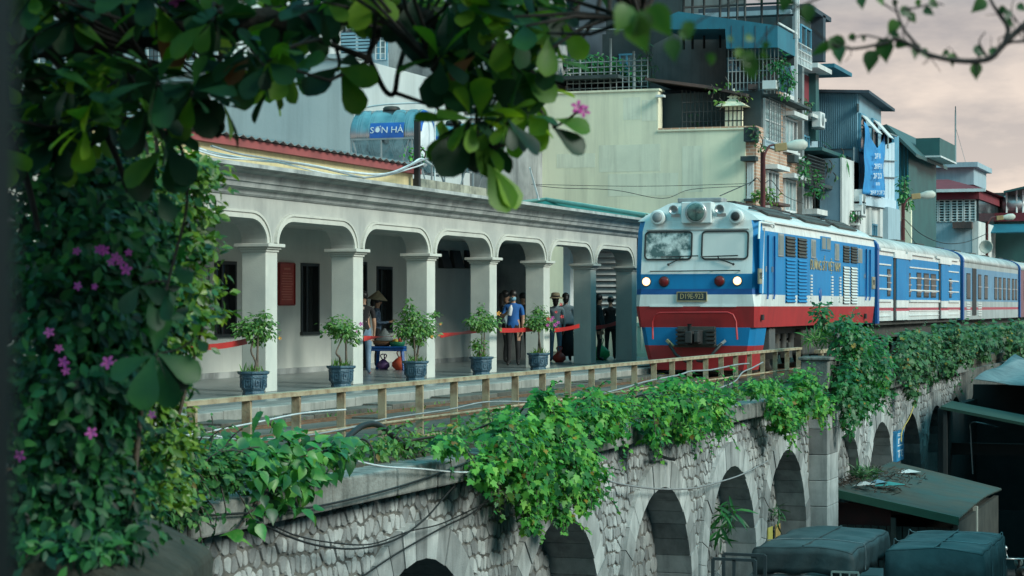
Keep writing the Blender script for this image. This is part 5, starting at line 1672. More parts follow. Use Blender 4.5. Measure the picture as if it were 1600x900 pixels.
for i, (pts, lb, m, r) in enumerate((
    ([(285, 222), (330, 238), (400, 250), (470, 256), (540, 268), (600, 272), (640, 258), (658, 248), (675, 258), (690, 266)], 'white plastic pipe snaking over the cornice and rising to the black roof post', white_pipe, .022),
    ([(300, 232), (350, 246), (430, 253), (520, 273), (590, 276), (645, 262), (662, 256)], 'pale cable lying lowest along the station cornice up to the roof post', white_pipe, .016),
    ([(330, 228), (372, 240), (420, 248), (500, 262), (560, 276), (575, 277), (620, 268), (655, 252), (672, 250), (690, 262), (705, 270)], 'grey loose cable draped over the yellow upper wall beside the pipe', grey_cable, .018))):
    cable('roof_pipe' if i == 0 else 'roof_cable', lb, 'pipe' if i == 0 else 'cable', pts, r, m, -15.2 + i * .05)
cable('roof_stay', 'white stay wire slanting down to the cornice near the green roof', 'wire', [(828, 262), (842, 312)], .02, white_pipe, -15.3)

# notice boards on the inner wall
red_board = mat('red_board', (.42, .05, .035), (.33, .04, .03), .5, 2)
red_line = mat('red_board_text', (.62, .2, .14), None, .6, 4)
ya, yb = at_x(437, -18.46), at_x(460, -18.46)
t = thing('notice_board', 'tall red notice board on the gallery wall between two dark windows', 'notice board', (-18.5, (ya + yb) / 2, 1.9))
za, zb = zof(-18.46, ya, 476), zof(-18.46, ya, 411)
mb = MB(); mb.box(-18.5, -18.46, ya, yb, za, zb); mb.build('panel', red_board, t, .01)
mb = MB()
for k in range(11):
    z = zb - .2 - k * .052; w = (yb - ya) * random.uniform(.28, .42); c = (ya + yb) / 2
    mb.box(-18.46, -18.456, c - w, c + w, z - .009, z + .009)
mb.box(-18.46, -18.456, (ya + yb) / 2 - .15, (ya + yb) / 2 + .15, zb - .13, zb - .09)
o = mb.build('text_lines', red_line, t); o['kind'] = 'stuff'
mb = MB()
for (a, b, c, d) in ((ya - .02, ya + .01, za, zb), (yb - .01, yb + .02, za, zb), (ya + .012, yb - .012, zb - .012, zb + .018), (ya + .012, yb - .012, za - .018, za + .012)): mb.box(-18.5, -18.44, a, b, c, d)
mb.build('frame', mat('red_frame', (.3, .03, .025), None, .5, 3), t)
ya, yb = at_x(301, -18.46), at_x(326, -18.46)
t = thing('wall_poster', 'pale framed poster on the gallery wall left of the first window', 'poster', (-18.5, (ya + yb) / 2, 2))
za, zb = zof(-18.46, ya, 455), zof(-18.46, ya, 419)
mb = MB(); mb.box(-18.5, -18.465, ya, yb, za, zb); mb.build('sheet', mat('poster_print', (.4, .38, .4), (.2, .2, .26), .3, 5), t)
mb = MB()
for (a, b, c, d) in ((ya - .03, ya, za - .03, zb + .03), (yb, yb + .03, za - .03, zb + .03), (ya, yb, zb, zb + .03), (ya, yb, za - .03, za)): mb.box(-18.5, -18.45, a, b, c, d)
mb.build('frame', f_grey, t)
for i, (a, b, w) in enumerate(((690, 704, 'leftmost'), (708, 723, 'middle'), (730, 742, 'rightmost'))):
    ya, yb = at_x(a, -18.4), at_x(b, -18.4); z0, z1 = zof(-18.4, ya, 419), zof(-18.4, ya, 391)
    mb = MB(); mb.add([(-18.48, ya, z0), (-18.48, yb, z0), (-18.48, yb - .12, z1), (-18.48, ya, z1), (-18.34, ya, z0), (-18.34, yb, z0), (-18.42, yb - .12, z1), (-18.42, ya, z1)], [(4, 5, 6, 7), (0, 4, 7, 3), (1, 2, 6, 5), (2, 3, 7, 6), (0, 1, 5, 4), (0, 3, 2, 1)])
    tag(mb.build('speaker_box', f_dark), w + ' of three dark slanted boxes mounted high on the gallery wall', 'speaker', 'dark boxes on the gallery wall')

# red barrier tape between the columns
tape_m = mat('red_tape', (.55, .035, .03), (.45, .03, .028), .45, 4)
for (p0, p1, sag, tw, X, lb) in (((272, 541), (386, 533), 5, .2, -14.65, 'red barrier tape at the first column, behind the leftmost potted tree'), ((568, 529), (640, 523), 0, 1.0, -14.75, 'red barrier tape twisted flat above the blue table'),
                              ((688, 524), (747, 516), 1, .6, -14.72, 'red barrier tape between the third and fourth potted trees'), ((781, 516), (836, 514), 1, .1, -14.6, 'red barrier tape in front of the man in the blue shirt'),
                              ((866, 516), (905, 509), 1, .2, -14.6, 'red barrier tape across the woman in the maroon and black clothes'), ((931, 512), (962, 505), 1, .2, -14.6, 'red barrier tape nearest the locomotive, in front of the people in black')):
    mb = MB(); V = []; Fc = []
    n = 14
    for k in range(n + 1):
        s = k / n
        p = pp(p0[0] + (p1[0] - p0[0]) * s, p0[1] + (p1[1] - p0[1]) * s + sag * 4 * s * (1 - s), X)
        a = tw * math.sin(s * math.pi) * 1.45
        h = .045
        for sg in (-1, 1):
            for th in (0, .006): V.append((p.x + sg * h * math.sin(a) + th, p.y, p.z + sg * h * math.cos(a)))
    for k in range(n):
        a = 4 * k; Fc += [(a, a + 4, a + 6, a + 2), (a + 1, a + 3, a + 7, a + 5), (a, a + 1, a + 5, a + 4), (a + 2, a + 6, a + 7, a + 3)]
    mb.add(V, Fc); tag(mb.build('barrier_tape', tape_m), lb, 'barrier tape', 'red tapes strung between the columns')

# potted trees
pot_m = mat('pot_glaze', (.025, .07, .11), (.08, .15, .2), .45, 9, bump=.4, bscale=40)
pot_soil = soil
bark = mat('bark', (.17, .13, .1), (.09, .075, .06), .9, 9, bump=.4, bscale=60)
leaf_pot = mat('leaf_potted', (.06, .17, .035), (.10, .24, .05), .5, 14, rnd=.4, trans=.25)
grass_m = mat('grass_blade', (.10, .26, .04), (.07, .19, .03), .6, 6, rnd=.35, trans=.25)
fl_pink = mat('petal_pink', (.66, .13, .44), (.52, .07, .34), .55, 8, trans=.25)
fl_orange = mat('petal_orange', (.75, .32, .05), None, .55, 8)
fl_red = mat('petal_red', (.6, .05, .05), None, .55, 8)
def flower(parent, c, r, m, name='flower', nrm=(0.3, -1, .4)):
    mb = MB(); nv = Vector(nrm).normalized(); M = Matrix.Translation(c) @ rot_to(nv) @ Matrix.Rotation(random.random() * 6, 4, 'Z')
    k = 5
    for q in range(k):
        a = 2 * math.pi * q / k
        def P(rr, da, z): return (rr * math.cos(a + da), rr * math.sin(a + da), z)
        mb.add([(0, 0, 0), P(r * .6, -.5, .25 * r), P(r, -.16, .18 * r), P(r, .16, .18 * r), P(r * .6, .5, .25 * r)], [(0, 1, 2, 3, 4)], 0, False, M)
    return mb.build(name, m, parent)
POT_X = -14.42
def potted(px, lb, crown, height, trunk, flowers, seed):
    random.seed(seed)
    y = at_x(px, POT_X)
    t = thing('potted_tree', lb, 'potted tree', (POT_X, y, .2), 0, 'potted trees along the arcade')
    mb = MB()
    k = 1.02
    mb.lathe([(.15 * k, 0), (.165 * k, .015), (.165 * k, .05), (.15 * k, .07), (.175 * k, .1), (.205 * k, .3), (.2 * k, .315), (.235 * k, .335), (.24 * k, .37), (.2 * k, .37), (.19 * k, .33)], 8, 0, False, Matrix.Translation((POT_X, y, .2)), math.pi / 8)
    p = mb.build('pot', pot_m, t, .006)
    mb = MB()
    for q in range(8):
        a = math.pi / 4 * q
        Mq = Matrix.Translation((POT_X, y, .2)) @ Matrix.Rotation(a, 4, 'Z')
        for (u0, u1, z0, z1, xo) in ((-.06, .06, .115, .125, .168), (-.065, .065, .275, .287, .19), (-.065, -.055, .125, .275, .178), (.055, .065, .125, .275, .178), (-.03, .03, .16, .18, .176), (-.03, -.012, .18, .24, .18), (.012, .03, .18, .24, .18), (-.03, .03, .225, .242, .184)):
            mb.box(xo, xo + .014, u0, u1, z0, z1, 0, Mq)
    o = mb.build('relief', pot_m, p)
    o['kind'] = 'stuff'
    mb = MB(); mb.lathe([(.19, .32), (.19, .345), (.01, .36)], 8, 0, False, Matrix.Translation((POT_X, y, .2))); mb.build('soil', soil, p)
    tip = None
    for path in trunk:
        mb = MB(); P = smooth_path([(POT_X + a, y + b, .2 + c) for a, b, c in path], 5); n = len(P)
        mb.tube(P, [.024 * (1 - .65 * i / n) for i in range(n)], 6); mb.build('trunk', bark, t)
    ells = [((POT_X + a, y + b, .2 + c), (r, r, rz_)) for (a, b, c, r, rz_) in crown]
    leafy(t, ells, LEAF_SMALL, leaf_pot, .07, 5200, 0, .5, .3, .3, .8)
    P, Dn = blobs([((POT_X, y, .2 + .35), (.2, .2, .07))], 2600, .8)
    P[:, 2] = .2 + .35
    n = len(P)
    foliage(t, LEAF_LONG, grass_m, P, rng.normal(size=(n, 3)) + np.array([0, 0, .1]), rng.normal(size=(n, 3)) * .35 + np.array([0, 0, 1.]), .08 + .08 * rng.random(n), 0, 'grass_blade', 'pot_grass')
    for (a, c, m, r) in flowers:
        flower(t, (POT_X + .32, y + a, .2 + c), r, m)
S0 = [(0, 0, .33), (.03, .02, .5), (-.02, -.04, .68), (.02, .02, .9)]
potted(396, 'leftmost potted tree, with a small round crown in an octagonal blue glazed pot', [(0, 0, 1.02, .27, .2), (-.12, -.1, 1.0, .16, .13), (.1, .15, 1.1, .17, .12), (.1, .22, .93, .15, .13), (0, .15, .82, .1, .08), (.2, .0, 1.22, .1, .06)], 1, [S0, [(.04, .04, .33), (.05, .05, .95)]], [(.25, .86, fl_orange, .03)], 1)
potted(533, 'potted tree with crooked bare trunk before the second full column, one pink bloom', [(0, -.1, .98, .28, .19), (.05, .2, .95, .22, .14), (-.05, .35, .88, .12, .1), (0, -.25, 1.02, .16, .12), (.05, .4, .78, .1, .07)], 1, [[(0, 0, .33), (.02, -.1, .5), (.01, -.22, .58), (.02, -.12, .72), (.02, .05, .9)], [(.05, .1, .33), (.04, .1, .9)]], [(.08, 1.05, fl_pink, .04), (-.1, .93, fl_pink, .02)], 2)
potted(649, 'tallest bushiest potted tree, beside the blue plastic table', [(0, 0, .98, .34, .26), (-.1, -.25, .92, .2, .16), (.1, .3, .92, .2, .18), (0, -.2, 1.2, .18, .15), (.05, .45, 1.1, .1, .05), (.1, .7, 1.2, .12, .04), (0, .1, .72, .16, .12), (-.05, -.15, 1.38, .08, .1)], 1, [[(0, 0, .33), (.03, .06, .55), (0, .1, .9)], [(.03, -.06, .33), (-.02, -.05, .9)], [(0, .02, .33), (.02, .2, .8)]], [(.36, .82, fl_orange, .025), (.42, 1.02, fl_orange, .025), (.0, .8, fl_orange, .03)], 3)
potted(752, 'potted tree with one yellow orange bloom on top, fourth from the left', [(0, 0, 1.02, .3, .22), (0, -.3, 1.05, .2, .13), (.05, .32, 1.0, .2, .14), (0, -.2, .6, .16, .14), (0, .5, 1.1, .1, .06), (0, 0, 1.28, .08, .1)], 1, [[(0, 0, .33), (0, .03, .6), (.02, -.02, .95)], [(.04, .05, .33), (.02, .12, .9)], [(0, -.05, .33), (.02, -.2, .62)]], [(.1, 1.2, fl_orange, .05)], 4)
potted(841, 'potted tree covered in pink and red blooms, nearest the locomotive', [(0, 0, 1.02, .3, .22), (0, -.25, 1.0, .22, .15), (.05, .3, 1.02, .22, .16), (0, .05, 1.25, .15, .12)], 1, [[(0, 0, .33), (.01, .02, .7), (0, 0, 1.)], [(.05, .06, .33), (.02, -.1, .9)]], [(.15, .95, fl_pink, .05), (-.1, 1.05, fl_pink, .045), (.0, 1.1, fl_pink, .04), (.35, 1.0, fl_pink, .04), (.62, 1.12, fl_red, .045), (.55, 1.38, fl_red, .04), (-.3, 1.08, fl_red, .045), (.4, .88, fl_red, .03), (-.35, .95, fl_pink, .04), (.22, 1.22, fl_red, .035)], 5)

# blue plastic table with wares
tb = thing('plastic_table', 'bright blue plastic table with splayed legs in the arcade, loaded with wares', 'table', (-17.4, 43.15, .2))
blue_pl = mat('blue_plastic', (.015, .14, .5), None, .35, 3)
mb = MB(); mb.box(-17.83, -16.97, 42.85, 43.45, .66, .7); mb.box(-17.8, -17.0, 42.88, 43.42, .6, .66); mb.build('tabletop', blue_pl, tb, .015)
for sx in (-1, 1):
    for sy_ in (-1, 1):
        a = Vector((-17.4 + sx * .36, 43.15 + sy_ * .22, .64)); b = Vector((-17.4 + sx * .42, 43.15 + sy_ * .27, .2))
        mb = MB(); mb.bar(b, a, .055, .045); mb.build('leg', blue_pl, tb)
straw = mat('woven_straw', (.42, .36, .24), (.3, .25, .16), .8, 12, bump=.4, bscale=80)
mb = MB(); mb.lathe([(.12, .7), (.2, .74), (.22, .82), (.2, .82), (.18, .76), (.05, .73)], 16, 0, True, Matrix.Translation((-17.55, 43.1, 0))); tag(mb.build('basket', mat('basket_brown', (.2, .1, .05), None, .7, 8)), 'shallow brown basket on the blue table', 'basket')
mb = MB(); mb.lathe([(.14, .7), (.17, .79), (.16, .8), (.13, .72)], 14, 0, True, Matrix.Translation((-17.2, 43.05, 0))); tag(mb.build('bowl', mat('green_plastic', (.02, .22, .1), None, .4, 3)), 'green plastic bowl on the blue table', 'bowl')
for i, (dx, dy, dz, m) in enumerate(((-.06, 0, .81, fl_orange), (.05, .03, .82, fl_red), (0, -.07, .81, mat('fruit_yellow', (.7, .5, .08), None, .5, 5)))):
    mb = MB(); mb.ball((-17.2 + dx, 43.05 + dy, dz), .05, 8); tag(mb.build('fruit', m), ('orange', 'red', 'yellow')[i] + ' fruit heaped in the green bowl on the blue table', 'fruit')
mb = MB(); mb.lathe([(.2, .82), (.12, .94), (.01, 1.08)], 18, 0, True, Matrix.Translation((-17.5, 43.08, 0))); tag(mb.build('conical_hat', mat('hat_grey', (.3, .33, .33), (.22, .25, .25), .8, 9)), 'greyish conical hat stacked on the brown basket', 'hat')
def bag(c, r, m, lb):
    t = thing('plastic_bag', lb, 'bag', (c[0], c[1], .2))
    mb = MB(); prof = [(r * .6, 0), (r, r * .5), (r * .95, r * 1.0), (r * .5, r * 1.5), (r * .12, r * 1.75)]
    mb.lathe(prof, 12, 0, True, Matrix.Translation((c[0], c[1], .2)))
    for i in range(len(mb.v)):
        x, y, z = mb.v[i]; q = 1 + .12 * math.sin(i * 2.7); mb.v[i] = (c[0] + (x - c[0]) * q, c[1] + (y - c[1]) * q, z)
    mb.build('sack', m, t)
    mb = MB()
    for s in (-1, 1): mb.tube(smooth_path([(c[0] + s * .03, c[1], .2 + r * 1.7), (c[0] + s * .07, c[1], .2 + r * 2.3), (c[0] + s * .01, c[1] + .04, .2 + r * 2.5), (c[0], c[1] + .05, .2 + r * 1.7)]), .012, 5)
    mb.build('handle', m, t)
bag((-17.2, 43.2), .16, mat('bag_orange', (.62, .12, .06), (.5, .1, .05), .4, 6, trans=.2), 'orange red plastic bag on the floor under the blue table')
bag((-17.62, 43.3), .13, mat('bag_purple', (.3, .16, .4), (.22, .1, .3), .4, 6, trans=.2), 'purple plastic bag on the floor under the blue table')
bag((-15.75, 51.9), .22, mat('bag_green', (.03, .4, .16), (.02, .3, .1), .4, 6, trans=.2), 'bright green plastic bag on the platform between the two people in black')

for o in [o for o in col.objects if o.parent is None and o.name.split('.')[0] in ('plastic_table', 'basket', 'bowl', 'fruit', 'conical_hat') or o.name in ('plastic_bag', 'plastic_bag.001')]:
    o.location = (o.location.x - .15, o.location.y - .6, o.location.z)

# ================================================================ PEOPLE
skin = mat('skin', (.42, .25, .17), (.36, .21, .14), .55, 6)
hair_m = mat('hair_black', (.012, .011, .011), None, .45, 20)
c_shoe_d = mat('shoe_dark', (.02, .02, .022), None, .6, 5)
c_shoe_w = mat('shoe_white', (.6, .6, .58), None, .6, 5)
def person(lb, px, X, facing, H, mats, pose, extras, Y=None):
    """mats: shirt, trousers, shoe, (sleeve True = to the wrist); pose: dict of joint overrides, in metres for a 1.7 m body facing +Y"""
    y = at_x(px, X) if Y is None else Y
    k = H / 1.7
    J = {'pelvis': (0, 0, .93), 'belly': (0, .01, 1.08), 'chest': (0, 0, 1.28), 'neckbase': (0, -.01, 1.43), 'neck': (0, .0, 1.49), 'jaw': (0, .025, 1.56), 'skull': (0, .01, 1.645)}
    Rr = {'pelvis': (.155, .115), 'belly': (.14, .105), 'chest': (.165, .11), 'neckbase': (.075, .065), 'neck': (.05, .052), 'jaw': (.062, .08), 'skull': (.075, .092)}
    E = [('pelvis', 'belly'), ('belly', 'chest'), ('chest', 'neckbase'), ('neckbase', 'neck'), ('neck', 'jaw'), ('jaw', 'skull')]
    for s, n in ((-1, 'l'), (1, 'r')):
        J.update({n + 'shoulder': (s * .175, -.01, 1.385), n + 'upper': (s * .205, -.015, 1.25), n + 'elbow': (s * .225, -.03, 1.1), n + 'fore': (s * .225, .02, .98), n + 'wrist': (s * .22, .05, .87), n + 'palm': (s * .215, .07, .79)})
        Rr.update({n + 'shoulder': (.066, .066), n + 'upper': (.055, .055), n + 'elbow': (.046, .046), n + 'fore': (.04, .04), n + 'wrist': (.028, .024), n + 'palm': (.024, .04)})
        E += [('chest', n + 'shoulder'), (n + 'shoulder', n + 'upper'), (n + 'upper', n + 'elbow'), (n + 'elbow', n + 'fore'), (n + 'fore', n + 'wrist'), (n + 'wrist', n + 'palm')]
        J.update({n + 'hip': (s * .09, 0, .85), n + 'thigh': (s * .1, .01, .68), n + 'knee': (s * .1, .02, .49), n + 'calf': (s * .105, -.01, .3), n + 'ankle': (s * .105, -.02, .09), n + 'toe': (s * .125, .13, .035)})
        Rr.update({n + 'hip': (.092, .095), n + 'thigh': (.08, .082), n + 'knee': (.06, .062), n + 'calf': (.053, .055), n + 'ankle': (.042, .045), n + 'toe': (.042, .03)})
        E += [('pelvis', n + 'hip'), (n + 'hip', n + 'thigh'), (n + 'thigh', n + 'knee'), (n + 'knee', n + 'calf'), (n + 'calf', n + 'ankle'), (n + 'ankle', n + 'toe')]
    for kk, v in pose.items(): J[kk] = v
    for s, n in ((-1, 'l'), (1, 'r')):
        w, p = Vector(J[n + 'wrist']), Vector(J[n + 'palm'])
        d = (p - w).normalized()
        side = Vector((0, 1, 0)) - d * d.y
        side = side.normalized() if side.length > .1 else Vector((1, 0, 0))
        cu = d.cross(side).normalized() * -s
        for q, (off, ln) in enumerate(((-.03, .062), (-.01, .072), (.01, .07), (.028, .055))):
            a = p + side * off + d * .03; b = a + d * ln * .6 + cu * .008; c = b + d * ln * .5 + cu * .025
            for m_, (nm, pos, r) in enumerate((('a', a, .0105), ('b', b, .0095), ('c', c, .008))):
                J[f'{n}f{q}{nm}'] = tuple(pos); Rr[f'{n}f{q}{nm}'] = (r, r)
            E += [(n + 'palm', f'{n}f{q}a'), (f'{n}f{q}a', f'{n}f{q}b'), (f'{n}f{q}b', f'{n}f{q}c')]
        a = w * .45 + p * .55 + side * .03; b = a + side * .03 + d * .025; c = b + d * .03 + side * .006
        for nm, pos, r in (('a', a, .012), ('b', b, .0105), ('c', c, .009)):
            J[f'{n}t{nm}'] = tuple(pos); Rr[f'{n}t{nm}'] = (r, r)
        E += [(n + 'palm', n + 'ta'), (n + 'ta', n + 'tb'), (n + 'tb', n + 'tc')]
    names = list(J)
    idx = {n: i for i, n in enumerate(names)}
    me = bpy.data.meshes.new('body')
    me.from_pydata([tuple(Vector(J[n]) * k) for n in names], [(idx[a], idx[b]) for a, b in E], [])
    o = bpy.data.objects.new('body_temp', me); col.objects.link(o)
    o.modifiers.new('skin', 'SKIN').use_smooth_shade = True
    ss = o.modifiers.new('sub', 'SUBSURF'); ss.levels = ss.render_levels = 1
    for i, n in enumerate(names):
        v = me.skin_vertices[0].data[i]; v.radius = (Rr[n][0] * k, Rr[n][1] * k); v.use_root = (n == 'pelvis')
    bpy.context.view_layer.update()
    body = bpy.data.meshes.new_from_object(o.evaluated_get(bpy.context.evaluated_depsgraph_get()))
    body.name = 'body'
    bpy.data.objects.remove(o); bpy.data.meshes.remove(me)
    shirt, trousers, shoe, long_sleeve = mats
    body.materials.clear()
    for m in (skin, shirt, trousers, shoe): body.materials.append(m)
    A = np.array([J[n] for n in names]) * k
    zone = []
    for n in names:
        if n in ('neck', 'jaw', 'skull') or n[1:] == 'palm' or n[1:2] in 'ft' and n[1:] not in ('fore', 'thigh', 'toe'): zone.append(0)
        elif n[1:] in ('wrist', 'fore', 'elbow'): zone.append(1 if long_sleeve or n[1:] == 'elbow' and False else 0)
        elif n in ('pelvis', 'belly', 'chest', 'neckbase') or n[1:] in ('shoulder', 'upper'): zone.append(1)
        elif n[1:] == 'toe': zone.append(3)
        else: zone.append(2)
    C = np.empty(len(body.polygons) * 3); body.polygons.foreach_get('center', C); C = C.reshape(-1, 3)
    near = np.argmin(((C[:, None, :] - A[None]) ** 2).sum(2), 1)
    body.polygons.foreach_set('material_index', np.array(zone)[near].astype(np.int32))
    body.polygons.foreach_set('use_smooth', np.ones(len(body.polygons), dtype=bool))
    t = thing('person', lb, 'person', (X, y, .2), math.atan2(-facing[0], facing[1]))
    link('body', body, t, True)
    hc = Vector(J['skull']) * k
    def child(name, mb, m): return mb.build(name, m, t, 0, True)
    if 'hair' in extras:
        mb = MB(); M = Matrix.Translation(hc + Vector((0, -.022 * k, .012 * k))) @ Matrix.Diagonal((.098 * k, .105 * k, .105 * k, 1))
        mb.lathe([(math.cos(a) if a < 1.5 else .02, math.sin(a)) for a in (-.75, -.3, .1, .5, .9, 1.25, 1.57)], 14, 0, True, M @ Matrix.Rotation(-.35, 4, 'X'))
        L = extras['hair']
        if L > 0:
            P = [hc + Vector((0, -.07 * k, .03)), hc + Vector((0, -.1 * k, -.08)), hc + Vector((0, -.105 * k, -.08 - L * .5)), hc + Vector((0, -.1 * k, -.08 - L))]
            mb.tube(smooth_path(P, 4), [.085 * k] * 5 + [.07 * k] * 5 + [.045 * k] * 3, 8)
        child('hair', mb, hair_m)
    mb = MB(); mb.ball(hc + Vector((-.03 * k, .082 * k, -.035 * k)), .011 * k, 6); mb.ball(hc + Vector((.03 * k, .082 * k, -.035 * k)), .011 * k, 6); e = child('eyes', mb, hair_m); e['kind'] = 'stuff'
    mb = MB(); mb.add([hc + Vector(v) * k for v in ((-.016, .085, -.075), (.016, .085, -.075), (0, .118, -.07), (0, .092, -.028))], [(0, 1, 2), (1, 3, 2), (3, 0, 2)]); child('nose', mb, skin)
    if 'mask' in extras:
        mb = MB(); M = Matrix.Translation(hc + Vector((0, .03 * k, -.1 * k))) @ Matrix.Diagonal((.072 * k, .075 * k, .05 * k, 1))
        mb.lathe([(.3, -1), (.85, -.6), (1, 0), (.9, .7), (.7, .9)], 12, 0, True, M); child('face_mask', mb, extras['mask'])
    if 'cone' in extras:
        mb = MB(); M = Matrix.Translation(hc + Vector((0, 0, .055))) @ Matrix.Rotation(extras.get('tilt', -.12), 4, 'X'); mb.lathe([(.22, -.045), (.225, -.04), (.12, .06), (.015, .155), (.001, .16)], 20, 0, True, M); child('conical_hat', mb, straw)
    if 'brim' in extras:
        mb = MB(); M = Matrix.Translation(hc + Vector((0, 0, .03))); mb.lathe([(.2, -.03), (.19, -.005), (.11, .01), (.105, .09), (.07, .115), (.001, .12)], 18, 0, True, M); h = child('sun_hat', mb, extras['brim'])
        mb = MB(); mb.lathe([(.113, .012), (.112, .04), (.10, .042)], 18, 0, True, M); mb.build('hat_band', hair_m, h, 0, True)
    if 'cape' in extras:
        z0, z1, r0, r1, m, nm = extras['cape']
        mb = MB(); M = Matrix.Diagonal((1, .72, 1, 1)); prof = []
        n = 6
        for i in range(n + 1): f = i / n; prof.append(((r0 + (r1 - r0) * f ** .8) * k, (z0 + (z1 - z0) * f) * k))
        mb.lathe(prof, 18, 0, True, M)
        for i in range(len(mb.v)):
            x, yy, z = mb.v[i]; q = 1 + .06 * math.sin(math.atan2(yy, x) * 5 + z * 4); mb.v[i] = (x * q, yy * q, z)
        child(nm, mb, m)
    if 'skirt' in extras:
        z0, z1, r0, r1, m, nm = extras['skirt']
        mb = MB(); M = Matrix.Diagonal((1, .8, 1, 1)); mb.lathe([(r0 * k, z0 * k), ((r0 + r1) / 2 * k, (z0 + z1) / 2 * k), (r1 * k, z1 * k)], 18, 0, True, M)
        for i in range(len(mb.v)):
            x, yy, z = mb.v[i]; q = 1 + .05 * math.sin(math.atan2(yy, x) * 6); mb.v[i] = (x * q, yy * q, z)
        child(nm, mb, m)
    return t
RIGHT = (CS, SN); TOWARD = (.28, -.96); AWAY = (-.33, .94)
c_jacket = mat('cloth_patterned_blue', (.03, .06, .11), (.12, .18, .25), .85, 22, low=.45, high=.55)
c_black = mat('cloth_black', (.012, .013, .015), (.02, .02, .022), .85, 6)
c_blue = mat('cloth_blue', (.015, .12, .38), (.012, .09, .3), .8, 5)
c_jeans = mat('cloth_jeans', (.18, .28, .38), (.12, .2, .3), .85, 9)
c_floral = mat('cloth_floral', (.012, .012, .015), (.6, .5, .45), .85, 9, low=.6, high=.64)
c_grey = mat('cloth_grey_blue', (.32, .42, .46), (.26, .35, .39), .85, 4)
c_maroon = mat('cloth_maroon', (.2, .015, .06), None, .85, 5)
c_mask = mat('cloth_mask', (.2, .42, .55), None, .8, 5)
hold = lambda s: {s + 'elbow': ((-1 if s == 'l' else 1) * .23, .02, 1.1), s + 'fore': ((-1 if s == 'l' else 1) * .2, .15, 1.1), s + 'wrist': ((-1 if s == 'l' else 1) * .13, .27, 1.12), s + 'palm': ((-1 if s == 'l' else 1) * .1, .33, 1.13)}
person('street seller in a conical hat and dark blue patterned jacket behind the blue table', 589, at_y(589, 43.35), RIGHT, 1.52, (c_jacket, c_black, c_shoe_d, True), {**hold('l'), **hold('r')}, {'hair': .05, 'cone': 1})
person('person in a black floral shirt and pale jeans half hidden behind the second full column', 568, -16.9, AWAY, 1.6, (c_floral, c_jeans, mat('sandal_red', (.5, .06, .06), None, .5, 4), False), {}, {'hair': .0})
hold_up = {'relbow': (.25, .03, 1.12), 'rfore': (.2, .14, 1.17), 'rwrist': (.1, .22, 1.25), 'rpalm': (.06, .25, 1.31)}
pm_ = person('man in a bright blue shirt and pale blue mask holding a white bottle', 802, -16.1, TOWARD, 1.66, (c_blue, c_black, c_shoe_d, False), hold_up, {'hair': .0, 'mask': c_mask})
hb = Vector((-16.1, at_x(802, -16.1), .2)) + Matrix.Rotation(math.atan2(-TOWARD[0], TOWARD[1]), 3, 'Z') @ (Vector((.05, .29, 1.3)) * (1.66 / 1.7))
mb = MB(); mb.lathe([(.045, -.14), (.05, -.12), (.05, .03), (.03, .07), (.02, .08), (.02, .1)], 12, 0, True, Matrix.Translation(hb) @ Matrix.Rotation(.2, 4, 'Y')); tag(mb.build('bottle', tank_white), 'white bottle held up by the man in the blue shirt', 'bottle')
person('long haired woman in a grey blue top leaning just behind the man in blue', 790, -16.75, RIGHT, 1.66, (c_grey, c_black, c_shoe_d, True), {'chest': (0, .06, 1.28), 'neckbase': (0, .1, 1.42)}, {'hair': .3})
person('person in dark clothes with black hair, mostly hidden behind the man in blue', 817, -16.9, TOWARD, 1.62, (c_black, c_black, c_shoe_w, True), {}, {'hair': .1})
person('woman seen from behind in a loose grey top, maroon sash and long black skirt', 884, -16.15, AWAY, 1.62, (c_grey, c_black, c_shoe_w, True), {}, {'hair': .06, 'cape': (.95, 1.42, .31, .1, c_grey, 'loose_top'), 'skirt': (.14, .82, .23, .19, c_black, 'skirt')})
sash_p = bpy.data.objects['person.005'] if 'person.005' in bpy.data.objects else None
mb = MB(); mb.lathe([(.215, .78), (.2, .93), (.17, .99)], 18, 0, True, Matrix.Diagonal((1, .8, 1, 1)))
mb.build('sash', c_maroon, sash_p, 0, True)
person('person in a wide straw sun hat standing left of the woman in grey', 868, -16.3, AWAY, 1.58, (c_grey, c_jeans, c_shoe_d, True), {}, {'hair': .1, 'brim': straw})
bag((-16.05, at_x(874, -16.05)), .15, mat('bag_red', (.5, .07, .05), None, .45, 5, trans=.15), 'red bag on the floor beside the person in the straw sun hat')
person('person all in black with a short ponytail standing between the last two columns', 936, -15.55, RIGHT, 1.6, (c_black, c_black, c_shoe_d, True), {}, {'hair': .12, 'cape': (.85, 1.4, .27, .1, c_black, 'coat')})
person('person in black half hidden by the last column near the locomotive', 954, -15.7, AWAY, 1.55, (c_black, c_black, c_shoe_d, True), {}, {'hair': .0, 'cape': (.85, 1.4, .27, .1, c_black, 'coat')})

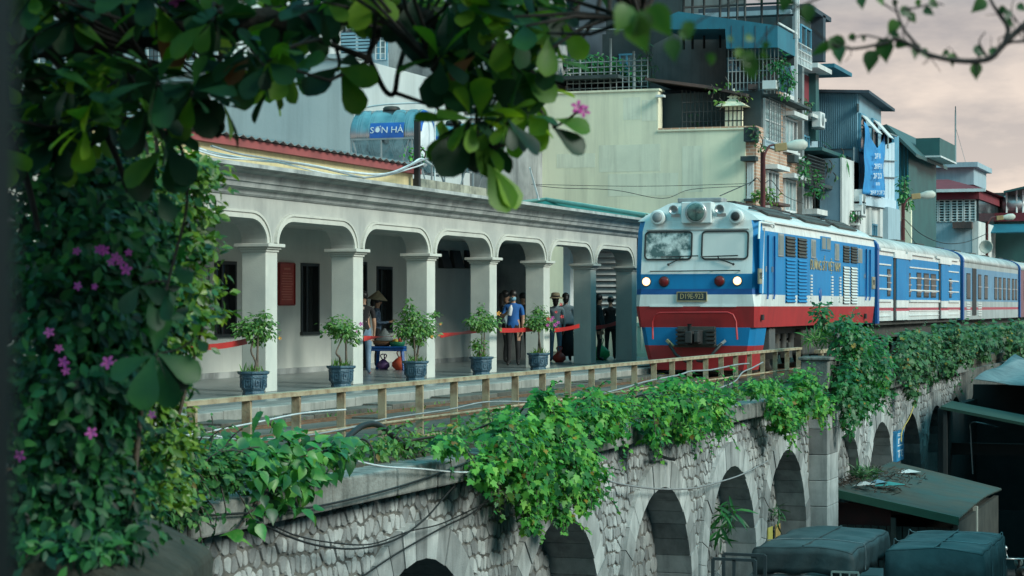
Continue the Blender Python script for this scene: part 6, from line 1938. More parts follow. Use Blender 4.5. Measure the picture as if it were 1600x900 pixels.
# ================================================================ STREET LAMPS, WIRES
lamp_pole = mat('pole_red_brown', (.17, .045, .05), (.12, .04, .04), .6, 4)
lamp_head = mat('lamp_head_grey', (.5, .52, .46), (.4, .42, .38), .5, 3)
def street_lamp(lb, px, top, X, arm, head_px, head_py):
    y = at_x(px, X)
    zt = zof(X, y, top)
    t = thing('street_lamp', lb, 'street lamp', (X, y, 0), 0, 'street lamps along the railway')
    mb = MB(); mb.tube([(X, y, -.1), (X, y, zt)], [.09, .075], 8); mb.build('pole', lamp_pole, t)
    h = Vector((0, 0, 0)); t_ = (head_px - 800) / F; Zl = zc(X, y)
    h = at_depth(head_px, head_py, Zl)
    mb = MB(); mb.tube(smooth_path([(X, y, zt - .25), (X + (h.x - X) * .3, y + (h.y - y) * .3, zt + .2), tuple(h)], 5), .035, 6); mb.build('arm', lamp_pole, t)
    d = Vector((h.x - X, h.y - y, .08)).normalized()
    M = Matrix.Translation(h) @ rot_to(d)
    mb = MB(); mb.lathe([(.05, -.05), (.1, .05), (.16, .3), (.15, .55), (.06, .66)], 12, 0, True, M @ Matrix.Diagonal((.7, 1.1, 1, 1))); b = mb.build('lamp_head', lamp_head, t)
    mb = MB(); mb.box(-.09, .09, -.12, .12, -.35, .02, 0, M); mb.build('gear_box', mat('lamp_box', (.3, .22, .1), None, .6, 4), t, .02)
    return t
street_lamp('street lamp on a red brown pole in front of the brick apartment house', 1192, 238, -14.6, 1, 1228, 229)
street_lamp('street lamp on a thin vine covered pole beside the billboard', 1411, 318, -14.4, 1, 1437, 306)
l3 = street_lamp('street lamp carrying a loudspeaker, in front of the green fronted house', 1542, 346, -14.2, 1, 1567, 340)
y3 = at_x(1542, -14.2)
mb = MB(); z3 = zof(-14.2, y3, 386); mb.lathe([(.05, -.3), (.1, -.1), (.2, .0), (.36, .12), (.33, .11), (.1, -.02), (.02, -.03)], 16, 0, True, Matrix.Translation((-14.2, y3 - .25, z3)) @ Matrix.Rotation(math.pi / 2 , 4, 'X'))
tag(mb.build('loudspeaker', lamp_head), 'round horn loudspeaker fixed to the farthest lamp pole', 'loudspeaker')
def wire(lb, pts, r=.012, m=black):
    cable('overhead_wire', lb, 'wire', [at_depth(a, b, z) for a, b, z in pts], r, m, None, 6, 4, 'thin wires strung across the scene')
wire('thin black wire sagging from the locomotive roof line up across the cream wall', [(1125, 306, 60), (1150, 295, 62), (1175, 284, 64), (1180, 280, 64)], .016)
wire('faint wire looping low across the cream wall above the green roof', [(838, 290, 70), (880, 294, 70), (960, 297, 70), (1035, 310, 70), (1080, 296, 72), (1160, 291, 74)], .01)
wire('upper faint wire running straight across the cream wall', [(830, 288, 74), (1000, 291, 74), (1165, 287, 74)], .009)
wire('wire drooping past the brick windows behind the lamp pole', [(1170, 290, 72), (1182, 278, 72), (1192, 288, 72), (1205, 282, 74), (1225, 305, 76), (1255, 318, 78)], .014)
wire('wire sagging from the billboard pole to the farthest lamp pole', [(1411, 340, 86), (1440, 366, 92), (1475, 380, 98), (1510, 378, 104), (1542, 365, 110)], .02)
wire('wire slanting down beside the vine covered pole', [(1411, 352, 86), (1424, 372, 88), (1440, 392, 90)], .016)
# ================================================================ VEGETATION
def ell(px, py, rx, ry, X=None, Z=None, depth=.5, thick=None):
    """ellipsoid seen at (px,py) with apparent radii rx, ry, on the plane x = X or at view depth Z"""
    if Z is None:
        y = at_x(px, X); z = zof(X, y, py); Zc = zc(X, y)
        k = F / Zc
        return ((X, y, z), (min(thick or depth, max(.12, .75 * rx / k)), max(.2, rx / k * 1.7), ry / k))
    c = at_depth(px, py, Z); k = F / Z
    return (tuple(c), (rx / k, thick or rx / k, ry / k))
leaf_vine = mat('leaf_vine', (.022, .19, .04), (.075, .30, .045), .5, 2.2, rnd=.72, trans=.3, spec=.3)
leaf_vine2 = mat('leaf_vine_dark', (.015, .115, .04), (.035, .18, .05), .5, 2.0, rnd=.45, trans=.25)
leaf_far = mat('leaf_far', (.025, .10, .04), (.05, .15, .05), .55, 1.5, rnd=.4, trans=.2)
leaf_peepal = mat('leaf_peepal', (.018, .15, .045), (.07, .25, .04), .42, 5.0, rnd=.6, trans=.3)
leaf_tree = mat('leaf_tree', (.008, .042, .022), (.02, .08, .025), .48, 3.0, rnd=.6, trans=.22, spec=.3)
leaf_tree_l = mat('leaf_tree_light', (.055, .19, .03), (.15, .30, .03), .45, 4.0, rnd=.4, trans=.45, spec=.3)
leaf_brown = mat('leaf_brown', (.13, .05, .02), (.2, .09, .02), .5, 6.0, rnd=.3, trans=.2)
leaf_boug = mat('leaf_bougainvillea', (.012, .075, .045), (.035, .14, .055), .5, 3.0, rnd=.8, trans=.25, spec=.3)
leaf_shrub = mat('leaf_shrub', (.04, .14, .022), (.11, .22, .022), .4, 4.0, rnd=.5, trans=.3)
leaf_weed = mat('leaf_weed', (.045, .16, .03), (.085, .22, .04), .55, 3.0, rnd=.45, trans=.25)
twig_m = mat('twig', (.07, .055, .045), (.035, .03, .025), .9, 9)
limb_m = mat('limb', (.035, .03, .028), (.02, .018, .017), .9, 7, bump=.4, bscale=40)

def creeper(lb, spots, X, m, size, dens, n_obj, shape=LEAF_LOBED, thick=.5, name='creeper', cat='climbing plant', stems=8, droop=.8, group=None, root=None, shell=.3):
    st_ = random.getstate()
    e0 = ell(*spots[0], X=X)
    t = thing(name, lb, cat, e0[0], 0, group)
    ells = [ell(*s, X=X, thick=thick) for s in spots]
    leafy(t, ells, shape, m, size, dens, n_obj, shell, .32, droop, .75, svar=.5)
    leafy(t, ells, shape, mat('leaf_yellowed', (.3, .27, .03), (.16, .09, .03), .55, 4.0, rnd=.5, trans=.25, spec=.3), size * .85, dens * .035, 0, shell, .32, droop, .75, 'leaf', 'yellowed_leaves')
    # loose shoots that break the outline
    TP, TN, TD, TS = [], [], [], []
    ms = MB()
    for k in range(len(ells) * 5):
        c, r = random.choice(ells)
        a = random.uniform(0, 6.28)
        p = Vector((c[0] + r[0] * random.uniform(.2, .9), c[1] + r[1] * math.cos(a) * .9, c[2] + r[2] * math.sin(a) * .9))
        d = Vector((random.uniform(.1, .6), math.cos(a) + random.gauss(0, .4), math.sin(a) * .8 + random.gauss(0, .3))).normalized()
        path = [p.copy()]
        for q in range(random.randint(4, 9)):
            d = (d + Vector((random.gauss(0, .15), random.gauss(0, .2), -.12))).normalized()
            p = p + d * size * .55
            path.append(p.copy())
            TP.append(tuple(p)); TN.append((random.gauss(.3, .4), random.gauss(-.3, .4), random.uniform(.4, 1))); TD.append(tuple(d + Vector((random.gauss(0, .8), random.gauss(0, .8), -.5)))); TS.append(size * random.uniform(.45, .95))
        ms.tube(path, .006, 4)
    foliage(t, shape, m, TP, TN, TD, TS, 0, 'leaf', 'shoot_leaves')
    o = ms.build('shoot', twig_m, t); o['kind'] = 'stuff'
    mb = MB()
    for k in range(stems):
        c, r = ells[k % len(ells)]
        d = [random.uniform(-1, 1) * r[i] for i in range(3)]
        base = (X - .45, c[1] + d[1] * .3, max(-.25, min(.1, c[2] + r[2])))
        mb.tube(smooth_path([base, (X - .1, c[1] + d[1] * .5, c[2] + r[2] * .7), (c[0] + d[0] * .4, c[1] + d[1] * .8, c[2]), (c[0] + d[0] * .7, c[1] + d[1], c[2] - r[2] * .95)], 4), [.016 - .0007 * i for i in range(13)], 5)
    o = mb.build('stem', twig_m, t); o['kind'] = 'stuff'
    return t
gv = 'leafy creepers spilling over the viaduct parapet'
creeper('largest bright green creeper cascading over the parapet between the first two arches', [(760, 735, 30, 28), (800, 690, 55, 45), (830, 735, 50, 50), (880, 715, 72, 72), (862, 655, 44, 34), (926, 640, 44, 32), (955, 655, 32, 34), (915, 765, 30, 30), (845, 780, 26, 28), (700, 694, 30, 16), (980, 636, 24, 22), (850, 620, 14, 12), (830, 812, 10, 22), (880, 805, 9, 14)], -8.3, leaf_vine, .088, 4000, 300, stems=16, group=gv)
creeper('rounded bright green creeper heap in front of the locomotive cab', [(1020, 640, 30, 34), (1060, 625, 44, 34), (1102, 632, 40, 32), (1126, 655, 22, 22), (1022, 678, 20, 20), (1068, 672, 30, 16), (1062, 600, 26, 12), (1135, 618, 18, 14), (1092, 655, 30, 24)], -8.3, leaf_vine, .088, 3600, 250, stems=10, group=gv)
creeper('green creeper clump hanging beside the last near arch, left of the pilaster', [(1178, 606, 20, 14), (1218, 632, 28, 26), (1252, 622, 34, 34), (1230, 660, 26, 20), (1282, 632, 22, 26), (1200, 602, 22, 12), (1258, 592, 26, 14)], -8.3, leaf_vine, .09, 3300, 220, stems=8, group=gv)
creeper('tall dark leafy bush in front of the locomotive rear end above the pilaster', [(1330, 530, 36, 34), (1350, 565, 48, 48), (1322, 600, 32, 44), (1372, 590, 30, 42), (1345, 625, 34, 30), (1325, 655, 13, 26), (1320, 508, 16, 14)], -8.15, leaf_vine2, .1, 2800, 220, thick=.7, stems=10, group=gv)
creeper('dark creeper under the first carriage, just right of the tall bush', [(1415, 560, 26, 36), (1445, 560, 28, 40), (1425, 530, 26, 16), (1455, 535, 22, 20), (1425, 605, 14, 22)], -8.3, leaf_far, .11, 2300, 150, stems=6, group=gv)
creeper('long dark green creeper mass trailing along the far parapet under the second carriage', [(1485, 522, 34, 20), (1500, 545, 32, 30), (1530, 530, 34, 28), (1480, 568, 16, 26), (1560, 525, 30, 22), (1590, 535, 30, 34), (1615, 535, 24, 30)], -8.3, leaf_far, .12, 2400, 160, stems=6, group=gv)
creeper('low weeds and small leaves beside the black hose at the fence foot', [(590, 700, 40, 22), (640, 690, 40, 24), (680, 705, 34, 18), (620, 720, 40, 16), (730, 665, 40, 14), (770, 650, 34, 12)], -9.0, leaf_weed, .075, 2600, 60, LEAF_SMALL, .3, 'weed_patch', 'weeds', 4, .1)
creeper('small creeper sprig hanging on the wall left of the largest creeper', [(770, 745, 22, 20), (790, 770, 16, 14)], -8.45, leaf_weed, .09, 900, 20, LEAF_LOBED, .2, 'creeper', 'climbing plant', 2, .8, gv)
# dark small leaved bush along the parapet at left and the broad leaved sapling
creeper('dark small leaved bush over the parapet at lower left', [(200, 740, 70, 46), (250, 745, 70, 40), (230, 725, 70, 26), (170, 770, 60, 44), (295, 730, 50, 30), (215, 792, 70, 20), (150, 720, 60, 60), (270, 770, 40, 24), (315, 722, 50, 22), (330, 740, 60, 34), (280, 800, 50, 18), (245, 715, 60, 20)], -8.4, mat('leaf_parapet_bush', (.016, .09, .035), (.05, .16, .04), .5, 3.0, rnd=.7, trans=.25, spec=.25), .075, 7500, 260, LEAF_SMALL, .4, 'parapet_bush', 'bush', 6, .2)
pe = thing('peepal_sapling', 'broad leaved sapling with heart shaped pointed leaves spilling over the parapet at left', 'sapling', pp(430, 730, -8.5))
ells = [ell(*s, X=-8.45, thick=.4) for s in ((335, 712, 40, 30), (385, 722, 54, 42), (440, 716, 60, 46), (495, 712, 56, 38), (540, 700, 30, 26), (420, 770, 42, 34), (470, 760, 34, 26), (530, 710, 24, 22), (355, 690, 30, 16))]
leafy(pe, ells, LEAF_HEART, leaf_peepal, .125, 1150, 290, .35, .2, 1.0, .75)
ells = [ell(*s, X=-8.3, thick=.12) for s in ((392, 815, 26, 14), (372, 840, 12, 10), (475, 800, 20, 12), (415, 655, 26, 16), (425, 660, 14, 12))]
leafy(pe, ells, LEAF_HEART, leaf_peepal, .13, 330, 30, .35, .2, 1.0, .75)
mb = MB()
for k, (px, py) in enumerate(((350, 700), (400, 700), (450, 690), (500, 700), (430, 770), (385, 815), (470, 795), (415, 655), (530, 705), (370, 830))):
    a = pp(420, 775, -8.85); b = pp(px, py, -8.4)
    mb.tube(smooth_path([a, (a + b) / 2 + Vector((.1, 0, .18)), b], 5), [.02 - .0012 * i for i in range(11)], 5)
o = mb.build('stem', twig_m, pe); o['kind'] = 'stuff'
# fern-like plant in the fourth arch, weed in the fifth
fr = thing('wall_plant', 'bamboo leaved plant growing out of the wall inside the second open arch', 'plant', pp(1137, 820, -8.95))
e = [ell(1135, 815, 24, 34, X=-8.85, thick=.25), ell(1145, 808, 18, 20, X=-8.8, thick=.25)]
leafy(fr, e, LEAF_LONG, leaf_vine2, .34, 380, 60, .5, .1, .35, .5)
fr2 = thing('wall_plant', 'small tuft of grass growing inside the arch nearest the pilaster', 'plant', pp(1216, 805, -9.1))
leafy(fr2, [ell(1216, 802, 7, 16, X=-9.1, thick=.1)], LEAF_LONG, leaf_far, .25, 900, 0, .5, .1, -.4, .3)
# potted shrubs on the parapet block
t = thing('shrub', 'small round shrub on the parapet block against the red skirt of the locomotive', 'shrub', (-8.7, 44, .5))
leafy(t, [ell(1285, 488, 22, 18, X=-8.7, thick=.3), ell(1288, 508, 16, 14, X=-8.7, thick=.25)], LEAF_SMALL, leaf_vine2, .1, 1900, 60, .4, .2, .2, .8)
mb = MB(); mb.tube([pp(1287, 535, -8.7), pp(1288, 515, -8.7), pp(1284, 495, -8.7)], .03, 6); mb.build('stem', twig_m, t)
t = thing('shrub', 'low grassy tuft on the left end of the concrete parapet block', 'shrub', (-9.0, 43.6, .6))
leafy(t, [ell(1272, 528, 20, 9, X=-8.75, thick=.3), ell(1290, 526, 16, 9, X=-8.6, thick=.25)], LEAF_LONG, leaf_weed, .2, 1500, 20, .5, .1, -.5, .4)
t = thing('shrub', 'dark tuft growing on the lean-to roof against the viaduct', 'shrub', (-8.5, 46.2, -2.2))
leafy(t, [ell(1345, 738, 18, 12, X=-8.5, thick=.2), ell(1362, 742, 14, 14, X=-8.45, thick=.2)], LEAF_LONG, leaf_far, .22, 1400, 0, .5, .1, -.6, .3)

# grass along joints, platform edge, soil strip and fence foot
P = []
for k in range(150):
    b = random.random()
    if b < .4: x, y = -13.0 + random.gauss(0, .07), random.uniform(17, 44)
    elif b < .6: x, y = -12.4 + random.gauss(0, .06), random.uniform(17, 44)
    else: x, y = random.choice((-9.5, -9.2, -9.7)) + random.gauss(0, .12), random.uniform(17, 46)
    n = random.randint(14, 50); L = random.uniform(.05, .5)
    P.append(np.stack([x + rng.normal(size=n) * .06, y + rng.normal(size=n) * L, np.full(n, -.09)], 1))
P = np.concatenate(P); n = len(P)
g = bpy.data.objects.new('grass', None)
Dn = rng.normal(size=(n, 3)) * .5 + np.array([0, 0, 1.0])
X_, D_, N_ = leaf_frames(P, rng.normal(size=(n, 3)) + np.array([0, 0, .2]), Dn)
S_ = .06 + .09 * rng.random(n)
V0, F0 = LEAF_LONG
A_ = P[:, None, :] + S_[:, None, None] * (V0[None, :, 0:1] * 1.6 * X_[:, None, :] + V0[None, :, 1:2] * D_[:, None, :] + V0[None, :, 2:3] * N_[:, None, :])
me = np_mesh('grass', A_.reshape(-1, 3), (F0[None] + (np.arange(n) * len(V0))[:, None, None]).reshape(-1, 4), grass_m, np.repeat(rng.random(n), len(F0)))
tag(link('grass', me), 'short grass and weeds in the joints of the track paving', 'grass', None, 'stuff')
bpy.data.objects.remove(g)

# plants on the buildings behind
def green(lb, spots, plane, C_, m, size, dens, shape=LEAF_SMALL, name='balcony_plant', cat='plant', droop=.3, stem=None):
    es = []
    for (px, py, rx, ry) in spots:
        if plane == 'x': y = at_x(px, C_); x = C_
        else: x = at_y(px, C_); y = C_
        k = F / zc(x, y)
        r = rx / k
        es.append(((x, y, zof(x, y, py)), (max(.2, r), max(.2, r if plane == 'y' else r * 2.2), ry / k)))
    t = thing(name, lb, cat, es[0][0])
    leafy(t, es, shape, m, size, dens, 0, .45, .25, droop, .7)
    mb = MB()
    for c, r in es[:6]: mb.tube(smooth_path([(c[0], c[1], c[2] - r[2] * 1.1), (c[0] + .08, c[1], c[2]), (c[0] - .05, c[1] + .1, c[2] + r[2] * .7)], 3), .02, 5)
    o = mb.build('stem', twig_m, t); o['kind'] = 'stuff'
    return t
green('bushy green plants behind the railing of the terrace above the cream wall', [(925, 98, 24, 14), (945, 108, 24, 16), (965, 108, 18, 14), (920, 112, 14, 14), (898, 110, 12, 16), (985, 118, 14, 12)], 'y', 77, leaf_vine2, .2, 800)
green('tall bamboo like plant on the terrace beside the leaning concrete gable', [(1008, 92, 12, 34), (1015, 110, 14, 22), (1000, 115, 8, 20)], 'y', 77.3, leaf_far, .24, 420, LEAF_LONG)
green('sparse yellowish creeper on the rusty terrace roof near the shrine', [(1112, 140, 8, 12), (1134, 128, 8, 12), (1155, 150, 9, 8), (1125, 160, 8, 10), (1165, 155, 8, 8)], 'y', 75, leaf_shrub, .16, 160)
green('dark hedge plants inside the terrace grille beside the shrine', [(1090, 190, 22, 14), (1118, 188, 16, 14), (1075, 185, 10, 12), (1148, 190, 14, 12)], 'y', 76.3, leaf_far, .18, 700)
green('lush green creeper hanging from the corner of the caged balcony', [(1222, 105, 12, 26), (1228, 130, 12, 24), (1212, 100, 8, 14), (1234, 120, 8, 20)], 'y', 75.8, leaf_vine2, .17, 520)
green('plants in the balcony cage under the teal awning', [(1207, 105, 8, 14), (1180, 112, 8, 14), (1195, 108, 6, 12)], 'y', 76.6, leaf_far, .17, 380)
green('bright green plant in the trough under the lower brick window', [(1195, 302, 14, 10), (1206, 308, 12, 9), (1183, 305, 10, 9)], 'y', 74.4, leaf_shrub, .17, 620)
green('dark plants on the dark balcony box at the brick corner', [(1174, 205, 10, 9), (1188, 220, 6, 14), (1192, 232, 5, 6)], 'y', 74.6, leaf_far, .16, 420)
green('creeper covering the green latticed balcony of the slim house', [(1255, 268, 6, 22), (1262, 262, 5, 20), (1275, 276, 7, 14), (1270, 300, 8, 10), (1284, 300, 5, 12)], 'x', XG + .95, leaf_vine2, .17, 420)
green('plant on the small balcony above the air conditioner of the slim house', [(1255, 168, 7, 9), (1262, 166, 4, 8)], 'x', XG + .5, leaf_far, .16, 420)
green('banana like plants on the grey block in front of the corrugated house', [(1298, 240, 14, 10), (1315, 238, 14, 10), (1288, 232, 8, 8)], 'y', 87.5, leaf_vine2, .75, 26, LEAF_LONG, 'roof_plant', 'plant', .0)
green('thin hanging creeper on the grey front block of the corrugated house', [(1297, 258, 8, 12), (1303, 275, 6, 8), (1290, 262, 5, 14)], 'y', 86.1, leaf_far, .16, 130)
green('green plant on the lower balcony rail below the blue banner', [(1327, 336, 12, 10), (1336, 340, 7, 8)], 'y', 87.9, leaf_vine2, .16, 520)
green('green creeper wrapped round the lamp pole right of the billboard', [(1414, 300, 9, 20), (1417, 318, 10, 12), (1411, 285, 6, 14)], 'x', -14.5, leaf_vine2, .2, 420)
green('green plant at the foot of the tanks on the station roof', [(640, 243, 14, 9), (660, 240, 12, 12), (655, 232, 8, 6)], 'y', 44.6, leaf_vine, .09, 620)

# ---------------------------------------------------------------- bougainvillea at left
random.seed(31)
bg = thing('bougainvillea', 'big dark bougainvillea bush with scattered magenta flowers filling the left side', 'bush', at_depth(120, 700, 9))
spots = [(110, 300, 100, 80, 9.2), (175, 290, 70, 70, 9.4), (120, 400, 105, 90, 9.0), (180, 400, 68, 80, 9.2), (110, 510, 105, 100, 8.9), (175, 510, 66, 80, 9.1), (110, 620, 105, 90, 8.8), (165, 600, 60, 60, 9.0), (90, 730, 75, 85, 8.8), (150, 700, 60, 70, 9.0), (205, 330, 42, 36, 9.4), (60, 200, 70, 90, 9.2), (212, 450, 36, 34, 9.2), (208, 555, 40, 34, 9.1), (232, 385, 20, 22, 9.2), (228, 500, 22, 16, 9.1), (225, 600, 24, 18, 9.0), (30, 800, 60, 60, 8.7), (45, 420, 50, 110, 9.7), (45, 620, 50, 110, 9.7), (150, 480, 120, 150, 9.9), (150, 770, 60, 60, 8.9), (60, 830, 80, 40, 8.9), (40, 846, 44, 16, 8.5), (120, 844, 50, 14, 8.5), (180, 858, 26, 14, 8.5), (160, 815, 60, 40, 9.0)]
ells = [((tuple(at_depth(a, b, Z))), (rx * Z / F, .45, ry * Z / F)) for a, b, rx, ry, Z in spots]
leafy(bg, ells, LEAF_SMALL, leaf_boug, .058, 12500, 300, .6, .38, .4, .35)
mb = MB()
base = at_depth(50, 900, 9.4); base.z = -5
for k in range(9):
    c = Vector(ells[k * 2 % len(ells)][0])
    mb.tube(smooth_path([base + Vector((random.uniform(-.2, .2), random.uniform(-.1, .1), 0)), Vector((base.x, base.y, -1.5)) + Vector((random.uniform(-.2, .2), 0, 0)), (c + base) / 2 + Vector((0, .1, 1.5)), c], 5), [.035 - .0016 * i for i in range(16)], 6)
mb.build('trunk', bark, bg)
for (px, py, r) in ((120, 393, .018), (155, 390, .02), (163, 391, .022), (181, 402, .02), (188, 410, .018), (197, 421, .024), (122, 447, .018), (77, 520, .022), (92, 545, .018), (100, 566, .024), (103, 580, .018), (169, 567, .03), (190, 572, .034), (203, 567, .026), (181, 588, .018), (143, 677, .026), (32, 712, .026), (238, 648, .018), (201, 395, .016), (174, 410, .018), (148, 448, .014)):
    c = at_depth(px, py, 8.35)
    flower(bg, c, r, fl_pink, 'flower', (SN + random.uniform(-.4, .4), -CS, random.uniform(-.2, .5)))
# lighter small leaved shrub behind it
sb = thing('small_leaved_shrub', 'glossy yellow green shrub with dense small leaves between the bougainvillea and the station', 'shrub', at_depth(290, 600, 12.5))
spots = [(318, 262, 24, 16), (300, 285, 36, 24), (265, 300, 40, 40), (300, 330, 32, 24), (270, 370, 44, 40), (305, 385, 28, 22), (290, 430, 38, 30), (312, 455, 20, 14), (255, 470, 40, 40), (300, 492, 30, 14), (322, 490, 16, 9), (270, 520, 36, 34), (285, 530, 24, 18), (240, 560, 34, 40), (230, 620, 40, 40), (190, 690, 60, 40), (250, 640, 26, 34), (270, 690, 36, 36), (240, 760, 50, 40), (225, 260, 40, 40), (250, 230, 30, 24)]
ells = [ell(a, b, rx * 1.12, ry * 1.08, Z=12.0, thick=.3) for a, b, rx, ry in spots]
leafy(sb, ells, LEAF_SMALL, leaf_shrub, .062, 7800, 200, .5, .3, -.1, .7)
mb = MB(); base = at_depth(60, 760, 12.8); base.z = -5
for k in range(8):
    c = Vector(ells[k * 2][0]); mb.tube(smooth_path([base, Vector((base.x, base.y, -.5)), (c + base * 1.0) / 2 + Vector((0, 0, 1.6)), c], 5), [.04 - .0022 * i for i in range(16)], 6)
mb.build('trunk', bark, sb)

# ---------------------------------------------------------------- big leaved tree over the top left
random.seed(5)
tr = thing('broad_leaved_tree', 'large dark broad leaved tree overhanging the top left of the view with two brown leaves', 'tree', at_depth(-500, 900, 8.6) * 1.0)
tr.location.z = -5
def limb(pts, r0, r1, n=6):
    P = smooth_path([at_depth(a, b, z) for a, b, z in pts], n); m = len(P)
    mb = MB(); mb.tube(P, [r0 + (r1 - r0) * i / (m - 1) for i in range(m)], 7)
    mb.build('limb', limb_m, tr); return P
b0 = tr.location
trunk_top = at_depth(-420, 60, 8.6)
mb = MB(); P = smooth_path([Vector(b0), Vector((b0.x, b0.y, -2)), Vector((trunk_top.x, trunk_top.y, .8)), trunk_top], 5); mb.tube(P, [.17 - .005 * i for i in range(len(P))], 9); mb.build('trunk', bark, tr)
samples = []
for pts, r0, r1 in (([(-420, 60, 8.6), (-150, 40, 8.4), (60, 60, 8.2), (200, 50, 8.1), (330, 40, 8), (450, 30, 8), (560, 18, 8), (640, 20, 8), (720, 50, 8), (790, 88, 8), (830, 110, 8)], .09, .014),
                    ([(548, 18, 8), (572, 40, 7.95), (600, 52, 7.9), (606, 40, 7.9), (590, 60, 7.9), (577, 85, 7.9), (588, 115, 7.9), (603, 143, 7.9), (616, 145, 7.9), (622, 112, 7.9), (634, 70, 7.95), (650, 25, 8)], .012, .009),
                    ([(640, 20, 8), (668, 45, 7.9), (690, 75, 7.9), (730, 88, 7.9), (780, 92, 7.9)], .016, .012), ([(672, 50, 7.9), (684, 110, 7.8), (696, 150, 7.8), (704, 182, 7.8), (726, 206, 7.8), (748, 216, 7.8), (770, 250, 7.8), (785, 290, 7.8)], .011, .007),
                    ([(800, 95, 7.9), (832, 150, 7.9), (850, 180, 7.9), (868, 198, 7.9)], .009, .005), ([(790, 88, 8), (850, 60, 8), (900, 30, 8), (1000, 30, 7.5)], .011, .006),
                    ([(500, 25, 8), (520, 60, 8), (530, 95, 8), (527, 112, 8)], .009, .006), ([(330, 40, 8), (345, 90, 8), (310, 140, 8), (300, 150, 8)], .013, .007),
                    ([(285, 235, 8), (292, 320, 8), (268, 420, 8), (250, 500, 8), (244, 556, 8)], .007, .004), ([(262, 440, 8), (240, 440, 8), (222, 448, 8)], .004, .003), ([(250, 552, 8), (280, 545, 8), (304, 528, 8)], .004, .003),
                    ([(60, 60, 8.2), (110, 120, 8.2), (150, 180, 8.1), (180, 240, 8.1), (200, 300, 8.1)], .024, .009), ([(200, 50, 8.1), (240, 120, 8), (262, 190, 8), (285, 235, 8)], .018, .007),
                    ([(-150, 40, 8.4), (-40, 140, 8.3), (30, 250, 8.2), (60, 360, 8.3)], .03, .01), ([(450, 30, 8), (440, 70, 8), (430, 100, 8), (415, 130, 8)], .011, .006),
                    ([(-420, 60, 8.6), (-200, -200, 8.8), (100, -300, 9), (500, -320, 9), (900, -260, 9)], .08, .02)):
    samples += limb(pts, r0, r1)
LF = {'P': [], 'N': [], 'D': [], 'S': [], 'T': []}
view = Vector((SN, -CS, 0))           # from the scene towards the viewer
def put(base, tip, kind, tilt=None):
    D = tip - base
    S = D.length
    n = view * random.uniform(.7, 1.2) + Vector((0, 0, random.uniform(.1, .7))) + Vector((random.gauss(0, .3), random.gauss(0, .3), 0))
    if tilt is not None: n = tilt
    LF['P'].append(tuple(base)); LF['N'].append(tuple(n)); LF['D'].append(tuple(D)); LF['S'].append(S); LF['T'].append(kind)
def L2(x0, y0, x1, y1, kind=0, Z=7.7, dz=None):
    put(at_depth(x0, y0, Z), at_depth(x1, y1, Z + (random.uniform(-.06, .06) if dz is None else dz)), kind)
for a in ((648, -8, 632, 68), (672, 10, 738, 48), (606, 52, 652, 124), (530, 98, 498, 138, 0), (528, 100, 570, 74), (528, 105, 484, 168), (532, 112, 556, 178, 1), (527, 106, 590, 140, 1), (706, 92, 672, 172), (735, 190, 684, 278), (700, 104, 735, 190), (742, 214, 706, 208, 1), (740, 212, 776, 275, 1), (748, 214, 846, 268, 0), (762, 255, 792, 332, 1), (772, 262, 806, 326, 1), (800, 105, 838, 176, 0), (850, 178, 776, 196, 1), (858, 182, 832, 240, 1), (868, 186, 922, 188, 1), (862, 198, 896, 248, 0), (846, 98, 838, 36, 0), (846, 70, 904, 8, 0), (800, 92, 868, 82, 1), (790, 105, 772, 52, 1), (740, 60, 790, 10), (760, 62, 728, 108), (826, 70, 882, 12), (815, 110, 868, 150, 1), (776, 120, 812, 186, 0), (788, 100, 830, 60, 1), (700, 60, 660, 100, 1), (724, 108, 760, 160, 0), (752, 90, 712, 150, 1), (766, 100, 800, 152, 1), (690, 90, 738, 120, 0), (820, 20, 840, 90), (880, 40, 912, 92, 1), (700, 0, 742, 42), (770, 0, 800, 56, 1), (836, 0, 880, 50), (640, 20, 600, 60), (720, 20, 690, 78),
          (286, 152, 325, 224), (290, 150, 348, 186), (290, 152, 270, 214, 1), (296, 148, 330, 130), (250, 232, 206, 312), (255, 236, 228, 306, 1), (262, 232, 300, 286), (258, 232, 292, 214), (264, 236, 276, 300), (290, 262, 300, 310), (420, 100, 470, 70), (424, 108, 448, 152), (418, 106, 396, 156), (416, 100, 352, 110), (432, 104, 400, 60), (340, 90, 388, 128), (330, 110, 312, 160), (300, 140, 258, 180), (470, 40, 500, 95), (480, 20, 530, 60), (500, 0, 560, 30), (450, 10, 470, 60), (540, 0, 600, 20), (240, 556, 226, 642), (246, 558, 296, 606), (250, 560, 274, 634), (242, 552, 254, 492), (246, 552, 312, 592), (236, 556, 190, 600), (222, 446, 262, 472), (218, 446, 190, 486), (258, 460, 286, 502), (232, 470, 236, 524), (304, 528, 306, 504, 1), (306, 530, 324, 552), (220, 440, 240, 408), (250, 300, 262, 352), (270, 420, 300, 452)):
    k = a[4] if len(a) > 4 else 0
    L2(*a[:4], k)
for a in ((244, 40, 282, 102), (392, 84, 366, 140), (742, 88, 702, 122)):
    L2(*a, 2, 7.5, 0)
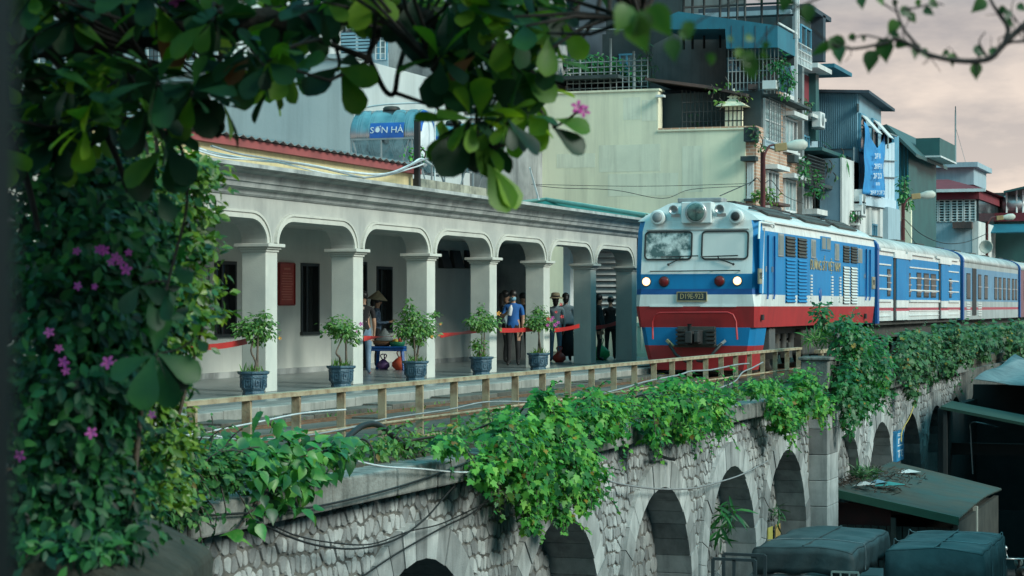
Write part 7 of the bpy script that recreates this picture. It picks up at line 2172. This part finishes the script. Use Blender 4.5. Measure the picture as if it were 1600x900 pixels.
# rosettes of leaves at the twig ends
def rosette(c, tw, kind, n=None, size=.15):
    nl = n or random.randint(5, 8)
    u = Vector((random.gauss(0, 1), random.gauss(0, 1), random.gauss(0, 1))); u = (u - tw * u.dot(tw)).normalized(); w = tw.cross(u)
    for q in range(nl):
        a = 2 * math.pi * q / nl + random.uniform(-.3, .3); sp = random.uniform(.7, 1.5)
        d = (tw * math.cos(sp) + (u * math.cos(a) + w * math.sin(a)) * math.sin(sp)).normalized()
        d = (d + Vector((0, 0, -.35))).normalized()
        n_ = Vector((0, 0, 1)) - d * d.z + Vector((random.gauss(0, .4), random.gauss(0, .4), random.gauss(0, .2))) + view * .25
        S = size * random.uniform(.55, 1.1)
        LF['P'].append(tuple(c + d * .02)); LF['N'].append(tuple(n_)); LF['D'].append(tuple(d)); LF['S'].append(S); LF['T'].append(kind if random.random() < .8 else (1 - kind if kind < 2 else 2))
def inside(px, py):
    if px < 300: return py < 235 - max(0, px - 210) * .55
    if px < 360: return py < 165
    if px < 470: return py < 128
    if px < 560: return py < 62 - (px - 470) * .4
    if px < 680: return py < 24
    if px < 900: return py < 118 - abs(px - 790) * .5
    return py < 22
tw_mb = MB()
def twig_to(c):
    s = min(samples, key=lambda p: (p - c).length_squared)
    if (s - c).length < 1.6:
        m_ = (s + c) / 2 + Vector((random.gauss(0, .04), random.gauss(0, .04), random.gauss(0, .04)))
        tw_mb.tube([s, m_, c], [.009, .007, .005], 5)
    d = (c - s)
    return d.normalized() if d.length > .02 else Vector((0, 0, -1))
cnt = 0
while cnt < 215:
    px, py = random.uniform(-20, 960), random.uniform(-70, 240)
    if not inside(px, py): continue
    if random.random() > (1 if px < 330 else .8): continue
    c = at_depth(px, py, random.uniform(7.2, 9.0)); cnt += 1
    rosette(c, twig_to(c), 0 if random.random() < (.75 if px < 420 else .3) else 1)
for k in range(34):
    px, py = random.uniform(650, 880), random.uniform(40, 215) + 0
    if abs(px - 765) > 125 - py * .25: continue
    c = at_depth(px, py, random.uniform(7.5, 8.3)); rosette(c, twig_to(c), 1 if random.random() < .6 else 0, 5, .15)
for k in range(230):   # extra unseen crown above the frame, added to shade the leaves below
    px, py = random.uniform(-350, 1150), random.uniform(-620, -60)
    c = at_depth(px, py, random.uniform(6.2, 10.5)); rosette(c, twig_to(c), 0, 7, .22)
o = tw_mb.build('twig', limb_m, tr); o['kind'] = 'stuff'
T = np.array(LF['T'])
for kind, m, n_obj in ((0, leaf_tree, 210), (1, leaf_tree_l, 87), (2, leaf_brown, 3)):
    q = np.where(T == kind)[0]
    foliage(tr, LEAF_OBOVATE, m, *[np.array(LF[k])[q] for k in ('P', 'N', 'D', 'S')], n_obj, 'leaf', 'leaf_mass')
for (px, py, r, Z) in ((903, 168, .026, 7.6), (912, 174, .024, 7.6), (280, 5, .03, 7.4), (274, 0, .026, 7.4)):
    flower(bg, at_depth(px, py, Z), r, fl_pink, 'flower', (SN, -CS, .2))
sp = MB(); sp.tube(smooth_path([at_depth(868, 198, 7.9), at_depth(888, 186, 7.75), at_depth(905, 172, 7.62)], 4), .005, 5); sp.build('limb', limb_m, tr)

# ---------------------------------------------------------------- slender tree whose twigs reach in from the top right
random.seed(17)
st = thing('heart_leaved_tree', 'thin bare twigged branch with few dark heart shaped leaves against the sky at top right', 'tree', at_depth(3300, 900, 6.0))
st.location.z = -5
sb0 = Vector(st.location); top = at_depth(3150, -250, 5.9)
mb = MB(); P = smooth_path([sb0, Vector((sb0.x, sb0.y, -1)), top], 6); mb.tube(P, [.1 - .004 * i for i in range(len(P))], 8); mb.build('trunk', bark, st)
LF = {'P': [], 'N': [], 'D': [], 'S': [], 'T': []}
Zb = 5.6
def branch(pts, r0, r1):
    P = smooth_path([at_depth(a, b, Zb if len(c) == 0 else c[0]) for a, b, *c in pts], 5); m = len(P)
    mb = MB(); mb.tube(P, [r0 + (r1 - r0) * i / (m - 1) for i in range(m)], 6); mb.build('branch', limb_m, st)
branch([(3150, -250, 5.9), (2500, -200, 5.8), (1900, -90, 5.7), (1680, -20), (1600, 40), (1568, 70), (1545, 92), (1500, 95), (1450, 85), (1405, 62), (1380, 68), (1330, 76), (1295, 66), (1270, 45)], .013, .0025)
branch([(1568, 70), (1575, 45), (1560, 20), (1548, 0), (1535, -40)], .007, .003)
branch([(1600, 40), (1602, 62), (1580, 66), (1562, 74)], .005, .003)
branch([(1440, 80), (1425, 62), (1412, 45), (1402, 20), (1396, -10)], .005, .0025)
branch([(1405, 62), (1385, 62), (1350, 55), (1330, 62)], .003, .002)
branch([(1545, 92), (1530, 66), (1540, 50)], .003, .0015); branch([(1520, 95), (1527, 106), (1524, 122)], .003, .0015)
branch([(1412, 15), (1432, 12), (1460, 5), (1475, 8)], .003, .0015); branch([(1375, 2), (1390, 12), (1402, 20)], .003, .0015)
branch([(1396, -10), (1340, -20), (1250, 10), (1200, 50), (1170, 92)], .004, .0018); branch([(1250, 10), (1180, -10), (1080, 40), (1050, 70)], .003, .0015)
for _ in range(26):
    px, py = random.choice(((1590, 50), (1560, 60), (1545, 90), (1450, 85), (1410, 50), (1330, 75), (1580, 20), (1500, 95), (1380, 62)))
    a = random.uniform(0, 6.28); L = random.uniform(15, 42)
    branch([(px, py), (px + math.cos(a) * L * .5 + random.uniform(-5, 5), py + math.sin(a) * L * .5), (px + math.cos(a) * L, py + math.sin(a) * L)], .0016, .0007)
def L3(x0, y0, x1, y1, Z=Zb):
    b, t_ = at_depth(x0, y0, Z), at_depth(x1, y1, Z + random.uniform(-.01, .01)); D = t_ - b
    LF['P'].append(tuple(b)); LF['D'].append(tuple(D)); LF['S'].append(D.length)
    n_ = view + Vector((random.gauss(0, .35), random.gauss(0, .2), random.gauss(0, .3))); LF['N'].append(tuple(n_))
for a in ((1292, 66, 1284, 98), (1302, 58, 1318, 92), (1312, 74, 1318, 102), (1360, 80, 1362, 116), (1380, 62, 1386, 100), (1402, 64, 1420, 82), (1348, 56, 1352, 66), (1400, 32, 1388, 56), (1408, 14, 1424, 32), (1412, 10, 1412, 26), (1372, -5, 1380, 10), (1345, -4, 1348, 16), (1432, 0, 1440, 12), (1430, 70, 1440, 84), (1440, 78, 1452, 92), (1428, 76, 1432, 92), (1485, 84, 1492, 104), (1482, 80, 1470, 86), (1524, 100, 1526, 126), (1528, 76, 1530, 92), (1522, 76, 1540, 90), (1548, 76, 1556, 90), (1538, 0, 1518, 20), (1562, 12, 1578, 20), (1575, 16, 1568, 34), (1570, 30, 1584, 42), (1590, 8, 1604, 18), (1420, 22, 1432, 36), (1394, 50, 1408, 58), (1400, 0, 1396, 12), (1452, 2, 1470, 10), (1444, 14, 1458, 24), (1328, 54, 1338, 66)): L3(*a)
# nearer, more blurred leaves
for a in ((1050, 62, 1054, 98), (1112, 84, 1110, 104), (1150, 78, 1166, 92), (1172, 92, 1178, 128), (1160, 88, 1190, 98), (1074, 34, 1080, 62), (1165, 58, 1180, 62), (1138, 58, 1146, 66), (1200, 66, 1190, 78), (1190, 82, 1204, 90), (1062, 50, 1082, 58)): L3(*a, 4.2)
for a in ((990, 30, 1010, 84), (1020, 10, 1046, 62), (980, 10, 960, 54), (1008, 20, 990, 62), (1230, -10, 1222, 22), (1180, -14, 1190, 4), (1262, 8, 1262, 40)): L3(*a, 4.6)
q = np.arange(len(LF['P']))
foliage(st, LEAF_HEART, mat('leaf_heart_dark', (.012, .05, .025), (.05, .13, .02), .5, 2.0, rnd=.5, trans=.3), np.array(LF['P']), np.array(LF['N']), np.array(LF['D']), np.array(LF['S']), 60)
# ================================================================ STREET SIDE BELOW THE VIADUCT
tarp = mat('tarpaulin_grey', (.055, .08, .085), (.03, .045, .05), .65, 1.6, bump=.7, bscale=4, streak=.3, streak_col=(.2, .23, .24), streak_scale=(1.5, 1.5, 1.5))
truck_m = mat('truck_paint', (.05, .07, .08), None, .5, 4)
def wavy_tarp(x0, x1, y0, y1, z0, z1, drop, m, name, parent, seed):
    """cover over a frame: crowned top with sagging folds, skirt hanging down the sides"""
    random.seed(seed)
    nx, ny = 20, 30
    V, Fc = [], []
    ph = random.random() * 6
    for j in range(ny + 1):
        for i in range(nx + 1):
            u, v = i / nx, j / ny
            e = min(u, 1 - u) * (x1 - x0); e2 = min(v, 1 - v) * (y1 - y0)
            edge = math.exp(-e / .05) * .025 + math.exp(-e2 / .05) * .025
            z = z1 + .05 * math.sin(math.pi * u) - edge - .035 * abs(math.sin(v * math.pi * 4)) * math.sin(math.pi * u) + .012 * math.sin(v * 23 + u * 9 + ph)
            V.append((x0 + (x1 - x0) * u, y0 + (y1 - y0) * v, z))
    W = nx + 1
    for j in range(ny):
        for i in range(nx):
            a = j * W + i; Fc.append((a, a + 1, a + W + 1, a + W))
    rim = [i for i in range(W)] + [j * W + nx for j in range(1, ny + 1)] + [ny * W + i for i in range(nx - 1, -1, -1)] + [j * W for j in range(ny - 1, 0, -1)]
    n = len(rim); base_i = len(V); V += [V[r] for r in rim]; prev = list(range(base_i, base_i + n))
    cx_, cy_ = (x0 + x1) / 2, (y0 + y1) / 2
    for lev in range(1, 5):
        cur = []
        for q, r in enumerate(rim):
            x, y, z = V[r]
            s = math.sin(q * 1.1 + lev * .9 + ph) * .012 * lev ** .5 + .008 * math.sin(q * .37)
            dx, dy = (1 if x > x1 - .01 else -1 if x < x0 + .01 else 0), (1 if y > y1 - .01 else -1 if y < y0 + .01 else 0)
            cur.append(len(V)); V.append((x + dx * (.015 + s), y + dy * (.015 + s), z - drop * lev / 4 - (.012 * math.sin(q * .9) if lev == 4 else 0)))
        for q in range(n):
            Fc.append((prev[q], cur[q], cur[(q + 1) % n], prev[(q + 1) % n]))
        prev = cur
    mb = MB(); mb.add(V, [f[::-1] for f in Fc], 0, True); o = mb.build(name, m, parent)
    o.modifiers.new('t', 'SOLIDIFY').thickness = .012
    return o
def cargo_truck(lb, x0, x1, y0, y1, ztop, drop, seed, open_back):
    t = thing('cargo_truck', lb, 'truck', ((x0 + x1) / 2, (y0 + y1) / 2, -5))
    wavy_tarp(x0, x1, y0, y1, -4.2, ztop, drop, tarp, 'tarpaulin', t, seed)
    mb = MB(); mb.box(x0 + .06, x1 - .06, y0 + .06, y1 - .06, -4.35, ztop - .18 if not open_back else -3.7); mb.build('cargo_bed', truck_m, t)
    mb = MB()
    for (x, y) in ((x0 + .04, y0 + .05), (x1 - .04, y0 + .05), (x0 + .04, y1 - .05), (x1 - .04, y1 - .05)): mb.bar((x, y, -4.3), (x, y, ztop - .1), .05)
    mb.bar((x0 + .05, y0 + .03, ztop - drop - .03), (x1 - .05, y0 + .03, ztop - drop - .03), .05); mb.build('frame', t_grey, t)
    for k in range(1 + (seed > 5)):
        yy = y0 + (y1 - y0) * (k * 1.7 + .9 + .3 * math.sin(seed)) / 3.2
        mb = MB(); mb.tube(smooth_path([(x0 - .035, yy, ztop - drop), (x0 - .03, yy, ztop - .04), (x0 + .1, yy, ztop + .03), ((x0 + x1) / 2, yy + .05, ztop + .065), (x1 - .1, yy, ztop + .03), (x1 + .03, yy, ztop - .04), (x1 + .035, yy, ztop - drop)], 4), .008, 5); mb.build('rope', t_grey, t)
    mb = MB(); mb.box((x0 + x1) / 2 - .012, (x0 + x1) / 2 + .012, y0 + .05, y1 - .05, ztop + .03, ztop + .062); mb.build('seam', tarp, t)
    for s in (x0 + .16, x1 - .16):
        mb = MB(); mb.box(s - .1, s + .1, y0 - .03, y0 + .05, -4.35, -4.22); mb.build('tail_light', lamp_red, t)
    mb = MB(); mb.box(x0 + .08, x1 - .08, y1 - .02, y1 + 1.3, -4.6, -3.1); mb.build('cab', truck_m, t, .1)
    mb = MB(); mb.box(x0 + .15, x1 - .15, y0, y1 + 1.2, -4.55, -4.36); mb.build('chassis', t_dark, t)
    for sx in (x0 + .12, x1 - .12):
        for yy in (y0 + .7, y1 + .6):
            M = Matrix.Translation((sx, yy, -4.68)) @ Matrix.Rotation(math.pi / 2, 4, 'Y')
            mb = MB(); mb.lathe([(.18, -.1), (.3, -.1), (.32, -.06), (.32, .06), (.3, .1), (.18, .1)], 18, 0, True, M); w = mb.build('wheel', black, t)
    return t
tr = cargo_truck('small truck with grey tarpaulin roof and open dark back, left of the two', -7.78, -6.2, 34, 37.4, -2.3, .4, 3, True)
mb = MB()
for k in range(4): mb.bar((-6.5 + k * .14, 33.9, -3.5), (-6.5 + k * .14, 33.9, -2.62), .025)
for z in (-2.62, -2.85, -3.1): mb.bar((-6.5, 33.9, z), (-6.08, 33.9, z), .03)
mb.build('ladder_rack', lamp_head, tr)
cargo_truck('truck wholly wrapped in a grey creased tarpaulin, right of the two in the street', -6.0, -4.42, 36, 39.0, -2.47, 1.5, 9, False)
# metal cage under the arches
cg = thing('steel_cage', 'grey steel lattice cage standing by the viaduct wall left of the trucks', 'cage', (-8.2, 33, -5))
x0, x1 = at_y(1114, 33.0), at_y(1180, 33.0)
zt = zof(x0, 33, 873)
mb = MB()
for x in (x0, x1):
    for y in (33, 33.7): mb.bar((x, y, -5), (x, y, zt), .05)
for z in (-5 + .05, -4, -3.2, zt):
    for y in (33, 33.7): mb.bar((x0, y, z), (x1, y, z), .045)
mb.bar(((x0 + x1) / 2, 33, -5), ((x0 + x1) / 2, 33, zt), .045)
mb.build('frame', truck_m, cg)
mb = MB()
n = 16
for k in range(n):
    xa = x0 + (x1 - x0) * k / n
    for (z0, z1) in ((-3.2, zt), (-4, -3.2)):
        xb = xa + (z1 - z0)
        if xb > x1: z1 = z0 + (x1 - xa); xb = x1
        mb.bar((xa, 33, z0), (xb, 33, z1), .014); mb.bar((x0 + x1 - xa, 33.01, z0), (x0 + x1 - xb, 33.01, z1), .014)
mb.build('lattice', t_grey, cg)
# sheet roofed shed against the viaduct
shed_roof = mat('shed_roof_sheet', (.03, .075, .075), (.06, .07, .06), .8, 1.3, bump=.3, bscale=6, streak=.6, streak_col=(.03, .04, .035), streak_scale=(.5, 6, 6))
shed = thing('lean_to_shed', 'dark green sheet roofed lean-to shed against the viaduct behind the trucks', 'shed', (-7.3, 49, -5))
V = []; Fc = []
nx, ny = 10, 60
for j in range(ny + 1):
    for i in range(nx + 1):
        u, v = i / nx, j / ny
        x = -8.66 + 2.6 * u; y = 45.2 + 7.7 * v
        V.append((x, y, -2.28 - .5 * u + .02 * (1 if j % 2 else -1) - .05 * math.sin(v * 5 + u * 2))) 
for j in range(ny):
    for i in range(nx):
        a = j * (nx + 1) + i; Fc.append((a, a + 1, a + nx + 2, a + nx + 1))
mb = MB(); mb.add(V, Fc); o = mb.build('roof', shed_roof, shed); o.modifiers.new('t', 'SOLIDIFY').thickness = .03
mb = MB(); mb.add([(-8.66, 45.15, -2.27), (-6.04, 45.15, -2.78), (-6.04, 45.15, -2.95), (-8.66, 45.15, -2.44), (-8.66, 45.2, -2.27), (-6.04, 45.2, -2.78), (-6.04, 45.2, -2.95), (-8.66, 45.2, -2.44)], [(0, 3, 2, 1), (4, 5, 6, 7), (0, 1, 5, 4), (3, 7, 6, 2)]); mb.build('eave_board', mat('shed_green', (.02, .09, .06), None, .6, 3), shed)
mb = MB(); mb.box(-8.6, -7.5, 45.6, 45.68, -5, -2.6); mb.build('wall', mat('shed_red', (.06, .012, .012), (.03, .01, .01), .7, 3), shed)
shed_wood = mat('shed_wood', (.045, .05, .045), (.025, .03, .028), .8, 3)
for k in range(15):
    x = -8.55 + k * .165
    mb = MB(); mb.box(x, x + .14, 45.5, 45.55, -5, -3.05); mb.build('plank', shed_wood, shed)
mb = MB(); mb.box(-6.2, -6.1, 45.5, 52.6, -5, -2.95); mb.box(-8.6, -6.2, 47.5, 52.5, -5, -3.0); mb.build('side_wall', shed_wood, shed)
for (x, y) in ((-6.12, 45.35), (-6.12, 48.5), (-7.4, 45.35)):
    mb = MB(); mb.bar((x, y, -5), (x, y, -2.85), .1); mb.build('post', lamp_head if y > 46 else shed_wood, shed)
# rubbish and dead twigs on the shed roof
random.seed(21)
mb = MB()
for k in range(260):
    x, y = -8.62 + random.random() ** 2 * 1.1, 45.4 + random.random() * 5.5
    z = -2.24 - .5 * (x + 8.66) / 2.6
    a = random.random() * 6.3; L = random.uniform(.12, .45)
    mb.bar((x, y, z + random.random() * .06), (x + math.cos(a) * L * .5, y + math.sin(a) * L, z + random.random() * .14), .012)
tag(mb.build('dead_twigs', mat('dead_twig', (.06, .045, .035), (.03, .025, .02), .9, 6)), 'heap of dead brown twigs on the lean-to roof by the wall', 'twigs', None, 'stuff')
for i, (px, py, w, m, lb) in enumerate(((1352, 763, .25, f_white, 'scrap of white plastic lying on the near edge of the lean-to roof'), (1372, 768, .2, c_mask, 'pale blue scrap of plastic among the twigs on the lean-to roof'), (1420, 741, .3, f_white, 'white paper scrap near the middle of the lean-to roof'), (1390, 722, .35, mat('scrap_teal', (.05, .3, .3), None, .6, 3), 'teal plastic scrap at the back of the lean-to roof by the wall'))):
    x = -8.2 + i * .12; y = at_x(px, x); z = -2.22 - .5 * (x + 8.66) / 2.6
    mb = MB(); mb.add([(x - w, y - w * .7, z), (x + w, y - w * .4, z + .05), (x + w * .8, y + w, z + .02), (x - w * .5, y + w * .8, z + .07), (x, y, z + .1)], [(0, 1, 4), (1, 2, 4), (2, 3, 4), (3, 0, 4)]); tag(mb.build('plastic_scrap', m), lb, 'litter')
# blue sign on the viaduct wall
ys0, ys1 = at_x(1397, -8.7), at_x(1408.5, -8.7)
sg = thing('wall_sign', 'narrow blue sign with white lettering fixed to the viaduct wall above the lean-to roof', 'sign', (-8.7, ys0, -1.6))
z0, z1 = zof(-8.7, ys0, 722), zof(-8.7, ys0, 675)
mb = MB(); mb.box(-8.74, -8.64, ys0, ys1, z0, z1); mb.build('panel', mat('sign_blue', (.03, .25, .5), None, .5, 3), sg)
mb = MB()
hh = (z1 - z0); ww = ys1 - ys0
for (u0, u1, v0, v1) in ((.15, .8, .9, .93), (.15, .75, .84, .87), (.2, .8, .7, .76), (.2, .35, .58, .7), (.65, .8, .58, .7), (.15, .85, .5, .54), (.15, .5, .32, .37), (.28, .38, .12, .32), (.6, .85, .32, .36), (.6, .68, .12, .32), (.6, .85, .12, .16), (.6, .8, .22, .25)):
    mb.box(-8.64, -8.636, ys0 + ww * u0, ys0 + ww * u1, z0 + hh * v0, z0 + hh * v1)
mb.build('lettering', ban_w, sg)
for (px, py, m, lb) in ((1204, 835, mat('notice_yellow', (.55, .5, .12), None, .6, 4), 'small yellow notice pasted low inside the last near arch, left one'), (1216, 830, mat('notice_orange', (.55, .38, .12), None, .6, 4), 'small orange notice pasted low inside the last near arch, right one')):
    X = -8.80 - .36; y = at_x(px, X); z = zof(X, y, py)
    mb = MB(); mb.box(X - .02, X + .0, y - .2, y + .2, z - .14, z + .14); tag(mb.build('pasted_notice', m), lb, 'notice')
# dark market hall to the right of the viaduct
dk = mat('stall_shade', (.012, .016, .018), (.02, .025, .026), .9, 2)  # near-black, so the darkness under the stall roofs is in the colour
sh_ = thing('market_stalls', 'dark covered market stalls with sheet roofs crowding the street at right', 'market stall', (-4, 62, -5))
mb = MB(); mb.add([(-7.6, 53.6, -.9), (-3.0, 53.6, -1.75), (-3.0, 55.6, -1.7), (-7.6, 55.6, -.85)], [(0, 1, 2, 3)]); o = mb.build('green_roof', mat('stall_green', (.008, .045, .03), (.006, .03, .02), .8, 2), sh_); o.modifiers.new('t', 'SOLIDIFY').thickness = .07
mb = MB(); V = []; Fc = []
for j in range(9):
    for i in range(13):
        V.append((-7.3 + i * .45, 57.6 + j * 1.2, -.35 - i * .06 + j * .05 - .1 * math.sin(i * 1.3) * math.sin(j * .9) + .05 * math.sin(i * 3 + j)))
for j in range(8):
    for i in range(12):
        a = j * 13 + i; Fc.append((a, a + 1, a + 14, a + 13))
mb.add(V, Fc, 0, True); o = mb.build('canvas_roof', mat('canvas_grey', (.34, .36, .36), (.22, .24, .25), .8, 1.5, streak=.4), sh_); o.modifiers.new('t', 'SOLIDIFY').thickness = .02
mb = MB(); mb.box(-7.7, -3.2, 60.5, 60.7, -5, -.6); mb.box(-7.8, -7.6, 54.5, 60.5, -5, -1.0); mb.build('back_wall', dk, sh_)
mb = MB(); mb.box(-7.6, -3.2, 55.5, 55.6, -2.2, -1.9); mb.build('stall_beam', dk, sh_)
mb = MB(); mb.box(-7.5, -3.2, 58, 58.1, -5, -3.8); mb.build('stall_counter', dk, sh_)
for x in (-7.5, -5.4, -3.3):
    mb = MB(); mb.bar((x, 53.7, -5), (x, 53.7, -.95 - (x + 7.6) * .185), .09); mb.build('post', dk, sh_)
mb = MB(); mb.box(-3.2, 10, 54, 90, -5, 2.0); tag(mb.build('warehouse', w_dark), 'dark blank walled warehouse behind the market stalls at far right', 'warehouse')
# motorbike parked in the dark under the stalls
mbk = thing('motorbike', 'black motorbike parked in the dark beside the stalls at lower right', 'motorbike', (-5.1, 48.3, -5), .25)
def L_(name, mb, m, bev=0): return mb.build(name, m, mbk, bev, True)
for yy in (-.6, .6):
    M = Matrix.Translation((0, yy, .3)) @ Matrix.Rotation(math.pi / 2, 4, 'Y')
    mb = MB(); mb.lathe([(.2, -.04), (.27, -.05), (.3, -.02), (.3, .02), (.27, .05), (.2, .04), (.2, -.04)], 18, 0, True, M); mb.lathe([(.03, -.06), (.05, 0), (.03, .06)], 10, 0, True, M)
    for q in range(6):
        a = q * math.pi / 3; mb.bar((0, yy, .3), (0, yy + .22 * math.cos(a), .3 + .22 * math.sin(a)), .018)
    L_('wheel', mb, black)
mb = MB(); mb.tube(smooth_path([(0, .62, .3), (0, .52, .65), (0, .4, 1.0)]), .035, 7); mb.tube(smooth_path([(0, .45, .75), (0, .1, .42), (0, -.25, .45), (0, -.7, .72)]), .09, 8); L_('frame', mb, t_dark)
mb = MB(); mb.tube(smooth_path([(0, .12, .72), (0, -.2, .8), (0, -.65, .84)]), [.1] * 4 + [.12] * 5 + [.1] * 4, 8); L_('seat', mb, black)
mb = MB(); mb.tube([(-.34, .3, 1.02), (0, .42, 1.0), (.34, .3, 1.02)], .02, 6); L_('handlebar', mb, t_steel)
for s in (-1, 1):
    mb = MB(); mb.tube([(s * .25, .34, 1.02), (s * .3, .36, 1.2)], .01, 5); mb.ball((s * .31, .36, 1.24), .06, 8); L_('mirror', mb, t_steel)
mb = MB(); mb.ball((0, .5, .92), .1, 10); L_('headlight', mb, t_glass)
# ledge at the lower left corner
ledge = thing('ledge_wall', 'weathered dark stone ledge under the bougainvillea at the lower left corner', 'ledge', (-5.2, 8.2, -5))
ledge_m = mat('ledge_stone', (.04, .042, .032), (.012, .018, .012), .95, 5.0, bump=.8, bscale=14, streak=.4)
a = at_depth(10, 866, 8.4); b = at_depth(122, 858, 8.4)
Wd = (b - a); Wd.z = 0
ex = Vector((CS, SN, 0)); ey = Vector((-SN, CS, 0))
def LP(s, d, z): p = a + ex * s + ey * d; return (p.x, p.y, z)
zt = a.z
V = [LP(-.4, 0, zt), LP(.28, 0, zt + .01), LP(.3, .1, zt - .01), LP(.3, 1.6, zt - .01), LP(-.4, 1.6, zt), LP(-.4, -.03, zt - .05), LP(.28, -.03, zt - .04), LP(.58, -.06, zt - .16), LP(-.4, -.1, .2), LP(.58, 1.6, zt - .16), LP(-.4, 1.6, .2), LP(.58, -.06, -5), LP(-.4, -.1, -5), LP(.58, 1.6, -5), LP(-.4, 1.6, -5)]
mb = MB(); mb.add(V, [(0, 1, 2, 3, 4), (0, 5, 6, 1), (5, 8, 7, 6), (1, 6, 7, 2), (2, 7, 9, 3), (8, 12, 11, 7), (7, 11, 13, 9), (4, 3, 9, 10), (9, 13, 14, 10), (0, 4, 10, 8, 5), (8, 10, 14, 12)]); mb.build('ledge_top', ledge_m, ledge, .03)
# window post right beside the camera
w0, w1 = at_depth(-70, 478, 1.25), at_depth(24, 478, 1.25)
mb = MB(); mb.box(0, (w1 - w0).length, -.1, 0, -4.5, 2.2, 0, Matrix.Translation((w0.x, w0.y, HC)) @ Matrix.Rotation(TH, 4, 'Z'))
tag(mb.build('window_post', mat('post_wood', (.05, .045, .04), (.03, .028, .025), .7, 6)), 'dark upright window post at the extreme left edge, close and blurred', 'post')
# unseen upstairs room round and behind the camera, added to darken the near leaves
cafe = thing('shade_cafe_building', 'unseen upper floor room of the cafe, added round the viewpoint for shade', 'building', (1, -3, -5))
cw = mat('shade_cafe_wall', (.2, .19, .17), None, .85, 3)
def CP(mb, s0, s1, d0, d1, z0, z1): mb.box(s0, s1, d0, d1, z0, z1, 0, Matrix.Rotation(TH, 4, 'Z'))
mb = MB(); CP(mb, -5, 4, -6, 2.2, 3.3, 3.6); mb.build('roof', cw, cafe)
mb = MB(); CP(mb, -5, 4, -6, -5.8, -5, 3.29); CP(mb, 3.8, 4, -5.8, 1.3, -5, 3.29); CP(mb, -5, -4.8, -5.8, 1.3, -5, 3.29); mb.build('wall', cw, cafe)
mb = MB(); CP(mb, -4.8, 3.8, -5.8, 1.25, -.3, -.05); CP(mb, -4.8, 3.8, 1.1, 1.25, -5, .3); mb.build('shade_cafe_floor', cw, cafe)
# unseen low shop houses added to shade the street, right of the view
row = thing('shade_houses', 'unseen low row of shop houses added to shade the street', 'building', (3, 30, -5))
rw = mat('shade_house_wall', (.16, .16, .15), None, .85, 2)
for (ya, yb, zt) in ((7, 15, 2.2), (15, 24, 2.9), (24, 33, 2.1), (33, 44, 2.7)):
    mb = MB(); mb.box(.6, 9, ya + .02, yb - .02, -5, zt); mb.build('shade_house_block', rw, row)
    mb = MB(); mb.box(-.2, .6, ya + .1, yb - .1, -2.1, -1.95); mb.build('awning', dk, row)
# cables slung along the viaduct and over the fence
gc = 'cables slung along the viaduct'
cable('hung_cable', 'thick grey cable running along under the coping at lower left', 'cable', [(240, 800), (300, 806), (360, 803), (470, 795), (560, 777), (650, 752), (740, 718), (790, 690)], .012, black, -8.44, group=gc)
cable('hung_cable', 'dark cable looping lowest over the stonework beside the first arch', 'cable', [(412, 820), (450, 838), (500, 853), (560, 857), (620, 842), (665, 810), (700, 770), (735, 735)], .011, black, -8.55, group=gc)
cable('hung_cable', 'thin dark cable looping just above the lowest one beside the first arch', 'cable', [(410, 812), (460, 836), (520, 848), (580, 850), (640, 830), (690, 818), (750, 790), (790, 772)], .008, black, -8.57, group=gc)
cable('hung_cable', 'cable slanting from the vines down across the first arch ring', 'cable', [(800, 752), (740, 800), (690, 825), (620, 865), (560, 905)], .01, black, -8.6, group=gc)
cable('hung_cable', 'pale wire crossing the coping in front of the weeds', 'cable', [(556, 720), (600, 729), (660, 733), (730, 738), (800, 728)], .01, white_pipe, -8.4, group=gc)
cable('rope', 'thin pale rope strung across the second and third open arches', 'rope', [(952, 752), (985, 759), (1030, 764), (1080, 763), (1120, 754), (1160, 741), (1200, 720)], .014, grey_cable, -8.55)
cable('rubber_hose', 'thick black rubber hose curving out of the weeds at the fence foot', 'hose', [(540, 690), (552, 676), (570, 664), (590, 664), (615, 682), (640, 702), (665, 706), (690, 703)], .035, black, -9.0)
gf = 'cables along the fence'
cable('fence_cable', 'upper white cable stretched across the fence at left', 'cable', [(155, 652), (220, 662), (300, 674), (380, 688), (440, 686)], .009, white_pipe, -9.55, group=gf)
cable('fence_cable', 'second white cable stretched across the fence at left', 'cable', [(150, 697), (230, 688), (310, 677), (400, 660), (470, 646), (540, 640)], .01, white_pipe, -9.5, group=gf)
cable('fence_cable', 'lower pale cable running level behind the peepal leaves', 'cable', [(190, 670), (280, 681), (360, 686), (450, 684), (540, 670), (600, 655), (700, 640), (760, 628), (830, 628)], .011, grey_cable, -9.45, group=gf)
cable('fence_cable', 'bundled grey cable lying on the fence rail in front of the locomotive', 'cable', [(930, 618), (980, 605), (1010, 596), (1060, 586), (1080, 580), (1110, 578), (1150, 570), (1170, 568)], .016, grey_cable, -9.5, group=gf)
cable('fence_cable', 'pale cable dropping from the fence into the leaves below the locomotive', 'cable', [(1192, 566), (1175, 575), (1160, 582), (1148, 596), (1120, 608)], .014, grey_cable, -9.5, group=gf)
cable('yellow_cable', 'thin yellow cable hanging down the far viaduct wall above the lean-to', 'cable', [(1437, 596), (1432, 620), (1422, 650), (1410, 672), (1408, 690)], .016, mat('yellow_cable', (.5, .42, .12), None, .6, 3), -8.5)
cable('hung_cable', 'pale cable hanging in the dark stalls at right', 'cable', [(1600, 678), (1560, 668), (1520, 660), (1517, 680), (1520, 740)], .018, grey_cable, -7.0, group=gc)
cable('bracket_pipe', 'short black pipe bracket sticking out of the wall above the third arch', 'pipe', [(1022, 712), (1030, 712), (1042, 716), (1054, 718)], .025, black, -8.6)
